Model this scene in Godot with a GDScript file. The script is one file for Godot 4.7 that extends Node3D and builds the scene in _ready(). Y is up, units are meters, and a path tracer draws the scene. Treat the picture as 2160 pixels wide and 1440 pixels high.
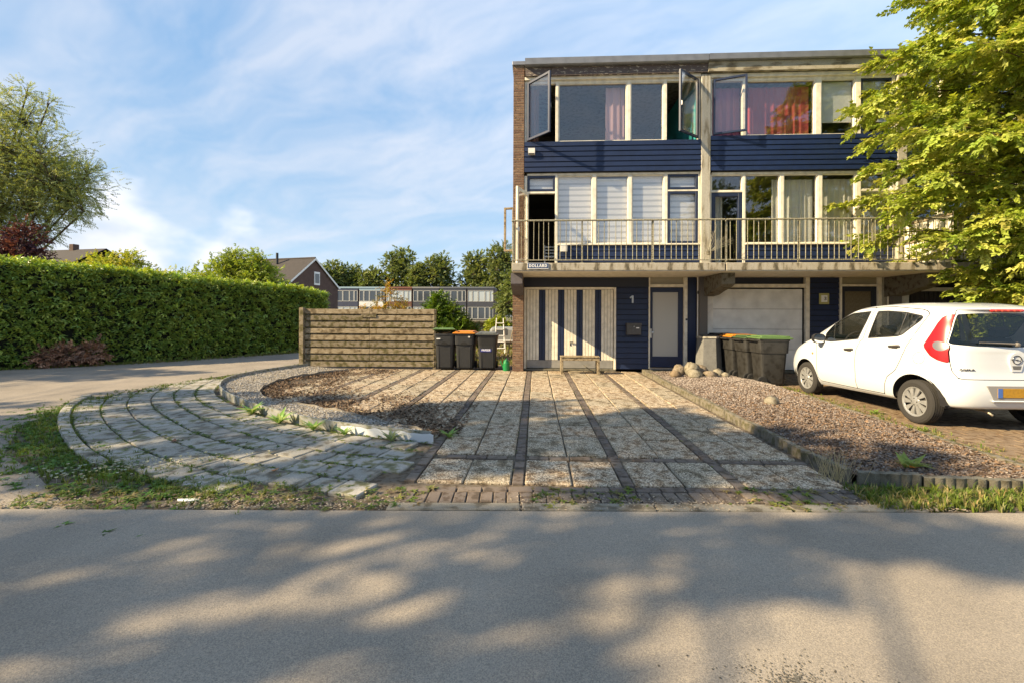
extends Node3D
# A corner terrace with a slab driveway, a clipped hedge across a lane, a parked hatchback and a shady street.
# World: the facade runs along x, the camera stands at the origin, y is up, metres.

const SUN_X := 2.6      # how the light travels for one metre towards the facade
const SUN_Y := 1.76
const EYE := 1.42
const SUN_ENERGY := 1.12
const CLOUD_TURN := 3.14
const BANK_TURN := 2.08
const EXPOSURE := 3.4

var rng := RandomNumberGenerator.new()
var used := {}
var M := {}
var T := {}

# ---------------------------------------------------------------- helpers
func lin(r: float, g: float, b: float) -> Color:
	return Color(r, g, b).linear_to_srgb()

func rnd(a: float, b: float) -> float:
	return rng.randf_range(a, b)

func numbered(n: String) -> String:
	if not used.has(n):
		used[n] = 0
		return n
	used[n] += 1
	return "%s_%03d" % [n, used[n]]

func thing(called: String, label: String, category: String, at := Vector3.ZERO, turn := 0.0, group := "") -> Node3D:
	var o := Node3D.new()
	o.name = numbered(called)
	add_child(o)
	o.position = at
	o.rotation.y = turn
	tag(o, label, category, group)
	return o

func tag(o: Node, label: String, category: String, group := "") -> void:
	o.set_meta("label", label)
	o.set_meta("category", category)
	if group:
		o.set_meta("group", group)

func obj(called: String, mesh: Mesh, m: Material, parent: Node = null, at := Vector3.ZERO) -> MeshInstance3D:
	var o := MeshInstance3D.new()
	o.mesh = mesh
	o.material_override = m
	if parent == null:
		o.name = numbered(called)
		add_child(o)
	else:
		o.name = called
		parent.add_child(o, true)
	o.position = at
	return o

func struct(called: String, mesh: Mesh, m: Material) -> MeshInstance3D:
	var o := obj(called, mesh, m)
	o.set_meta("kind", "structure")
	return o

func copy_thing(o: Node3D, label: String, at: Vector3, turn: float) -> Node3D:
	var c: Node3D = o.duplicate()
	var base := String(o.name)
	c.name = numbered(base)
	add_child(c)
	c.position = at
	c.rotation.y = turn
	c.set_meta("label", label)
	return c

class MB:
	var st := SurfaceTool.new()
	var count := 0
	func _init() -> void:
		st.begin(Mesh.PRIMITIVE_TRIANGLES)
	func tri(a: Vector3, b: Vector3, c: Vector3, n: Vector3) -> void:
		if (b - a).cross(c - a).dot(n) > 0.0:
			var t := b
			b = c
			c = t
		var f := -(b - a).cross(c - a)
		f = f.normalized() if f.length_squared() > 1e-16 else n
		for v in [a, b, c]:
			st.set_normal(f)
			st.add_vertex(v)
		count += 1
	func quad(a: Vector3, b: Vector3, c: Vector3, d: Vector3, n: Vector3) -> void:
		tri(a, b, c, n)
		tri(a, c, d, n)
	func stri(a: Vector3, b: Vector3, c: Vector3, na: Vector3, nb: Vector3, nc: Vector3) -> void:
		if (b - a).cross(c - a).dot(na + nb + nc) > 0.0:
			var t := b
			b = c
			c = t
			t = nb
			nb = nc
			nc = t
		st.set_normal(na)
		st.add_vertex(a)
		st.set_normal(nb)
		st.add_vertex(b)
		st.set_normal(nc)
		st.add_vertex(c)
		count += 1
	func box(c: Vector3, s: Vector3, basis := Basis()) -> MB:
		var h := s * 0.5
		for ax in 3:
			var u: int = (ax + 1) % 3
			var v: int = (ax + 2) % 3
			for sg in [-1.0, 1.0]:
				var n := Vector3.ZERO
				n[ax] = sg
				var p: Array[Vector3] = []
				for k in [[-1, -1], [1, -1], [1, 1], [-1, 1]]:
					var q := Vector3.ZERO
					q[ax] = sg * h[ax]
					q[u] = k[0] * h[u]
					q[v] = k[1] * h[v]
					p.append(c + basis * q)
				quad(p[0], p[1], p[2], p[3], basis * n)
		return self
	# box from corner to corner
	func span(a: Vector3, b: Vector3) -> MB:
		return box((a + b) * 0.5, (b - a).abs())
	# box with chamfered edges (44 triangles)
	func cbox(c: Vector3, s: Vector3, e: float, basis := Basis()) -> MB:
		var h := s * 0.5
		e = minf(e, minf(h.x, minf(h.y, h.z)) * 0.9)
		var P := func(sx: float, sy: float, sz: float, ax: int) -> Vector3:
			var q := Vector3(sx * h.x, sy * h.y, sz * h.z)
			for k in 3:
				if k != ax:
					q[k] -= signf(q[k]) * e
			return c + basis * q
		for ax in 3:
			var u: int = (ax + 1) % 3
			var v: int = (ax + 2) % 3
			for sg in [-1.0, 1.0]:
				var n := Vector3.ZERO
				n[ax] = sg
				var p: Array[Vector3] = []
				for k in [[-1.0, -1.0], [1.0, -1.0], [1.0, 1.0], [-1.0, 1.0]]:
					var sgn := Vector3.ZERO
					sgn[ax] = sg
					sgn[u] = k[0]
					sgn[v] = k[1]
					p.append(P.call(sgn.x, sgn.y, sgn.z, ax))
				quad(p[0], p[1], p[2], p[3], basis * n)
			# the four edges that run along this axis
			for k in [[-1.0, -1.0], [1.0, -1.0], [1.0, 1.0], [-1.0, 1.0]]:
				var a := Vector3.ZERO
				a[u] = k[0]
				a[v] = k[1]
				var b := a
				a[ax] = -1.0
				b[ax] = 1.0
				var n2 := Vector3.ZERO
				n2[u] = k[0]
				n2[v] = k[1]
				quad(P.call(a.x, a.y, a.z, u), P.call(a.x, a.y, a.z, v), P.call(b.x, b.y, b.z, v), P.call(b.x, b.y, b.z, u), basis * n2)
		for sx in [-1.0, 1.0]:
			for sy in [-1.0, 1.0]:
				for sz in [-1.0, 1.0]:
					tri(P.call(sx, sy, sz, 0), P.call(sx, sy, sz, 1), P.call(sx, sy, sz, 2), basis * Vector3(sx, sy, sz))
		return self
	# smooth tube along points
	func tube(pts: PackedVector3Array, radii: PackedFloat32Array, seg := 8, caps := true) -> MB:
		var rings: Array = []
		var up := Vector3.UP
		for i in pts.size():
			var d := (pts[mini(i + 1, pts.size() - 1)] - pts[maxi(i - 1, 0)]).normalized()
			var a := d.cross(up)
			if a.length() < 0.05:
				a = d.cross(Vector3.RIGHT)
			a = a.normalized()
			up = a.cross(d).normalized()
			var ring: Array = []
			for k in seg:
				var t := TAU * k / seg
				ring.append((a * cos(t) + up * sin(t)))
			rings.append(ring)
		for i in pts.size() - 1:
			for k in seg:
				var k2: int = (k + 1) % seg
				var n1: Vector3 = rings[i][k]
				var n2: Vector3 = rings[i][k2]
				var n3: Vector3 = rings[i + 1][k2]
				var n4: Vector3 = rings[i + 1][k]
				var p1 := pts[i] + n1 * radii[i]
				var p2 := pts[i] + n2 * radii[i]
				var p3 := pts[i + 1] + n3 * radii[i + 1]
				var p4 := pts[i + 1] + n4 * radii[i + 1]
				stri(p1, p2, p3, n1, n2, n3)
				stri(p1, p3, p4, n1, n3, n4)
		if caps:
			for e in [0, pts.size() - 1]:
				var d2: Vector3 = (pts[0] - pts[1]) if e == 0 else (pts[e] - pts[e - 1])
				for k in seg:
					tri(pts[e], pts[e] + rings[e][k] * radii[e], pts[e] + rings[e][(k + 1) % seg] * radii[e], d2)
		return self
	func rod(a: Vector3, b: Vector3, r: float, seg := 8) -> MB:
		return tube(PackedVector3Array([a, b]), PackedFloat32Array([r, r]), seg)
	# turn a profile (x = radius, y = along axis) round an axis
	func lathe(c: Vector3, axis: Basis, prof: PackedVector2Array, seg := 24) -> MB:
		for i in prof.size() - 1:
			var a := prof[i]
			var b := prof[i + 1]
			var nn := Vector2(b.y - a.y, -(b.x - a.x))
			if nn.length() < 1e-7:
				continue
			nn = nn.normalized()
			for k in seg:
				var t1 := TAU * k / seg
				var t2 := TAU * (k + 1) / seg
				var d1 := Vector3(cos(t1), 0, sin(t1))
				var d2 := Vector3(cos(t2), 0, sin(t2))
				var n1 := axis * Vector3(d1.x * nn.x, nn.y, d1.z * nn.x)
				var n2 := axis * Vector3(d2.x * nn.x, nn.y, d2.z * nn.x)
				var p1 := c + axis * Vector3(d1.x * a.x, a.y, d1.z * a.x)
				var p2 := c + axis * Vector3(d2.x * a.x, a.y, d2.z * a.x)
				var p3 := c + axis * Vector3(d2.x * b.x, b.y, d2.z * b.x)
				var p4 := c + axis * Vector3(d1.x * b.x, b.y, d1.z * b.x)
				if a.x > 1e-6:
					stri(p1, p2, p3, n1, n2, n2)
				if b.x > 1e-6:
					stri(p1, p3, p4, n1, n2, n1)
		return self
	# polygon in the basis' xy plane, pushed from z0 to z1
	func prism(poly: PackedVector2Array, z0: float, z1: float, at := Vector3.ZERO, basis := Basis()) -> MB:
		var idx := Geometry2D.triangulate_polygon(poly)
		var P := func(p: Vector2, z: float) -> Vector3:
			return at + basis * Vector3(p.x, p.y, z)
		for i in range(0, idx.size(), 3):
			tri(P.call(poly[idx[i]], z1), P.call(poly[idx[i + 1]], z1), P.call(poly[idx[i + 2]], z1), basis * Vector3(0, 0, signf(z1 - z0)))
			tri(P.call(poly[idx[i]], z0), P.call(poly[idx[i + 1]], z0), P.call(poly[idx[i + 2]], z0), basis * Vector3(0, 0, -signf(z1 - z0)))
		var ccw := not Geometry2D.is_polygon_clockwise(poly)
		for i in poly.size():
			var a := poly[i]
			var b := poly[(i + 1) % poly.size()]
			var n := Vector3(b.y - a.y, -(b.x - a.x), 0)
			if not ccw:
				n = -n
			quad(P.call(a, z0), P.call(b, z0), P.call(b, z1), P.call(a, z1), basis * n)
		return self
	# flat sheet from a ground polygon (x, z)
	func sheet(poly: PackedVector2Array, y: float) -> MB:
		var idx := Geometry2D.triangulate_polygon(poly)
		for i in range(0, idx.size(), 3):
			tri(Vector3(poly[idx[i]].x, y, poly[idx[i]].y), Vector3(poly[idx[i + 1]].x, y, poly[idx[i + 1]].y), Vector3(poly[idx[i + 2]].x, y, poly[idx[i + 2]].y), Vector3.UP)
		return self
	func done() -> ArrayMesh:
		return st.commit()

func mb() -> MB:
	return MB.new()

func boxmesh(s: Vector3, e := 0.0) -> ArrayMesh:
	return mb().cbox(Vector3.ZERO, s, e).done() if e > 0.0 else mb().box(Vector3.ZERO, s).done()

# box part given by its corners
func part(called: String, a: Vector3, b: Vector3, m: Material, parent: Node, e := 0.0) -> MeshInstance3D:
	return obj(called, boxmesh((b - a).abs(), e), m, parent, (a + b) * 0.5 - Vector3.ZERO)

func pv2(a: Array) -> PackedVector2Array:
	var o := PackedVector2Array()
	for p in a:
		o.append(Vector2(p[0], p[1]))
	return o

func curve_pts(a: Array, step: float) -> PackedVector2Array:
	# smooth open curve through points, resampled
	var c := Curve2D.new()
	c.bake_interval = 0.02
	for i in a.size():
		var p := Vector2(a[i][0], a[i][1])
		var q0 := Vector2(a[maxi(i - 1, 0)][0], a[maxi(i - 1, 0)][1])
		var q1 := Vector2(a[mini(i + 1, a.size() - 1)][0], a[mini(i + 1, a.size() - 1)][1])
		var t := (q1 - q0) / 6.0
		c.add_point(p, -t, t)
	var o := PackedVector2Array()
	var n := maxi(2, int(round(c.get_baked_length() / step)))
	for i in n + 1:
		o.append(c.sample_baked(c.get_baked_length() * i / n))
	return o

func offset_line(l: PackedVector2Array, d: float) -> PackedVector2Array:
	var o := PackedVector2Array()
	for i in l.size():
		var t := (l[mini(i + 1, l.size() - 1)] - l[maxi(i - 1, 0)]).normalized()
		o.append(l[i] + Vector2(t.y, -t.x) * d)
	return o

# many copies of a mesh as one uncountable mass
func mass(called: String, mesh: Mesh, m: Material, xf: Array, colors: Array, parent: Node = null) -> MultiMeshInstance3D:
	var mm := MultiMesh.new()
	mm.transform_format = MultiMesh.TRANSFORM_3D
	mm.use_colors = colors.size() > 0
	mm.mesh = mesh
	mm.instance_count = xf.size()
	var w := 16 if mm.use_colors else 12
	var buf := PackedFloat32Array()
	buf.resize(xf.size() * w)
	var k := 0
	for i in xf.size():
		var t: Transform3D = xf[i]
		var b := t.basis
		buf[k] = b.x.x
		buf[k + 1] = b.y.x
		buf[k + 2] = b.z.x
		buf[k + 3] = t.origin.x
		buf[k + 4] = b.x.y
		buf[k + 5] = b.y.y
		buf[k + 6] = b.z.y
		buf[k + 7] = t.origin.y
		buf[k + 8] = b.x.z
		buf[k + 9] = b.y.z
		buf[k + 10] = b.z.z
		buf[k + 11] = t.origin.z
		if w == 16:
			var c: Color = colors[i]
			buf[k + 12] = c.r
			buf[k + 13] = c.g
			buf[k + 14] = c.b
			buf[k + 15] = 1.0
		k += w
	mm.buffer = buf
	var o := MultiMeshInstance3D.new()
	o.multimesh = mm
	o.material_override = m
	if parent == null:
		o.name = numbered(called)
		add_child(o)
	else:
		o.name = called
		parent.add_child(o, true)
	o.set_meta("kind", "stuff")
	return o

func rot(yaw: float, pitch: float, roll: float) -> Basis:
	return Basis.from_euler(Vector3(pitch, yaw, roll))

func text_mesh(s: String, size: float, depth: float, bold := true) -> TextMesh:
	var t := TextMesh.new()
	var f := SystemFont.new()
	f.font_names = PackedStringArray(["Droid Sans"])
	if bold:
		f.font_weight = 700
	t.font = f
	t.text = s
	t.font_size = 64
	t.pixel_size = size / 46.0
	t.depth = depth
	return t

# ---------------------------------------------------------------- materials
func noise_tex(size: int, freq: float, type: int, ramp: Array, oct := 4, sd := 1, as_normal := 0.0, cell_ret := -1) -> NoiseTexture2D:
	var n := FastNoiseLite.new()
	n.seed = sd
	n.noise_type = type
	n.frequency = freq
	n.fractal_octaves = oct
	if oct <= 1:
		n.fractal_type = FastNoiseLite.FRACTAL_NONE
	if cell_ret >= 0:
		n.cellular_return_type = cell_ret
	var t := NoiseTexture2D.new()
	t.width = size
	t.height = size
	t.seamless = true
	t.seamless_blend_skirt = 0.12
	t.noise = n
	t.generate_mipmaps = false
	if as_normal > 0.0:
		t.as_normal_map = true
		t.bump_strength = as_normal
	elif ramp.size():
		var g := Gradient.new()
		var off := PackedFloat32Array()
		var col := PackedColorArray()
		for r in ramp:
			off.append(r[0])
			col.append(r[1])
		g.offsets = off
		g.colors = col
		t.color_ramp = g
	return t

func gray(v: float) -> Color:
	return Color(v, v, v)

func mt(c: Color, rough := 0.85, o := {}) -> StandardMaterial3D:
	var m := StandardMaterial3D.new()
	m.albedo_color = c
	m.roughness = rough
	m.metallic = o.get("metal", 0.0)
	m.metallic_specular = o.get("spec", 0.5)
	m.cull_mode = BaseMaterial3D.CULL_DISABLED
	if o.has("tex"):
		m.albedo_texture = o.tex
	if o.has("nrm"):
		m.normal_enabled = true
		m.normal_texture = o.nrm
		m.normal_scale = o.get("ns", 1.0)
	if o.has("hgt"):
		m.heightmap_enabled = true
		m.heightmap_texture = o.hgt
		m.heightmap_scale = o.get("hs", 0.5)
	if o.has("rtex"):
		m.roughness_texture = o.rtex
	if o.has("sc"):
		m.uv1_triplanar = true
		m.uv1_world_triplanar = not o.get("own", false)
		var s = o.sc
		m.uv1_scale = s if s is Vector3 else Vector3(s, s, s)
	if o.has("det"):
		m.detail_enabled = true
		m.detail_albedo = o.det
		m.detail_blend_mode = o.get("dmode", BaseMaterial3D.BLEND_MODE_MUL)
		if o.has("dmask"):
			m.detail_mask = o.dmask
		m.detail_uv_layer = BaseMaterial3D.DETAIL_UV_2
		m.uv2_triplanar = true
		m.uv2_world_triplanar = not o.get("own", false)
		var s2 = o.get("dsc", 0.3)
		m.uv2_scale = s2 if s2 is Vector3 else Vector3(s2, s2, s2)
	if o.has("back"):
		m.backlight_enabled = true
		m.backlight = o.back
	if o.get("vc", false):
		m.vertex_color_use_as_albedo = true
	if o.has("coat"):
		m.clearcoat_enabled = true
		m.clearcoat = o.coat
		m.clearcoat_roughness = o.get("crough", 0.05)
	if o.has("rim"):
		m.rim_enabled = true
		m.rim = o.rim
	return m

# ---------------------------------------------------------------- air and light
func sky_image() -> ImageTexture:
	var W := 2048
	var H := 1024
	var im := Image.create(W, H, false, Image.FORMAT_RGBF)
	var warp := FastNoiseLite.new()
	warp.seed = 5
	warp.frequency = 0.9
	warp.fractal_octaves = 3
	var wisp := FastNoiseLite.new()
	wisp.seed = 41
	wisp.noise_type = FastNoiseLite.TYPE_SIMPLEX_SMOOTH
	wisp.frequency = 0.75
	wisp.fractal_octaves = 7
	wisp.fractal_gain = 0.64
	var broad := FastNoiseLite.new()
	broad.seed = 12
	broad.frequency = 0.34
	broad.fractal_octaves = 3
	var heap := FastNoiseLite.new()
	heap.seed = 77
	heap.frequency = 3.2
	heap.fractal_octaves = 6
	heap.fractal_gain = 0.5
	var bank := FastNoiseLite.new()
	bank.seed = 23
	bank.frequency = 1.7
	bank.fractal_octaves = 2
	var sun := Vector3(-SUN_X, SUN_Y, 1.0).normalized()
	var e := EXPOSURE / 1.66
	var ground := Color(0.16, 0.15, 0.13)
	im.fill_rect(Rect2i(0, H / 2, W, H / 2), Color(ground.r / e, ground.g / e, ground.b / e))
	var y := 0
	while y < H / 2:
		var el := PI * (0.5 - (y + 0.5) / H)
		var step := 1 if el < 0.72 else 4
		var x := 0
		while x < W:
			var az := ((x + 0.5) / W - 0.5) * TAU
			var d := Vector3(sin(az) * cos(el), sin(el), -cos(az) * cos(el))
			var h := d.y
			# clear air: pale low down, deep blue above
			var t := pow(clampf(1.0 - h, 0.0, 1.0), 3.2)
			var r := lerpf(0.078, 0.42, t)
			var g := lerpf(0.235, 0.56, t)
			var b := lerpf(0.47, 0.655, t)
			var near_sun := maxf(0.0, d.dot(sun))
			var glow := 0.20 * pow(near_sun, 2.0) + 0.9 * pow(near_sun, 24.0)
			r += glow * 0.9
			g += glow * 0.84
			b += glow * 0.72
			# high thin cloud on a flat layer
			var k := 1.0 / (h + 0.16)
			var p := Vector2(d.x, d.z).rotated(CLOUD_TURN) * k
			var wx := warp.get_noise_2d(p.x, p.y)
			var wy := warp.get_noise_2d(p.x + 31.0, p.y - 17.0)
			var q := Vector2(p.x * 0.9 + p.y * 0.42 + wx * 0.28, (p.y * 0.9 - p.x * 0.42) * 2.6 + wy * 0.4)
			var c := wisp.get_noise_2d(q.x, q.y) * 0.5 + 0.5
			var cover := broad.get_noise_2d(p.x + 4.0, p.y) * 0.5 + 0.5
			var a := smoothstep(0.32, 0.98, c * 0.62 + cover * 0.50)
			a = clampf(0.08 + a * 1.1, 0.0, 0.9)
			var lit := 0.57 + 0.20 * pow(near_sun, 2.0)
			r = lerpf(r, lit * 0.98, a * 0.70)
			g = lerpf(g, lit * 1.0, a * 0.70)
			b = lerpf(b, lit * 1.08, a * 0.70)
			# heaped cloud low in the distance
			if el < 0.72:
				var base := bank.get_noise_2d(sin(az + BANK_TURN) * 1.25 + 3.0, cos(az + BANK_TURN) * 1.25) * 0.5 + 0.5
				var top := 0.02 + 0.50 * maxf(0.0, base - 0.36)
				var n := heap.get_noise_3d(d.x * 1.3, d.y * 2.2, d.z * 1.3)
				var f := smoothstep(-0.02, 0.07, top - h + n * 0.16) * smoothstep(0.0, 0.05, base - 0.34)
				if f > 0.0:
					var s := 0.54 + 0.16 * clampf(n * 1.6 + 0.4, 0.0, 1.0)
					r = lerpf(r, s * 0.97, f * 0.85)
					g = lerpf(g, s * 0.98, f * 0.85)
					b = lerpf(b, s * 1.04, f * 0.85)
			var col := Color(r / e, g / e, b / e)
			if step == 1:
				im.set_pixel(x, y, col)
			else:
				im.fill_rect(Rect2i(x, y, step, step), col)
			x += step
		y += step
	return ImageTexture.create_from_image(im)

func make_air() -> void:
	var cam := Camera3D.new()
	cam.name = "camera"
	add_child(cam)
	cam.projection = Camera3D.PROJECTION_FRUSTUM
	cam.near = 0.05
	cam.far = 900.0
	cam.size = 2.0 * cam.near * 720.0 / 960.0
	cam.frustum_offset = Vector2(0, -cam.near * 54.0 / 960.0)
	cam.position = Vector3(0, EYE, 0)
	cam.basis = Basis(Vector3.UP, 0.051) * Basis(Vector3.BACK, 0.004)
	cam.current = true

	var pan := PanoramaSkyMaterial.new()
	pan.panorama = sky_image()
	var sky := Sky.new()
	sky.sky_material = pan
	var env := Environment.new()
	env.background_mode = Environment.BG_SKY
	env.sky = sky
	env.tonemap_mode = Environment.TONE_MAPPER_LINEAR
	env.tonemap_exposure = EXPOSURE
	env.sdfgi_enabled = true
	env.ssao_enabled = true
	env.ssil_enabled = true
	var we := WorldEnvironment.new()
	we.name = "air"
	we.environment = env
	add_child(we)

	var sun := DirectionalLight3D.new()
	sun.name = "sun"
	add_child(sun)
	sun.look_at_from_position(Vector3.ZERO, Vector3(SUN_X, -SUN_Y, -1.0))
	sun.light_energy = SUN_ENERGY
	sun.light_angular_distance = 0.55
	sun.light_color = lin(1.0, 0.80, 0.50)
	sun.shadow_enabled = true

func make_materials() -> void:
	var SX := FastNoiseLite.TYPE_SIMPLEX_SMOOTH
	var CE := FastNoiseLite.TYPE_CELLULAR
	var VA := FastNoiseLite.TYPE_VALUE
	T.grain = noise_tex(1024, 0.32, VA, [[0.0, gray(0.55)], [0.5, gray(0.86)], [1.0, gray(1.0)]], 3, 3)
	T.speck = noise_tex(1024, 0.13, CE, [[0.0, gray(0.76)], [0.45, gray(0.87)], [0.75, gray(0.92)], [1.0, Color(1.0, 0.99, 0.96)]], 1, 7, 0.0, 0)
	T.blotch = noise_tex(1024, 0.006, SX, [[0.0, gray(0.84)], [0.45, gray(0.93)], [1.0, gray(1.0)]], 6, 11)
	T.stain = noise_tex(1024, 0.008, SX, [[0.0, Color(0.50, 0.47, 0.41)], [0.30, Color(0.74, 0.71, 0.65)], [0.46, Color(0.95, 0.94, 0.91)], [1.0, gray(1.0)]], 7, 21)
	T.lichen = noise_tex(1024, 0.011, SX, [[0.0, Color(0.50, 0.52, 0.34)], [0.36, Color(0.74, 0.74, 0.60)], [0.55, gray(0.97)], [1.0, gray(1.0)]], 7, 35)
	T.litter = noise_tex(1024, 0.020, SX, [[0.0, Color(0.55, 0.48, 0.40)], [0.32, Color(0.78, 0.72, 0.65)], [0.48, Color(0.95, 0.93, 0.90)], [1.0, gray(1.0)]], 8, 53)
	T.fine_n = noise_tex(1024, 0.20, VA, [], 3, 9, 5.0)
	T.rough_n = noise_tex(1024, 0.05, SX, [], 5, 19, 8.0)
	T.wave_n = noise_tex(512, 0.004, SX, [], 2, 29, 3.0)
	T.pebble = noise_tex(1024, 0.075, CE, [[0.0, Color(0.38, 0.35, 0.31)], [0.25, Color(0.60, 0.56, 0.51)], [0.5, Color(0.76, 0.72, 0.67)], [0.8, Color(0.90, 0.87, 0.83)], [1.0, Color(1.0, 0.98, 0.95)]], 1, 61, 0.0, 0)
	T.pebble_h = noise_tex(1024, 0.075, CE, [[0.0, gray(1.0)], [0.6, gray(0.5)], [1.0, gray(0.0)]], 1, 61, 0.0, 1)
	T.wood = noise_tex(1024, 0.02, SX, [[0.0, Color(0.52, 0.47, 0.40)], [0.4, Color(0.80, 0.76, 0.68)], [0.7, Color(0.93, 0.90, 0.85)], [1.0, gray(1.0)]], 6, 71)
	T.wood_n = noise_tex(1024, 0.02, SX, [], 6, 71, 6.0)
	T.chips = noise_tex(512, 0.03, CE, [[0.0, gray(0.0)], [0.4, gray(0.0)], [0.46, gray(1.0)], [1.0, gray(1.0)]], 4, 81, 0.0, 1)
	T.peel = noise_tex(1024, 0.012, SX, [[0.0, gray(0.0)], [0.70, gray(0.0)], [0.73, gray(1.0)], [1.0, gray(1.0)]], 7, 91)
	T.drip = noise_tex(1024, 0.010, SX, [[0.0, Color(0.36, 0.35, 0.30)], [0.32, Color(0.70, 0.67, 0.61)], [0.46, Color(0.92, 0.90, 0.86)], [1.0, gray(1.0)]], 6, 101)

	M.asphalt = mt(lin(0.413, 0.354, 0.284), 0.92, {"tex": T.speck, "sc": 1.7, "det": T.blotch, "dsc": 0.11, "nrm": T.fine_n, "ns": 0.5})
	M.lane = mt(lin(0.363, 0.308, 0.248), 0.94, {"tex": T.speck, "sc": 1.0, "det": T.blotch, "dsc": 0.15, "nrm": T.fine_n, "ns": 0.5})
	M.soil = mt(lin(0.220, 0.182, 0.138), 0.97, {"tex": T.grain, "sc": 1.7, "det": T.litter, "dsc": 0.55, "nrm": T.rough_n, "ns": 1.0})
	M.ground = mt(lin(0.20, 0.18, 0.085), 0.97, {"tex": T.grain, "sc": 1.2, "det": T.blotch, "dsc": 0.07, "nrm": T.rough_n, "ns": 0.8})
	M.sand = mt(lin(0.34, 0.27, 0.19), 0.97, {"tex": T.grain, "sc": 1.4, "det": T.litter, "dsc": 0.35, "nrm": T.fine_n, "ns": 0.6})
	M.slab = [
		mt(lin(0.76, 0.70, 0.60), 0.9, {"tex": T.pebble, "sc": 1.25, "det": T.litter, "dsc": 0.33, "hgt": T.pebble_h, "hs": 0.6}),
		mt(lin(0.68, 0.64, 0.555), 0.9, {"tex": T.pebble, "sc": 1.35, "det": T.stain, "dsc": 0.41, "hgt": T.pebble_h, "hs": 0.6}),
		mt(lin(0.81, 0.745, 0.63), 0.9, {"tex": T.pebble, "sc": 1.15, "det": T.litter, "dsc": 0.27, "hgt": T.pebble_h, "hs": 0.6})]
	M.paver = [
		mt(lin(0.442, 0.419, 0.375), 0.92, {"tex": T.speck, "sc": 1.4, "det": T.stain, "dsc": 0.45, "nrm": T.fine_n, "ns": 0.5}),
		mt(lin(0.512, 0.481, 0.428), 0.92, {"tex": T.grain, "sc": 1.1, "det": T.lichen, "dsc": 0.52, "nrm": T.fine_n, "ns": 0.5}),
		mt(lin(0.384, 0.369, 0.339), 0.92, {"tex": T.speck, "sc": 1.7, "det": T.stain, "dsc": 0.61, "nrm": T.fine_n, "ns": 0.5})]
	M.klinker = [
		mt(lin(0.235, 0.185, 0.155), 0.9, {"tex": T.grain, "sc": 1.3, "det": T.stain, "dsc": 0.5, "nrm": T.fine_n, "ns": 0.5}),
		mt(lin(0.20, 0.165, 0.145), 0.9, {"tex": T.grain, "sc": 1.6, "det": T.litter, "dsc": 0.6, "nrm": T.fine_n, "ns": 0.5}),
		mt(lin(0.27, 0.215, 0.175), 0.9, {"tex": T.grain, "sc": 1.1, "det": T.stain, "dsc": 0.7, "nrm": T.fine_n, "ns": 0.5})]
	M.yard = [
		mt(lin(0.36, 0.265, 0.17), 0.95, {"tex": T.grain, "sc": 1.3, "det": T.litter, "dsc": 0.4, "nrm": T.fine_n, "ns": 0.6}),
		mt(lin(0.31, 0.225, 0.145), 0.95, {"tex": T.grain, "sc": 1.7, "det": T.litter, "dsc": 0.3, "nrm": T.fine_n, "ns": 0.6})]
	M.edging = mt(lin(0.27, 0.235, 0.18), 0.95, {"tex": T.grain, "sc": 1.3, "det": T.lichen, "dsc": 0.8, "nrm": T.rough_n, "ns": 0.5})
	M.concrete = mt(lin(0.36, 0.325, 0.265), 0.92, {"tex": T.grain, "sc": 1.0, "det": T.stain, "dsc": Vector3(0.5, 0.22, 0.5), "nrm": T.fine_n, "ns": 0.5})
	M.slab_face = mt(lin(0.62, 0.58, 0.50), 0.92, {"tex": T.grain, "sc": 1.0, "det": T.drip, "dsc": Vector3(0.62, 0.20, 0.62), "nrm": T.rough_n, "ns": 0.35})
	M.mossy = mt(lin(0.24, 0.225, 0.18), 0.95, {"tex": T.grain, "sc": 1.2, "det": T.stain, "dsc": 0.7, "nrm": T.rough_n, "ns": 0.6})
	M.column = mt(lin(0.66, 0.63, 0.56), 0.85, {"tex": T.grain, "sc": 0.7, "det": T.stain, "dsc": Vector3(0.6, 0.12, 0.6), "nrm": T.fine_n, "ns": 0.3})
	M.cream = mt(lin(0.86, 0.80, 0.66), 0.6, {"tex": T.blotch, "sc": 0.7})
	M.white = mt(lin(0.86, 0.83, 0.76), 0.5, {"tex": T.blotch, "sc": 0.5})
	M.navy = mt(lin(0.0075, 0.019, 0.066), 0.5, {"tex": T.blotch, "sc": 0.5, "nrm": T.wave_n, "ns": 0.25})
	M.navy_worn = mt(lin(0.007, 0.020, 0.075), 0.5, {"tex": T.blotch, "sc": 0.5, "nrm": T.wave_n, "ns": 0.25})
	M.navy_frame = mt(lin(0.017, 0.027, 0.065), 0.4, {"tex": T.blotch, "sc": 0.9})
	M.navy_dark = mt(lin(0.012, 0.016, 0.032), 0.6)
	M.gap = mt(lin(0.012, 0.012, 0.012), 0.95)
	M.zinc = mt(lin(0.27, 0.28, 0.31), 0.5, {"metal": 0.35, "tex": T.blotch, "sc": 0.5})
	T.cream_flake = noise_tex(256, 0.2, VA, [[0.0, lin(0.34, 0.29, 0.23)], [1.0, lin(0.52, 0.46, 0.38)]], 2, 44)
	M.fascia = mt(lin(0.165, 0.13, 0.12), 0.9, {"tex": T.grain, "sc": Vector3(0.55, 1.5, 0.55), "det": T.cream_flake, "dmask": T.peel, "dmode": BaseMaterial3D.BLEND_MODE_MIX, "dsc": 0.9, "nrm": T.fine_n, "ns": 0.4})
	M.fascia_flake = mt(lin(0.70, 0.62, 0.50), 0.85, {"tex": T.grain, "sc": 1.0})
	M.fascia_cream = mt(lin(0.60, 0.55, 0.44), 0.8, {"tex": T.grain, "sc": 0.9, "det": T.stain, "dsc": Vector3(0.18, 0.5, 0.18)})
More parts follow.
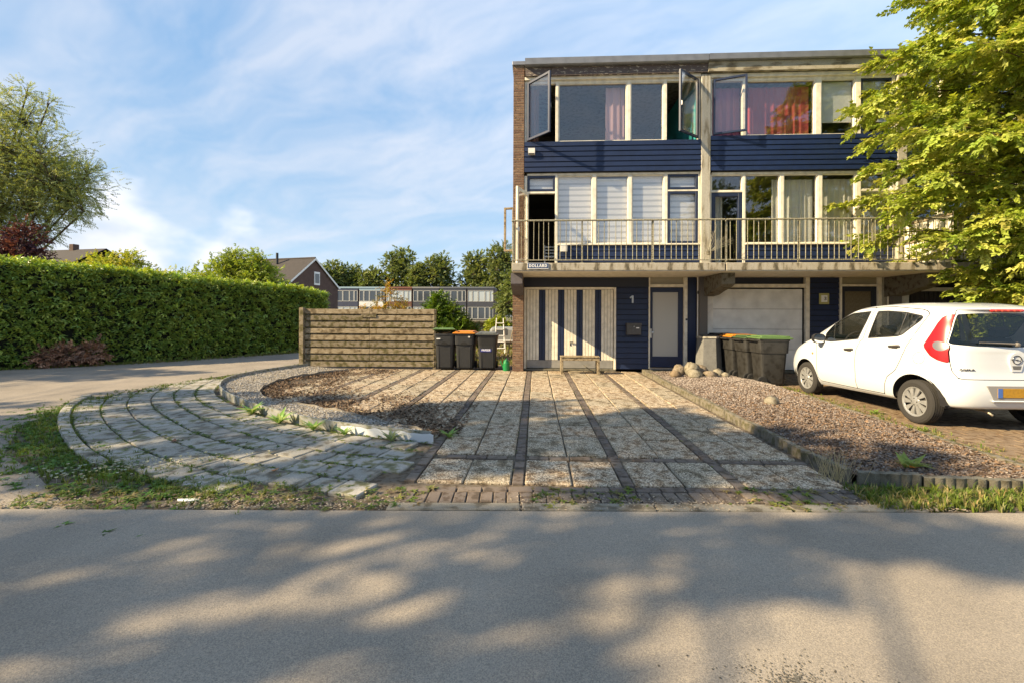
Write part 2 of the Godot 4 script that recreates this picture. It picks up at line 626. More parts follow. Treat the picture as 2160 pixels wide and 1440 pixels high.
	M.brick = [
		mt(lin(0.30, 0.180, 0.115), 0.92, {"tex": T.grain, "sc": 1.6, "det": T.blotch, "dsc": 1.5, "nrm": T.fine_n, "ns": 0.7}),
		mt(lin(0.25, 0.140, 0.092), 0.92, {"tex": T.grain, "sc": 1.4, "det": T.blotch, "dsc": 1.3, "nrm": T.fine_n, "ns": 0.7}),
		mt(lin(0.36, 0.225, 0.145), 0.92, {"tex": T.grain, "sc": 1.8, "det": T.stain, "dsc": 1.1, "nrm": T.fine_n, "ns": 0.7})]
	M.mortar = mt(lin(0.34, 0.28, 0.21), 0.97, {"tex": T.grain, "sc": 1.5, "nrm": T.fine_n, "ns": 0.7})
	M.far_brick = mt(lin(0.17, 0.105, 0.085), 0.95, {"tex": T.grain, "sc": 0.5, "det": T.blotch, "dsc": 0.2})
	M.far_brick_pale = mt(lin(0.27, 0.20, 0.16), 0.95, {"tex": T.grain, "sc": 0.5, "det": T.blotch, "dsc": 0.2})
	M.roof_tile = mt(lin(0.075, 0.062, 0.056), 0.9, {"tex": T.grain, "sc": 0.8, "det": T.blotch, "dsc": 0.3})
	M.interior = mt(lin(0.13, 0.12, 0.11), 0.9)
	M.interior_teal = mt(lin(0.03, 0.30, 0.32), 0.8)
	M.floor_in = mt(lin(0.14, 0.10, 0.07), 0.7)
	M.glass = mt(Color(0.10, 0.12, 0.14, 0.012), 0.01, {"spec": 0.7})
	M.glass.transparency = BaseMaterial3D.TRANSPARENCY_ALPHA
	M.glass_car = mt(Color(0.10, 0.13, 0.12, 0.30), 0.02)
	M.glass_car.transparency = BaseMaterial3D.TRANSPARENCY_ALPHA
	M.frost = mt(lin(0.42, 0.41, 0.38), 0.32, {"spec": 0.6})
	M.frost_dark = mt(lin(0.20, 0.18, 0.13), 0.4, {"tex": T.wood, "sc": Vector3(7, 0.6, 7)})
	M.rail = mt(lin(0.50, 0.46, 0.36), 0.7, {"tex": T.grain, "sc": 3.0, "det": T.lichen, "dsc": 2.2})
	M.steel = mt(lin(0.55, 0.55, 0.55), 0.3, {"metal": 0.9})
	M.black_metal = mt(lin(0.02, 0.02, 0.022), 0.5)
	M.gray_box = mt(lin(0.085, 0.082, 0.08), 0.5, {"tex": T.blotch, "sc": 1.5})
	M.board = [
		mt(lin(0.36, 0.32, 0.255), 0.92, {"tex": T.wood, "sc": Vector3(0.22, 3.0, 3.0), "nrm": T.wood_n, "ns": 0.5, "det": T.lichen, "dsc": 0.42}),
		mt(lin(0.29, 0.26, 0.205), 0.92, {"tex": T.wood, "sc": Vector3(0.26, 3.4, 3.4), "nrm": T.wood_n, "ns": 0.5, "det": T.lichen, "dsc": 0.55}),
		mt(lin(0.42, 0.375, 0.305), 0.92, {"tex": T.wood, "sc": Vector3(0.2, 2.7, 2.7), "nrm": T.wood_n, "ns": 0.5, "det": T.stain, "dsc": 0.5})]
	M.bench = mt(lin(0.46, 0.41, 0.33), 0.9, {"tex": T.wood, "sc": Vector3(0.5, 3.0, 3.0), "nrm": T.wood_n, "ns": 0.5, "det": T.stain, "dsc": 1.2})
	M.bin = mt(lin(0.024, 0.025, 0.027), 0.55, {"tex": T.blotch, "sc": 1.1, "nrm": T.fine_n, "ns": 0.12})
	M.bin_old = mt(lin(0.032, 0.031, 0.030), 0.6, {"tex": T.blotch, "sc": 1.1, "det": T.stain, "dsc": 0.7})
	M.rubber = mt(lin(0.016, 0.016, 0.016), 0.85)
	M.lid_orange = mt(lin(0.62, 0.23, 0.022), 0.45, {"tex": T.blotch, "sc": 1.5})
	M.lid_green = mt(lin(0.115, 0.20, 0.065), 0.5, {"tex": T.blotch, "sc": 1.5})
	M.lid_gray = mt(lin(0.13, 0.14, 0.135), 0.5, {"tex": T.blotch, "sc": 1.5})
	M.lid_black = mt(lin(0.018, 0.018, 0.019), 0.5)
	M.sticker = mt(lin(0.02, 0.028, 0.25), 0.5)
	M.sign_blue = mt(lin(0.045, 0.075, 0.16), 0.5)
	M.print_white = mt(lin(0.78, 0.78, 0.76), 0.6)
	M.stone = [
		mt(lin(0.42, 0.38, 0.30), 0.9, {"tex": T.grain, "sc": 1.5, "det": T.stain, "dsc": 1.2, "nrm": T.rough_n, "ns": 0.4}),
		mt(lin(0.33, 0.245, 0.16), 0.9, {"tex": T.grain, "sc": 1.5, "det": T.stain, "dsc": 1.0, "nrm": T.rough_n, "ns": 0.4}),
		mt(lin(0.38, 0.30, 0.235), 0.9, {"tex": T.grain, "sc": 1.5, "det": T.lichen, "dsc": 1.4, "nrm": T.rough_n, "ns": 0.4})]
	M.bark = mt(lin(0.13, 0.105, 0.075), 0.95, {"tex": T.wood, "sc": Vector3(2.5, 0.6, 2.5), "nrm": T.wood_n, "ns": 1.0})
	M.leaf = mt(Color.WHITE, 0.5, {"vc": true, "back": lin(0.8, 0.8, 0.36), "spec": 0.4})
	M.leaf_gloss = mt(Color.WHITE, 0.38, {"vc": true, "back": lin(0.7, 0.72, 0.26), "spec": 0.5})
	M.blade = mt(Color.WHITE, 0.6, {"vc": true, "back": lin(0.5, 0.5, 0.2), "spec": 0.3})
	M.dry = mt(Color.WHITE, 0.85, {"vc": true, "spec": 0.25})
	M.chip = mt(Color.WHITE, 0.93, {"vc": true, "spec": 0.2})

# ---------------------------------------------------------------- the ground
func road_edge(x: float) -> float:
	return -3.32 - 0.051 * x

func inside(p: Vector2, poly: PackedVector2Array) -> bool:
	return Geometry2D.is_point_in_polygon(p, poly)

var edging_line: PackedVector2Array      # the outer edging of the gravel strip
var inner_line: PackedVector2Array       # its inner edging
var bed_poly: PackedVector2Array
var lane_poly: PackedVector2Array

func make_ground() -> void:
	struct("ground", mb().sheet(pv2([[-420, -420], [420, -420], [420, 420], [-420, 420]]), -0.045).done(), M.ground)
	# the street
	var far := PackedVector2Array()
	for x in [-90.0, 90.0]:
		far.append(Vector2(x, road_edge(x)))
	var road := PackedVector2Array([far[0], far[1], Vector2(90, 1.4), Vector2(-90, 5.6)])
	struct("road", mb().sheet(road, 0.0).done(), M.asphalt)
	# patch of lifted asphalt in the street
	var xf := []
	var cl := []
	for i in 520:
		var a := rnd(0, TAU)
		var r := absf(rng.randfn(0.0, 0.45))
		var p := Vector3(1.02 + cos(a) * r * 0.34, 0.002, -1.83 + sin(a) * r * 0.15)
		xf.append(Transform3D(rot(rnd(0, TAU), rnd(-0.3, 0.3), rnd(-0.3, 0.3)).scaled(Vector3(1, 0.5, 1) * rnd(0.002, 0.0055)), p))
		var g := rnd(0.05, 0.16)
		cl.append(Color(g, g * 0.93, g * 0.8))
	var patch := mass("asphalt_crumbs", chip_mesh(), M.chip, xf, cl)
	tag(patch, "dark patch of broken asphalt crumbs on the road", "rubble")

	# the lane past the hedge
	lane_poly = pv2([[-3.4, -3.15], [-4.3, -3.75], [-5.5, -4.45], [-6.6, -5.5], [-7.25, -6.8], [-7.5, -8.2], [-7.45, -9.8], [-7.1, -11.4], [-6.95, -12.8], [-6.7, -16.5], [-3.6, -23.0], [2.0, -30.0], [-2.0, -33.0], [-7.0, -24.5], [-9.3, -17.5], [-11.4, -13.4], [-13.6, -11.3], [-18.0, -8.3], [-30.0, -5.5], [-40.0, -1.5]])
	struct("side_lane", mb().sheet(lane_poly, -0.012).done(), M.lane)
	# bare earth under the paving, the weeds and the verge
	struct("soil", mb().sheet(pv2([[-9.0, road_edge(-9.0)], [-9.5, -6.0], [-8.6, -9.8], [-8.0, -12.8], [-2.6, -13.2], [12.0, -13.2], [12.0, road_edge(12.0)]]), -0.022).done(), M.soil)
	struct("back_yard", mb().sheet(pv2([[-6.6, -12.9], [-6.4, -16.5], [-3.2, -22.5], [-0.7, -24.0], [-0.55, -12.9]]), -0.03).done(), M.sand)

	# the curved edgings
	edging_line = curve_pts([[-1.18, -5.12], [-1.9, -5.33], [-2.6, -5.6], [-3.3, -5.98], [-3.95, -6.42], [-4.7, -7.02], [-5.4, -7.66], [-5.95, -8.3], [-6.4, -9.05], [-6.62, -9.8], [-6.62, -10.6], [-6.45, -11.4], [-6.2, -12.1]], 0.12)
	inner_line = curve_pts([[-1.35, -5.42], [-2.1, -5.95], [-2.75, -6.40], [-3.4, -6.78], [-4.0, -7.05], [-4.55, -7.45], [-5.05, -8.1], [-5.35, -8.9], [-5.45, -9.7], [-5.25, -10.6], [-4.8, -11.45]], 0.12)
	var strip := edging_line.duplicate()
	for i in inner_line.size():
		strip.append(inner_line[inner_line.size() - 1 - i])

	# exposed aggregate slabs with brick strips between the pairs
	var drive := Node3D.new()
	drive.name = "driveway"
	drive.set_meta("kind", "structure")
	add_child(drive)
	var slab_mesh := []
	for v in 3:
		slab_mesh.append(mb().cbox(Vector3.ZERO, Vector3(0.400, 0.05, 0.616), 0.012).done())
	var small_brick := mb().cbox(Vector3.ZERO, Vector3(0.096, 0.06, 0.196), 0.006).done()
	var strips := [-4.865, -3.93, -2.995, -2.06, -1.13, -0.195, 0.74, 1.675]
	var keep_out := inner_line.duplicate()
	keep_out.append(Vector2(-4.8, -13.0))
	keep_out.append(Vector2(-9.0, -13.0))
	keep_out.append(Vector2(-9.0, -4.0))
	keep_out.append(Vector2(-1.1, -4.0))
	keep_out.append(Vector2(-1.1, -5.0))
	for sx in strips:
		for c in 2:
			var x: float = sx + 0.105 + 0.2075 + c * 0.4145
			var z := -4.98
			var row := 0
			while z > -11.9:
				var p := Vector2(x, z)
				if not inside(p, keep_out) and x < 2.72:
					drive_slab(drive, slab_mesh, x, z)
				z -= 0.655
				row += 1
			if x > -1.0 and x < 2.6:
				drive_slab(drive, slab_mesh, x, -4.185)
		var zb := -3.97
		while zb > -11.75:
			if not inside(Vector2(sx + 0.05, zb), keep_out) and sx > -4.0 and (sx > -1.2 or zb < -5.2):
				klinker(drive, small_brick, sx + 0.052, zb, 0.0)
			zb -= 0.212
	# cross strip and the two courses along the street
	var xb := -1.0
	while xb < 2.6:
		var free := true
		for sx in strips:
			if absf(xb - sx - 0.05) < 0.13:
				free = false
		if free:
			klinker(drive, small_brick, xb, -4.575, PI / 2)
		xb += 0.208
	xb = -0.95
	while xb < 2.9:
		klinker(drive, small_brick, xb, road_edge(xb) - 0.42, PI / 2 + 0.051)
		xb += 0.209
	xb = -1.0
	while xb < 2.8:
		klinker(drive, small_brick, xb, road_edge(xb) - 0.26, 0.051)
		xb += 0.104
	# sand and grit washed over the street side of the paving
	xf = []
	cl = []
	while xf.size() < 2600:
		var gx := rnd(-4.5, 3.2)
		var off := absf(rng.randfn()) * 0.13
		var gp := Vector2(gx, road_edge(gx) - 0.02 - off)
		if sin(gx * 2.3) * 0.5 + sin(gx * 5.1 + 1.0) * 0.3 + 0.55 < rng.randf() * 1.1:
			continue
		xf.append(Transform3D(rot(rnd(0, TAU), rnd(-1, 1), rnd(-1, 1)).scaled(Vector3(1, 0.5, 1) * rnd(0.004, 0.012)), Vector3(gp.x, rnd(0.0, 0.006), gp.y)))
		var sw := rnd(0.5, 1.25)
		cl.append(Color(0.33, 0.27, 0.20) * sw)
	var grit := mass("sand_grit", chip_mesh(), M.chip, xf, cl)
	tag(grit, "sand and grit lying along the road edge of the driveway", "grit")
	# concrete band against the asphalt
	var kerb := Node3D.new()
	kerb.name = "flush_kerb"
	kerb.set_meta("kind", "structure")
	add_child(kerb)
	var kerb_mesh := mb().cbox(Vector3.ZERO, Vector3(0.985, 0.08, 0.12), 0.008).done()
	for i in 4:
		var x2 := -0.6 + i * 1.0
		var k := obj("kerb_stone", kerb_mesh, M.concrete, kerb, Vector3(x2, -0.034 + rnd(-0.003, 0.002), road_edge(x2) - 0.075))
		k.rotation.y = 0.051 + rnd(-0.004, 0.004)

	# fan of concrete tiles that follows the curve
	var fan := Node3D.new()
	fan.name = "curved_pavement"
	fan.set_meta("kind", "structure")
	add_child(fan)
	var fan_base := curve_pts([[-1.10, -4.98], [-1.9, -5.20], [-2.6, -5.48], [-3.3, -5.86], [-3.95, -6.30], [-4.7, -6.90], [-5.4, -7.54], [-5.95, -8.18], [-6.4, -8.95], [-6.7, -9.8]], 0.02)
	for row in 6:
		var line := offset_line(fan_base, 0.155 + row * 0.303)
		var s := 0.16 * (row % 2) + 0.02
		var acc := 0.0
		for i in range(1, line.size()):
			acc += line[i].distance_to(line[i - 1])
			if acc >= s:
				s += 0.305
				var p := line[i]
				if p.y > road_edge(p.x) - 0.40 or inside(p, lane_poly) or p.x > -1.2:
					continue
				var t := (line[mini(i + 4, line.size() - 1)] - line[maxi(i - 4, 0)]).normalized()
				var pl := obj("paving_tile", paver_mesh(), M.paver[rng.randi() % 3], fan, Vector3(p.x, -0.018 + rnd(-0.006, 0.006), p.y))
				pl.rotation = Vector3(rnd(-0.018, 0.018), -atan2(t.y, t.x) + rnd(-0.02, 0.02), rnd(-0.018, 0.018))
	var rim := offset_line(fan_base, 1.90)
	var acc2 := 0.0
	var s2 := 3.0
	for i in range(1, rim.size()):
		acc2 += rim[i].distance_to(rim[i - 1])
		if acc2 >= s2 and acc2 < 7.7:
			s2 += 0.508
			var t2 := (rim[mini(i + 8, rim.size() - 1)] - rim[maxi(i - 8, 0)]).normalized()
			var kb := obj("kerb_stone", rim_mesh(), M.paver[1 if rng.randf() < 0.6 else 0], fan, Vector3(rim[i].x, -0.03, rim[i].y))
			kb.rotation.y = -atan2(t2.y, t2.x)

	# edging band: a thin bent strip of grey plastic, and the low inner one
	var eb := band_mesh(edging_line, 0.012, -0.02, 0.105)
	var e1 := obj("edging_strip", eb, mt(lin(0.36, 0.36, 0.34), 0.6, {"tex": T.blotch, "sc": 0.8, "det": T.lichen, "dsc": 0.7}))
	tag(e1, "tall curved grey plastic edging between gravel strip and tiles", "edging")
	var e2 := obj("edging_strip", band_mesh(inner_line, 0.008, -0.02, 0.055, 0.02), mt(lin(0.30, 0.27, 0.23), 0.7, {"tex": T.blotch, "sc": 0.8, "det": T.stain, "dsc": 0.8}))
	tag(e2, "low wavy inner edging between gravel strip and brown litter", "edging")
	var fold := obj("plastic_sheet", band_mesh(offset_line(curve_pts([[-1.13, -5.06], [-1.5, -5.17], [-1.9, -5.29], [-2.35, -5.44]], 0.05), 0.02), 0.005, -0.01, 0.085, 0.012), mt(lin(0.62, 0.63, 0.64), 0.45))
	tag(fold, "torn white plastic sheet folded over the edging's near end", "sheet")

	# gravel in the strip
	xf = []
	cl = []
	var bb := Rect2(-7, -12.2, 6, 7.2)
	while xf.size() < 9000:
		var p := Vector2(rnd(bb.position.x, bb.end.x), rnd(bb.position.y, bb.end.y))
		if not inside(p, strip):
			continue
		if p.y < -9.0 and rng.randf() < 0.45:
			continue
		xf.append(Transform3D(rot(rnd(0, TAU), rnd(-1, 1), rnd(-1, 1)).scaled(Vector3(1, 0.75, 1) * rnd(0.007, 0.016)), Vector3(p.x, rnd(0.028, 0.046), p.y)))
		var g2 := rnd(0.15, 0.50)
		cl.append(Color(g2, g2 * 0.94, g2 * 0.86))
	struct("gravel_bed", mb().sheet(strip, 0.03).done(), M.slab[1])
	var gr := mass("gravel", chip_mesh(), M.chip, xf, cl)
	tag(gr, "pale grey gravel filling the curved strip between two edgings", "gravel")

	# litter and moss inside the curve
	var heap := inner_line.duplicate()
	for q in [[-4.6, -11.3], [-4.1, -10.4], [-3.9, -9.4], [-3.7, -8.5], [-3.1, -7.6], [-2.4, -6.8], [-1.8, -6.1], [-1.3, -5.55]]:
		heap.append(Vector2(q[0], q[1]))
	xf = []
	cl = []
	while xf.size() < 7000:
		var p := Vector2(rnd(-5.6, -0.9), rnd(-11.8, -5.3))
		# thickest against the edging, thinning out over the slabs
		var lim := 0.02
		if inside(p, keep_out):
			continue
		var near := 9.0
		for k in range(0, inner_line.size(), 3):
			near = minf(near, p.distance_to(inner_line[k]))
		lim = clampf(1.15 - near * 0.62, 0.03, 1.0) * clampf(0.65 + 0.6 * sin(p.x * 4.1 + p.y) * sin(p.y * 3.3 - p.x), 0.1, 1.0)
		if rng.randf() > lim:
			continue
		xf.append(Transform3D(rot(rnd(0, TAU), rnd(-0.5, 0.5), rnd(-0.5, 0.5)).scaled(Vector3.ONE * rnd(0.016, 0.04)), Vector3(p.x, rnd(0.010, 0.024), p.y)))
		var w := rnd(0.3, 1.2)
		cl.append(Color(0.19 * w, 0.13 * w, 0.085 * w))
	var lt := mass("leaf_litter", dry_leaf_mesh(), M.dry, xf, cl)
	tag(lt, "brown fallen leaves and moss rotting inside the curved edging", "leaf litter")

	make_bed()

	# the neighbour's parking place, small clay pavers
	var park := Node3D.new()
	park.name = "parking_place"
	park.set_meta("kind", "structure")
	add_child(park)
	var pave := mb().cbox(Vector3.ZERO, Vector3(0.205, 0.06, 0.102), 0.005).done()
	obj("paving_bed", mb().sheet(pv2([[4.7, -11.9], [11.8, -11.9], [11.8, -3.95], [4.45, -3.75]]), -0.010).done(), M.yard[1], park)
	var rest := mb()
	var n := 0
	var zz := -4.05
	var r2 := 0
	while zz > -11.6:
		var xx := 4.62 + 0.105 * (r2 % 2)
		while xx < 11.6:
			var v: float = xx - zz * 0.0
			if zz > -7.2 and n < 290 and xx < 6.5 and xx / -zz < 1.12:
				var b := obj("clay_paver", pave, M.yard[rng.randi() % 2], park, Vector3(xx, -0.028 + rnd(-0.004, 0.003), zz))
				b.rotation.y = rnd(-0.015, 0.015)
				n += 1
			else:
				rest.box(Vector3(xx, -0.028 + rnd(-0.004, 0.003), zz), Vector3(0.203, 0.06, 0.100))
			xx += 0.209
		zz -= 0.106
		r2 += 1
	var rr := obj("paver_field", rest.done(), M.yard[0], park)
	rr.set_meta("kind", "stuff")

func drive_slab(drive: Node3D, slab_mesh: Array, x: float, z: float) -> void:
	var s := obj("paving_slab", slab_mesh[0], M.slab[rng.randi() % 3], drive, Vector3(x + rnd(-0.004, 0.004), -0.019 + rnd(-0.005, 0.004), z + rnd(-0.005, 0.005)))
	s.rotation = Vector3(rnd(-0.008, 0.008), rnd(-0.006, 0.006), rnd(-0.008, 0.008))

func klinker(drive: Node3D, mesh: Mesh, x: float, z: float, turn: float) -> void:
	var s := obj("strip_brick", mesh, M.klinker[rng.randi() % 3], drive, Vector3(x, -0.028 + rnd(-0.004, 0.003), z))
	s.rotation = Vector3(rnd(-0.012, 0.012), turn + rnd(-0.012, 0.012), rnd(-0.012, 0.012))

var _paver: ArrayMesh
func paver_mesh() -> ArrayMesh:
	if _paver == null:
		_paver = mb().cbox(Vector3.ZERO, Vector3(0.286, 0.05, 0.288), 0.010).done()
	return _paver

var _rim: ArrayMesh
func rim_mesh() -> ArrayMesh:
	if _rim == null:
		_rim = mb().cbox(Vector3.ZERO, Vector3(0.5, 0.1, 0.12), 0.012).done()
	return _rim

var _chip: ArrayMesh
func chip_mesh() -> ArrayMesh:
	# a small angular stone
	if _chip == null:
		var b := mb()
		var v := [Vector3(1, 0, 0.1), Vector3(0.3, 0.1, 1), Vector3(-0.9, -0.1, 0.5), Vector3(-0.6, 0.15, -0.8), Vector3(0.5, 0, -0.9)]
		var t := Vector3(0.1, 0.8, 0)
		var u := Vector3(-0.1, -0.7, 0.1)
		for i in 5:
			var c: Vector3 = (v[i] + v[(i + 1) % 5]) * 0.5
			b.tri(v[i], v[(i + 1) % 5], t, c + t * 0.7)
			b.tri(v[i], v[(i + 1) % 5], u, c + u * 0.7)
		_chip = b.done()
	return _chip

var _dry: ArrayMesh
func dry_leaf_mesh() -> ArrayMesh:
	# a curled fallen leaf
	if _dry == null:
		var b := mb()
		var p := [Vector3(-1, 0.25, 0), Vector3(-0.3, 0.0, 0.42), Vector3(0.4, 0.08, 0.36), Vector3(1, 0.3, 0), Vector3(0.4, 0.02, -0.38), Vector3(-0.3, 0.1, -0.4)]
		var c := Vector3(0, -0.06, 0)
		for i in 6:
			b.tri(p[i], p[(i + 1) % 6], c, Vector3.UP)
		_dry = b.done()
	return _dry

# an upright strip that follows a ground line
func band_mesh(line: PackedVector2Array, half: float, y0: float, y1: float, wobble := 0.0) -> ArrayMesh:
	var b := mb()
	var l := offset_line(line, half)
	var r := offset_line(line, -half)
	for i in line.size() - 1:
		var a1 := y1 + wobble * sin(i * 1.3) * cos(i * 0.37)
		var a2 := y1 + wobble * sin((i + 1) * 1.3) * cos((i + 1) * 0.37)
		var t := line[i + 1] - line[i]
		var n := Vector3(t.y, 0, -t.x)
		b.quad(Vector3(l[i].x, y0, l[i].y), Vector3(l[i + 1].x, y0, l[i + 1].y), Vector3(l[i + 1].x, a2, l[i + 1].y), Vector3(l[i].x, a1, l[i].y), n)
		b.quad(Vector3(r[i].x, y0, r[i].y), Vector3(r[i + 1].x, y0, r[i + 1].y), Vector3(r[i + 1].x, a2, r[i + 1].y), Vector3(r[i].x, a1, r[i].y), -n)
		b.quad(Vector3(l[i].x, a1, l[i].y), Vector3(l[i + 1].x, a2, l[i + 1].y), Vector3(r[i + 1].x, a2, r[i + 1].y), Vector3(r[i].x, a1, r[i].y), Vector3.UP)
	for e in [0, line.size() - 1]:
		var d := (line[0] - line[1]) if e == 0 else (line[e] - line[e - 1])
		b.quad(Vector3(l[e].x, y0, l[e].y), Vector3(r[e].x, y0, r[e].y), Vector3(r[e].x, y1, r[e].y), Vector3(l[e].x, y1, l[e].y), Vector3(d.x, 0, d.y))
	return b.done()

# corrugated concrete edging element, 0.5 m long, along x
func edging_mesh(h: float, bumps: int) -> ArrayMesh:
	var b := mb()
	var L := 0.495
	var poly := PackedVector2Array()
	for side in [1.0, -1.0]:
		for i in bumps:
			for k in 5:
				var t: float = (i + k / 5.0) / bumps
				if side < 0:
					t = 1.0 - t
				poly.append(Vector2((t - 0.5) * L, side * (0.024 + 0.016 * absf(sin(PI * (k / 5.0))))))
	var idx := Geometry2D.triangulate_polygon(poly)
	for i in range(0, idx.size(), 3):
		b.tri(Vector3(poly[idx[i]].x, h, poly[idx[i]].y), Vector3(poly[idx[i + 1]].x, h, poly[idx[i + 1]].y), Vector3(poly[idx[i + 2]].x, h, poly[idx[i + 2]].y), Vector3.UP)
	for i in poly.size():
		var a := poly[i]
		var c := poly[(i + 1) % poly.size()]
		var n := Vector3(0, 0, 1) if a.y + c.y > 0 else Vector3(0, 0, -1)
		b.quad(Vector3(a.x, -0.05, a.y), Vector3(c.x, -0.05, c.y), Vector3(c.x, h, c.y), Vector3(a.x, h, a.y), n)
	return b.done()

func bed_height(x: float, z: float) -> float:
	var h := 0.06
	h += 0.09 * exp(-(pow(x - 3.9, 2.0) / 0.5 + pow(z + 9.4, 2.0) / 1.6))
	h += 0.05 * exp(-(pow(x - 3.5, 2.0) / 0.4 + pow(z + 6.2, 2.0) / 2.0))
	h += 0.012 * sin(x * 7.0 + z * 3.0) * cos(z * 5.0 - x * 2.0)
	return h

func make_bed() -> void:
	# gravelled bed between two rows of concrete edging
	bed_poly = pv2([[2.78, -11.45], [2.78, -4.06], [4.30, -3.93], [6.0, -3.80], [4.62, -5.4], [4.70, -7.5], [4.80, -9.6], [4.82, -11.45]])
	bed_poly = pv2([[2.78, -11.45], [2.78, -4.06], [4.36, -3.96], [4.44, -4.4], [4.55, -5.9], [4.68, -8.6], [4.66, -9.6], [4.30, -11.45]])
	var b := mb()
	var nx := 20
	var nz := 60
	for i in nx:
		for j in nz:
			var q: Array[Vector3] = []
			for k in [[0, 0], [1, 0], [1, 1], [0, 1]]:
				var z: float = lerpf(-11.45, -4.02, (j + k[1]) / float(nz))
				var xr: float = minf(4.80 + (z + 11.45) / 7.4 * -0.42, 4.30 + maxf(0.0, z + 11.4) * 0.24)
				var x: float = lerpf(2.76, xr, (i + k[0]) / float(nx))
				q.append(Vector3(x, bed_height(x, z), z))
			b.quad(q[0], q[1], q[2], q[3], Vector3.UP)
	struct("gravel_bed", b.done(), mt(lin(0.20, 0.135, 0.10), 0.97, {"tex": T.grain, "sc": 2.0, "det": T.litter, "dsc": 0.8, "nrm": T.rough_n, "ns": 1.0}))
	var xf := []
	var cl := []
	while xf.size() < 32000:
		var p := Vector2(rnd(2.8, 4.8), lerpf(-11.4, -4.05, pow(rng.randf(), 0.8)))
		if not inside(p, bed_poly):
			continue
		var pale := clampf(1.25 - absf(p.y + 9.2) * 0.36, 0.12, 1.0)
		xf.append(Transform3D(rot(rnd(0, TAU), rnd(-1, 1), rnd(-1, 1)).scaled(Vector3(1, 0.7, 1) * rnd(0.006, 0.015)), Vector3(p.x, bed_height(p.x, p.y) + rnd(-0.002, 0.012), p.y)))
		var w := rnd(0.55, 1.3)
		if rng.randf() < 0.25 + pale * 0.45:
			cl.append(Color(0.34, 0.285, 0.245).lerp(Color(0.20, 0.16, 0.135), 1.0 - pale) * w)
		elif rng.randf() < 0.5:
			cl.append(Color(0.16, 0.115, 0.09) * w)
		else:
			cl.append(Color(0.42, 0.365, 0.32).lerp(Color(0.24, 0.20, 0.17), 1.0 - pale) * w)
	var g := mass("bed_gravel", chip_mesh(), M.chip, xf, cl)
	tag(g, "pinkish brown stone chips covering the raised bed by the car", "gravel")
	xf = []
	cl = []
	while xf.size() < 3600:
		var p := Vector2(rnd(2.8, 4.8), lerpf(-9.0, -4.05, pow(rng.randf(), 0.7)))
		if not inside(p, bed_poly):
			continue
		xf.append(Transform3D(rot(rnd(0, TAU), rnd(-0.5, 0.5), rnd(-0.5, 0.5)).scaled(Vector3.ONE * rnd(0.014, 0.03)), Vector3(p.x, bed_height(p.x, p.y) + 0.012, p.y)))
		var w := rnd(0.5, 1.3)
		cl.append(Color(0.20, 0.13, 0.08) * w)
	var lt := mass("leaf_litter", dry_leaf_mesh(), M.dry, xf, cl)
	tag(lt, "small brown leaves scattered over the chips of the raised bed", "leaf litter")
	# the edging elements
	var em := edging_mesh(0.095, 6)
	var e1 := thing("concrete_edging", "row of corrugated concrete edging between driveway and gravel bed", "edging", Vector3(2.73, 0, -4.1))
	for i in 15:
		var o := obj("edging_block", em, M.edging, e1, Vector3(rnd(-0.006, 0.006) + (0.01 if i % 3 == 0 else 0.0), rnd(-0.012, 0.01), -0.25 - i * 0.503))
		o.rotation = Vector3(rnd(-0.02, 0.02), PI / 2 + rnd(-0.02, 0.02), rnd(-0.03, 0.03))
	var e2 := thing("concrete_edging", "mossy corrugated concrete edging along the front of gravel bed", "edging", Vector3(2.75, 0, -4.05))
	for i in 4:
		var o := obj("edging_block", em, M.mossy, e2, Vector3(0.26 + i * 0.503, rnd(-0.012, 0.008), 0.02 + 0.027 * i))
		o.rotation = Vector3(rnd(-0.03, 0.03), -0.055 + rnd(-0.02, 0.02), rnd(-0.015, 0.015))
	var em2 := edging_mesh(0.075, 6)
	var e3 := thing("concrete_edging", "low sunlit concrete edging between gravel bed and parked car", "edging", Vector3(4.46, 0, -4.3))
	for i in 11:
		var o := obj("edging_block", em2, M.edging, e3, Vector3(0.02 + i * 0.503 * 0.051, rnd(-0.012, 0.008), -0.25 - i * 0.503))
		o.rotation = Vector3(rnd(-0.02, 0.02), PI / 2 - 0.051 + rnd(-0.02, 0.02), rnd(-0.03, 0.03))

# ---------------------------------------------------------------- the terrace
func sub(called: String, parent: Node3D, at := Vector3.ZERO) -> Node3D:
	var o := Node3D.new()
	o.name = called
	parent.add_child(o, true)
	o.position = at
	return o

func frame_mesh(x0: float, x1: float, y0: float, y1: float, z: float, w: float, d: float) -> ArrayMesh:
	var b := mb()
	b.cbox(Vector3(x0 + w / 2, (y0 + y1) / 2, z), Vector3(w, y1 - y0, d), 0.004)
	b.cbox(Vector3(x1 - w / 2, (y0 + y1) / 2, z), Vector3(w, y1 - y0, d), 0.004)
	b.cbox(Vector3((x0 + x1) / 2, y0 + w / 2, z), Vector3(x1 - x0 - 2 * w, w, d - 0.004), 0.004)
	b.cbox(Vector3((x0 + x1) / 2, y1 - w / 2, z), Vector3(x1 - x0 - 2 * w, w, d - 0.004), 0.004)
	return b.done()

func window_part(parent: Node3D, x0: float, x1: float, y0: float, y1: float, z: float, m: Material, w := 0.05, gl: Material = null) -> Node3D:
	var o := sub("window", parent)
	obj("frame", frame_mesh(x0, x1, y0, y1, z, w, 0.07), m, o)
	obj("pane", pane_mesh(x1 - x0 - 2 * w + 0.01, y1 - y0 - 2 * w + 0.01), gl if gl else M.glass, o, Vector3((x0 + x1) / 2, (y0 + y1) / 2, z - 0.005))
	return o

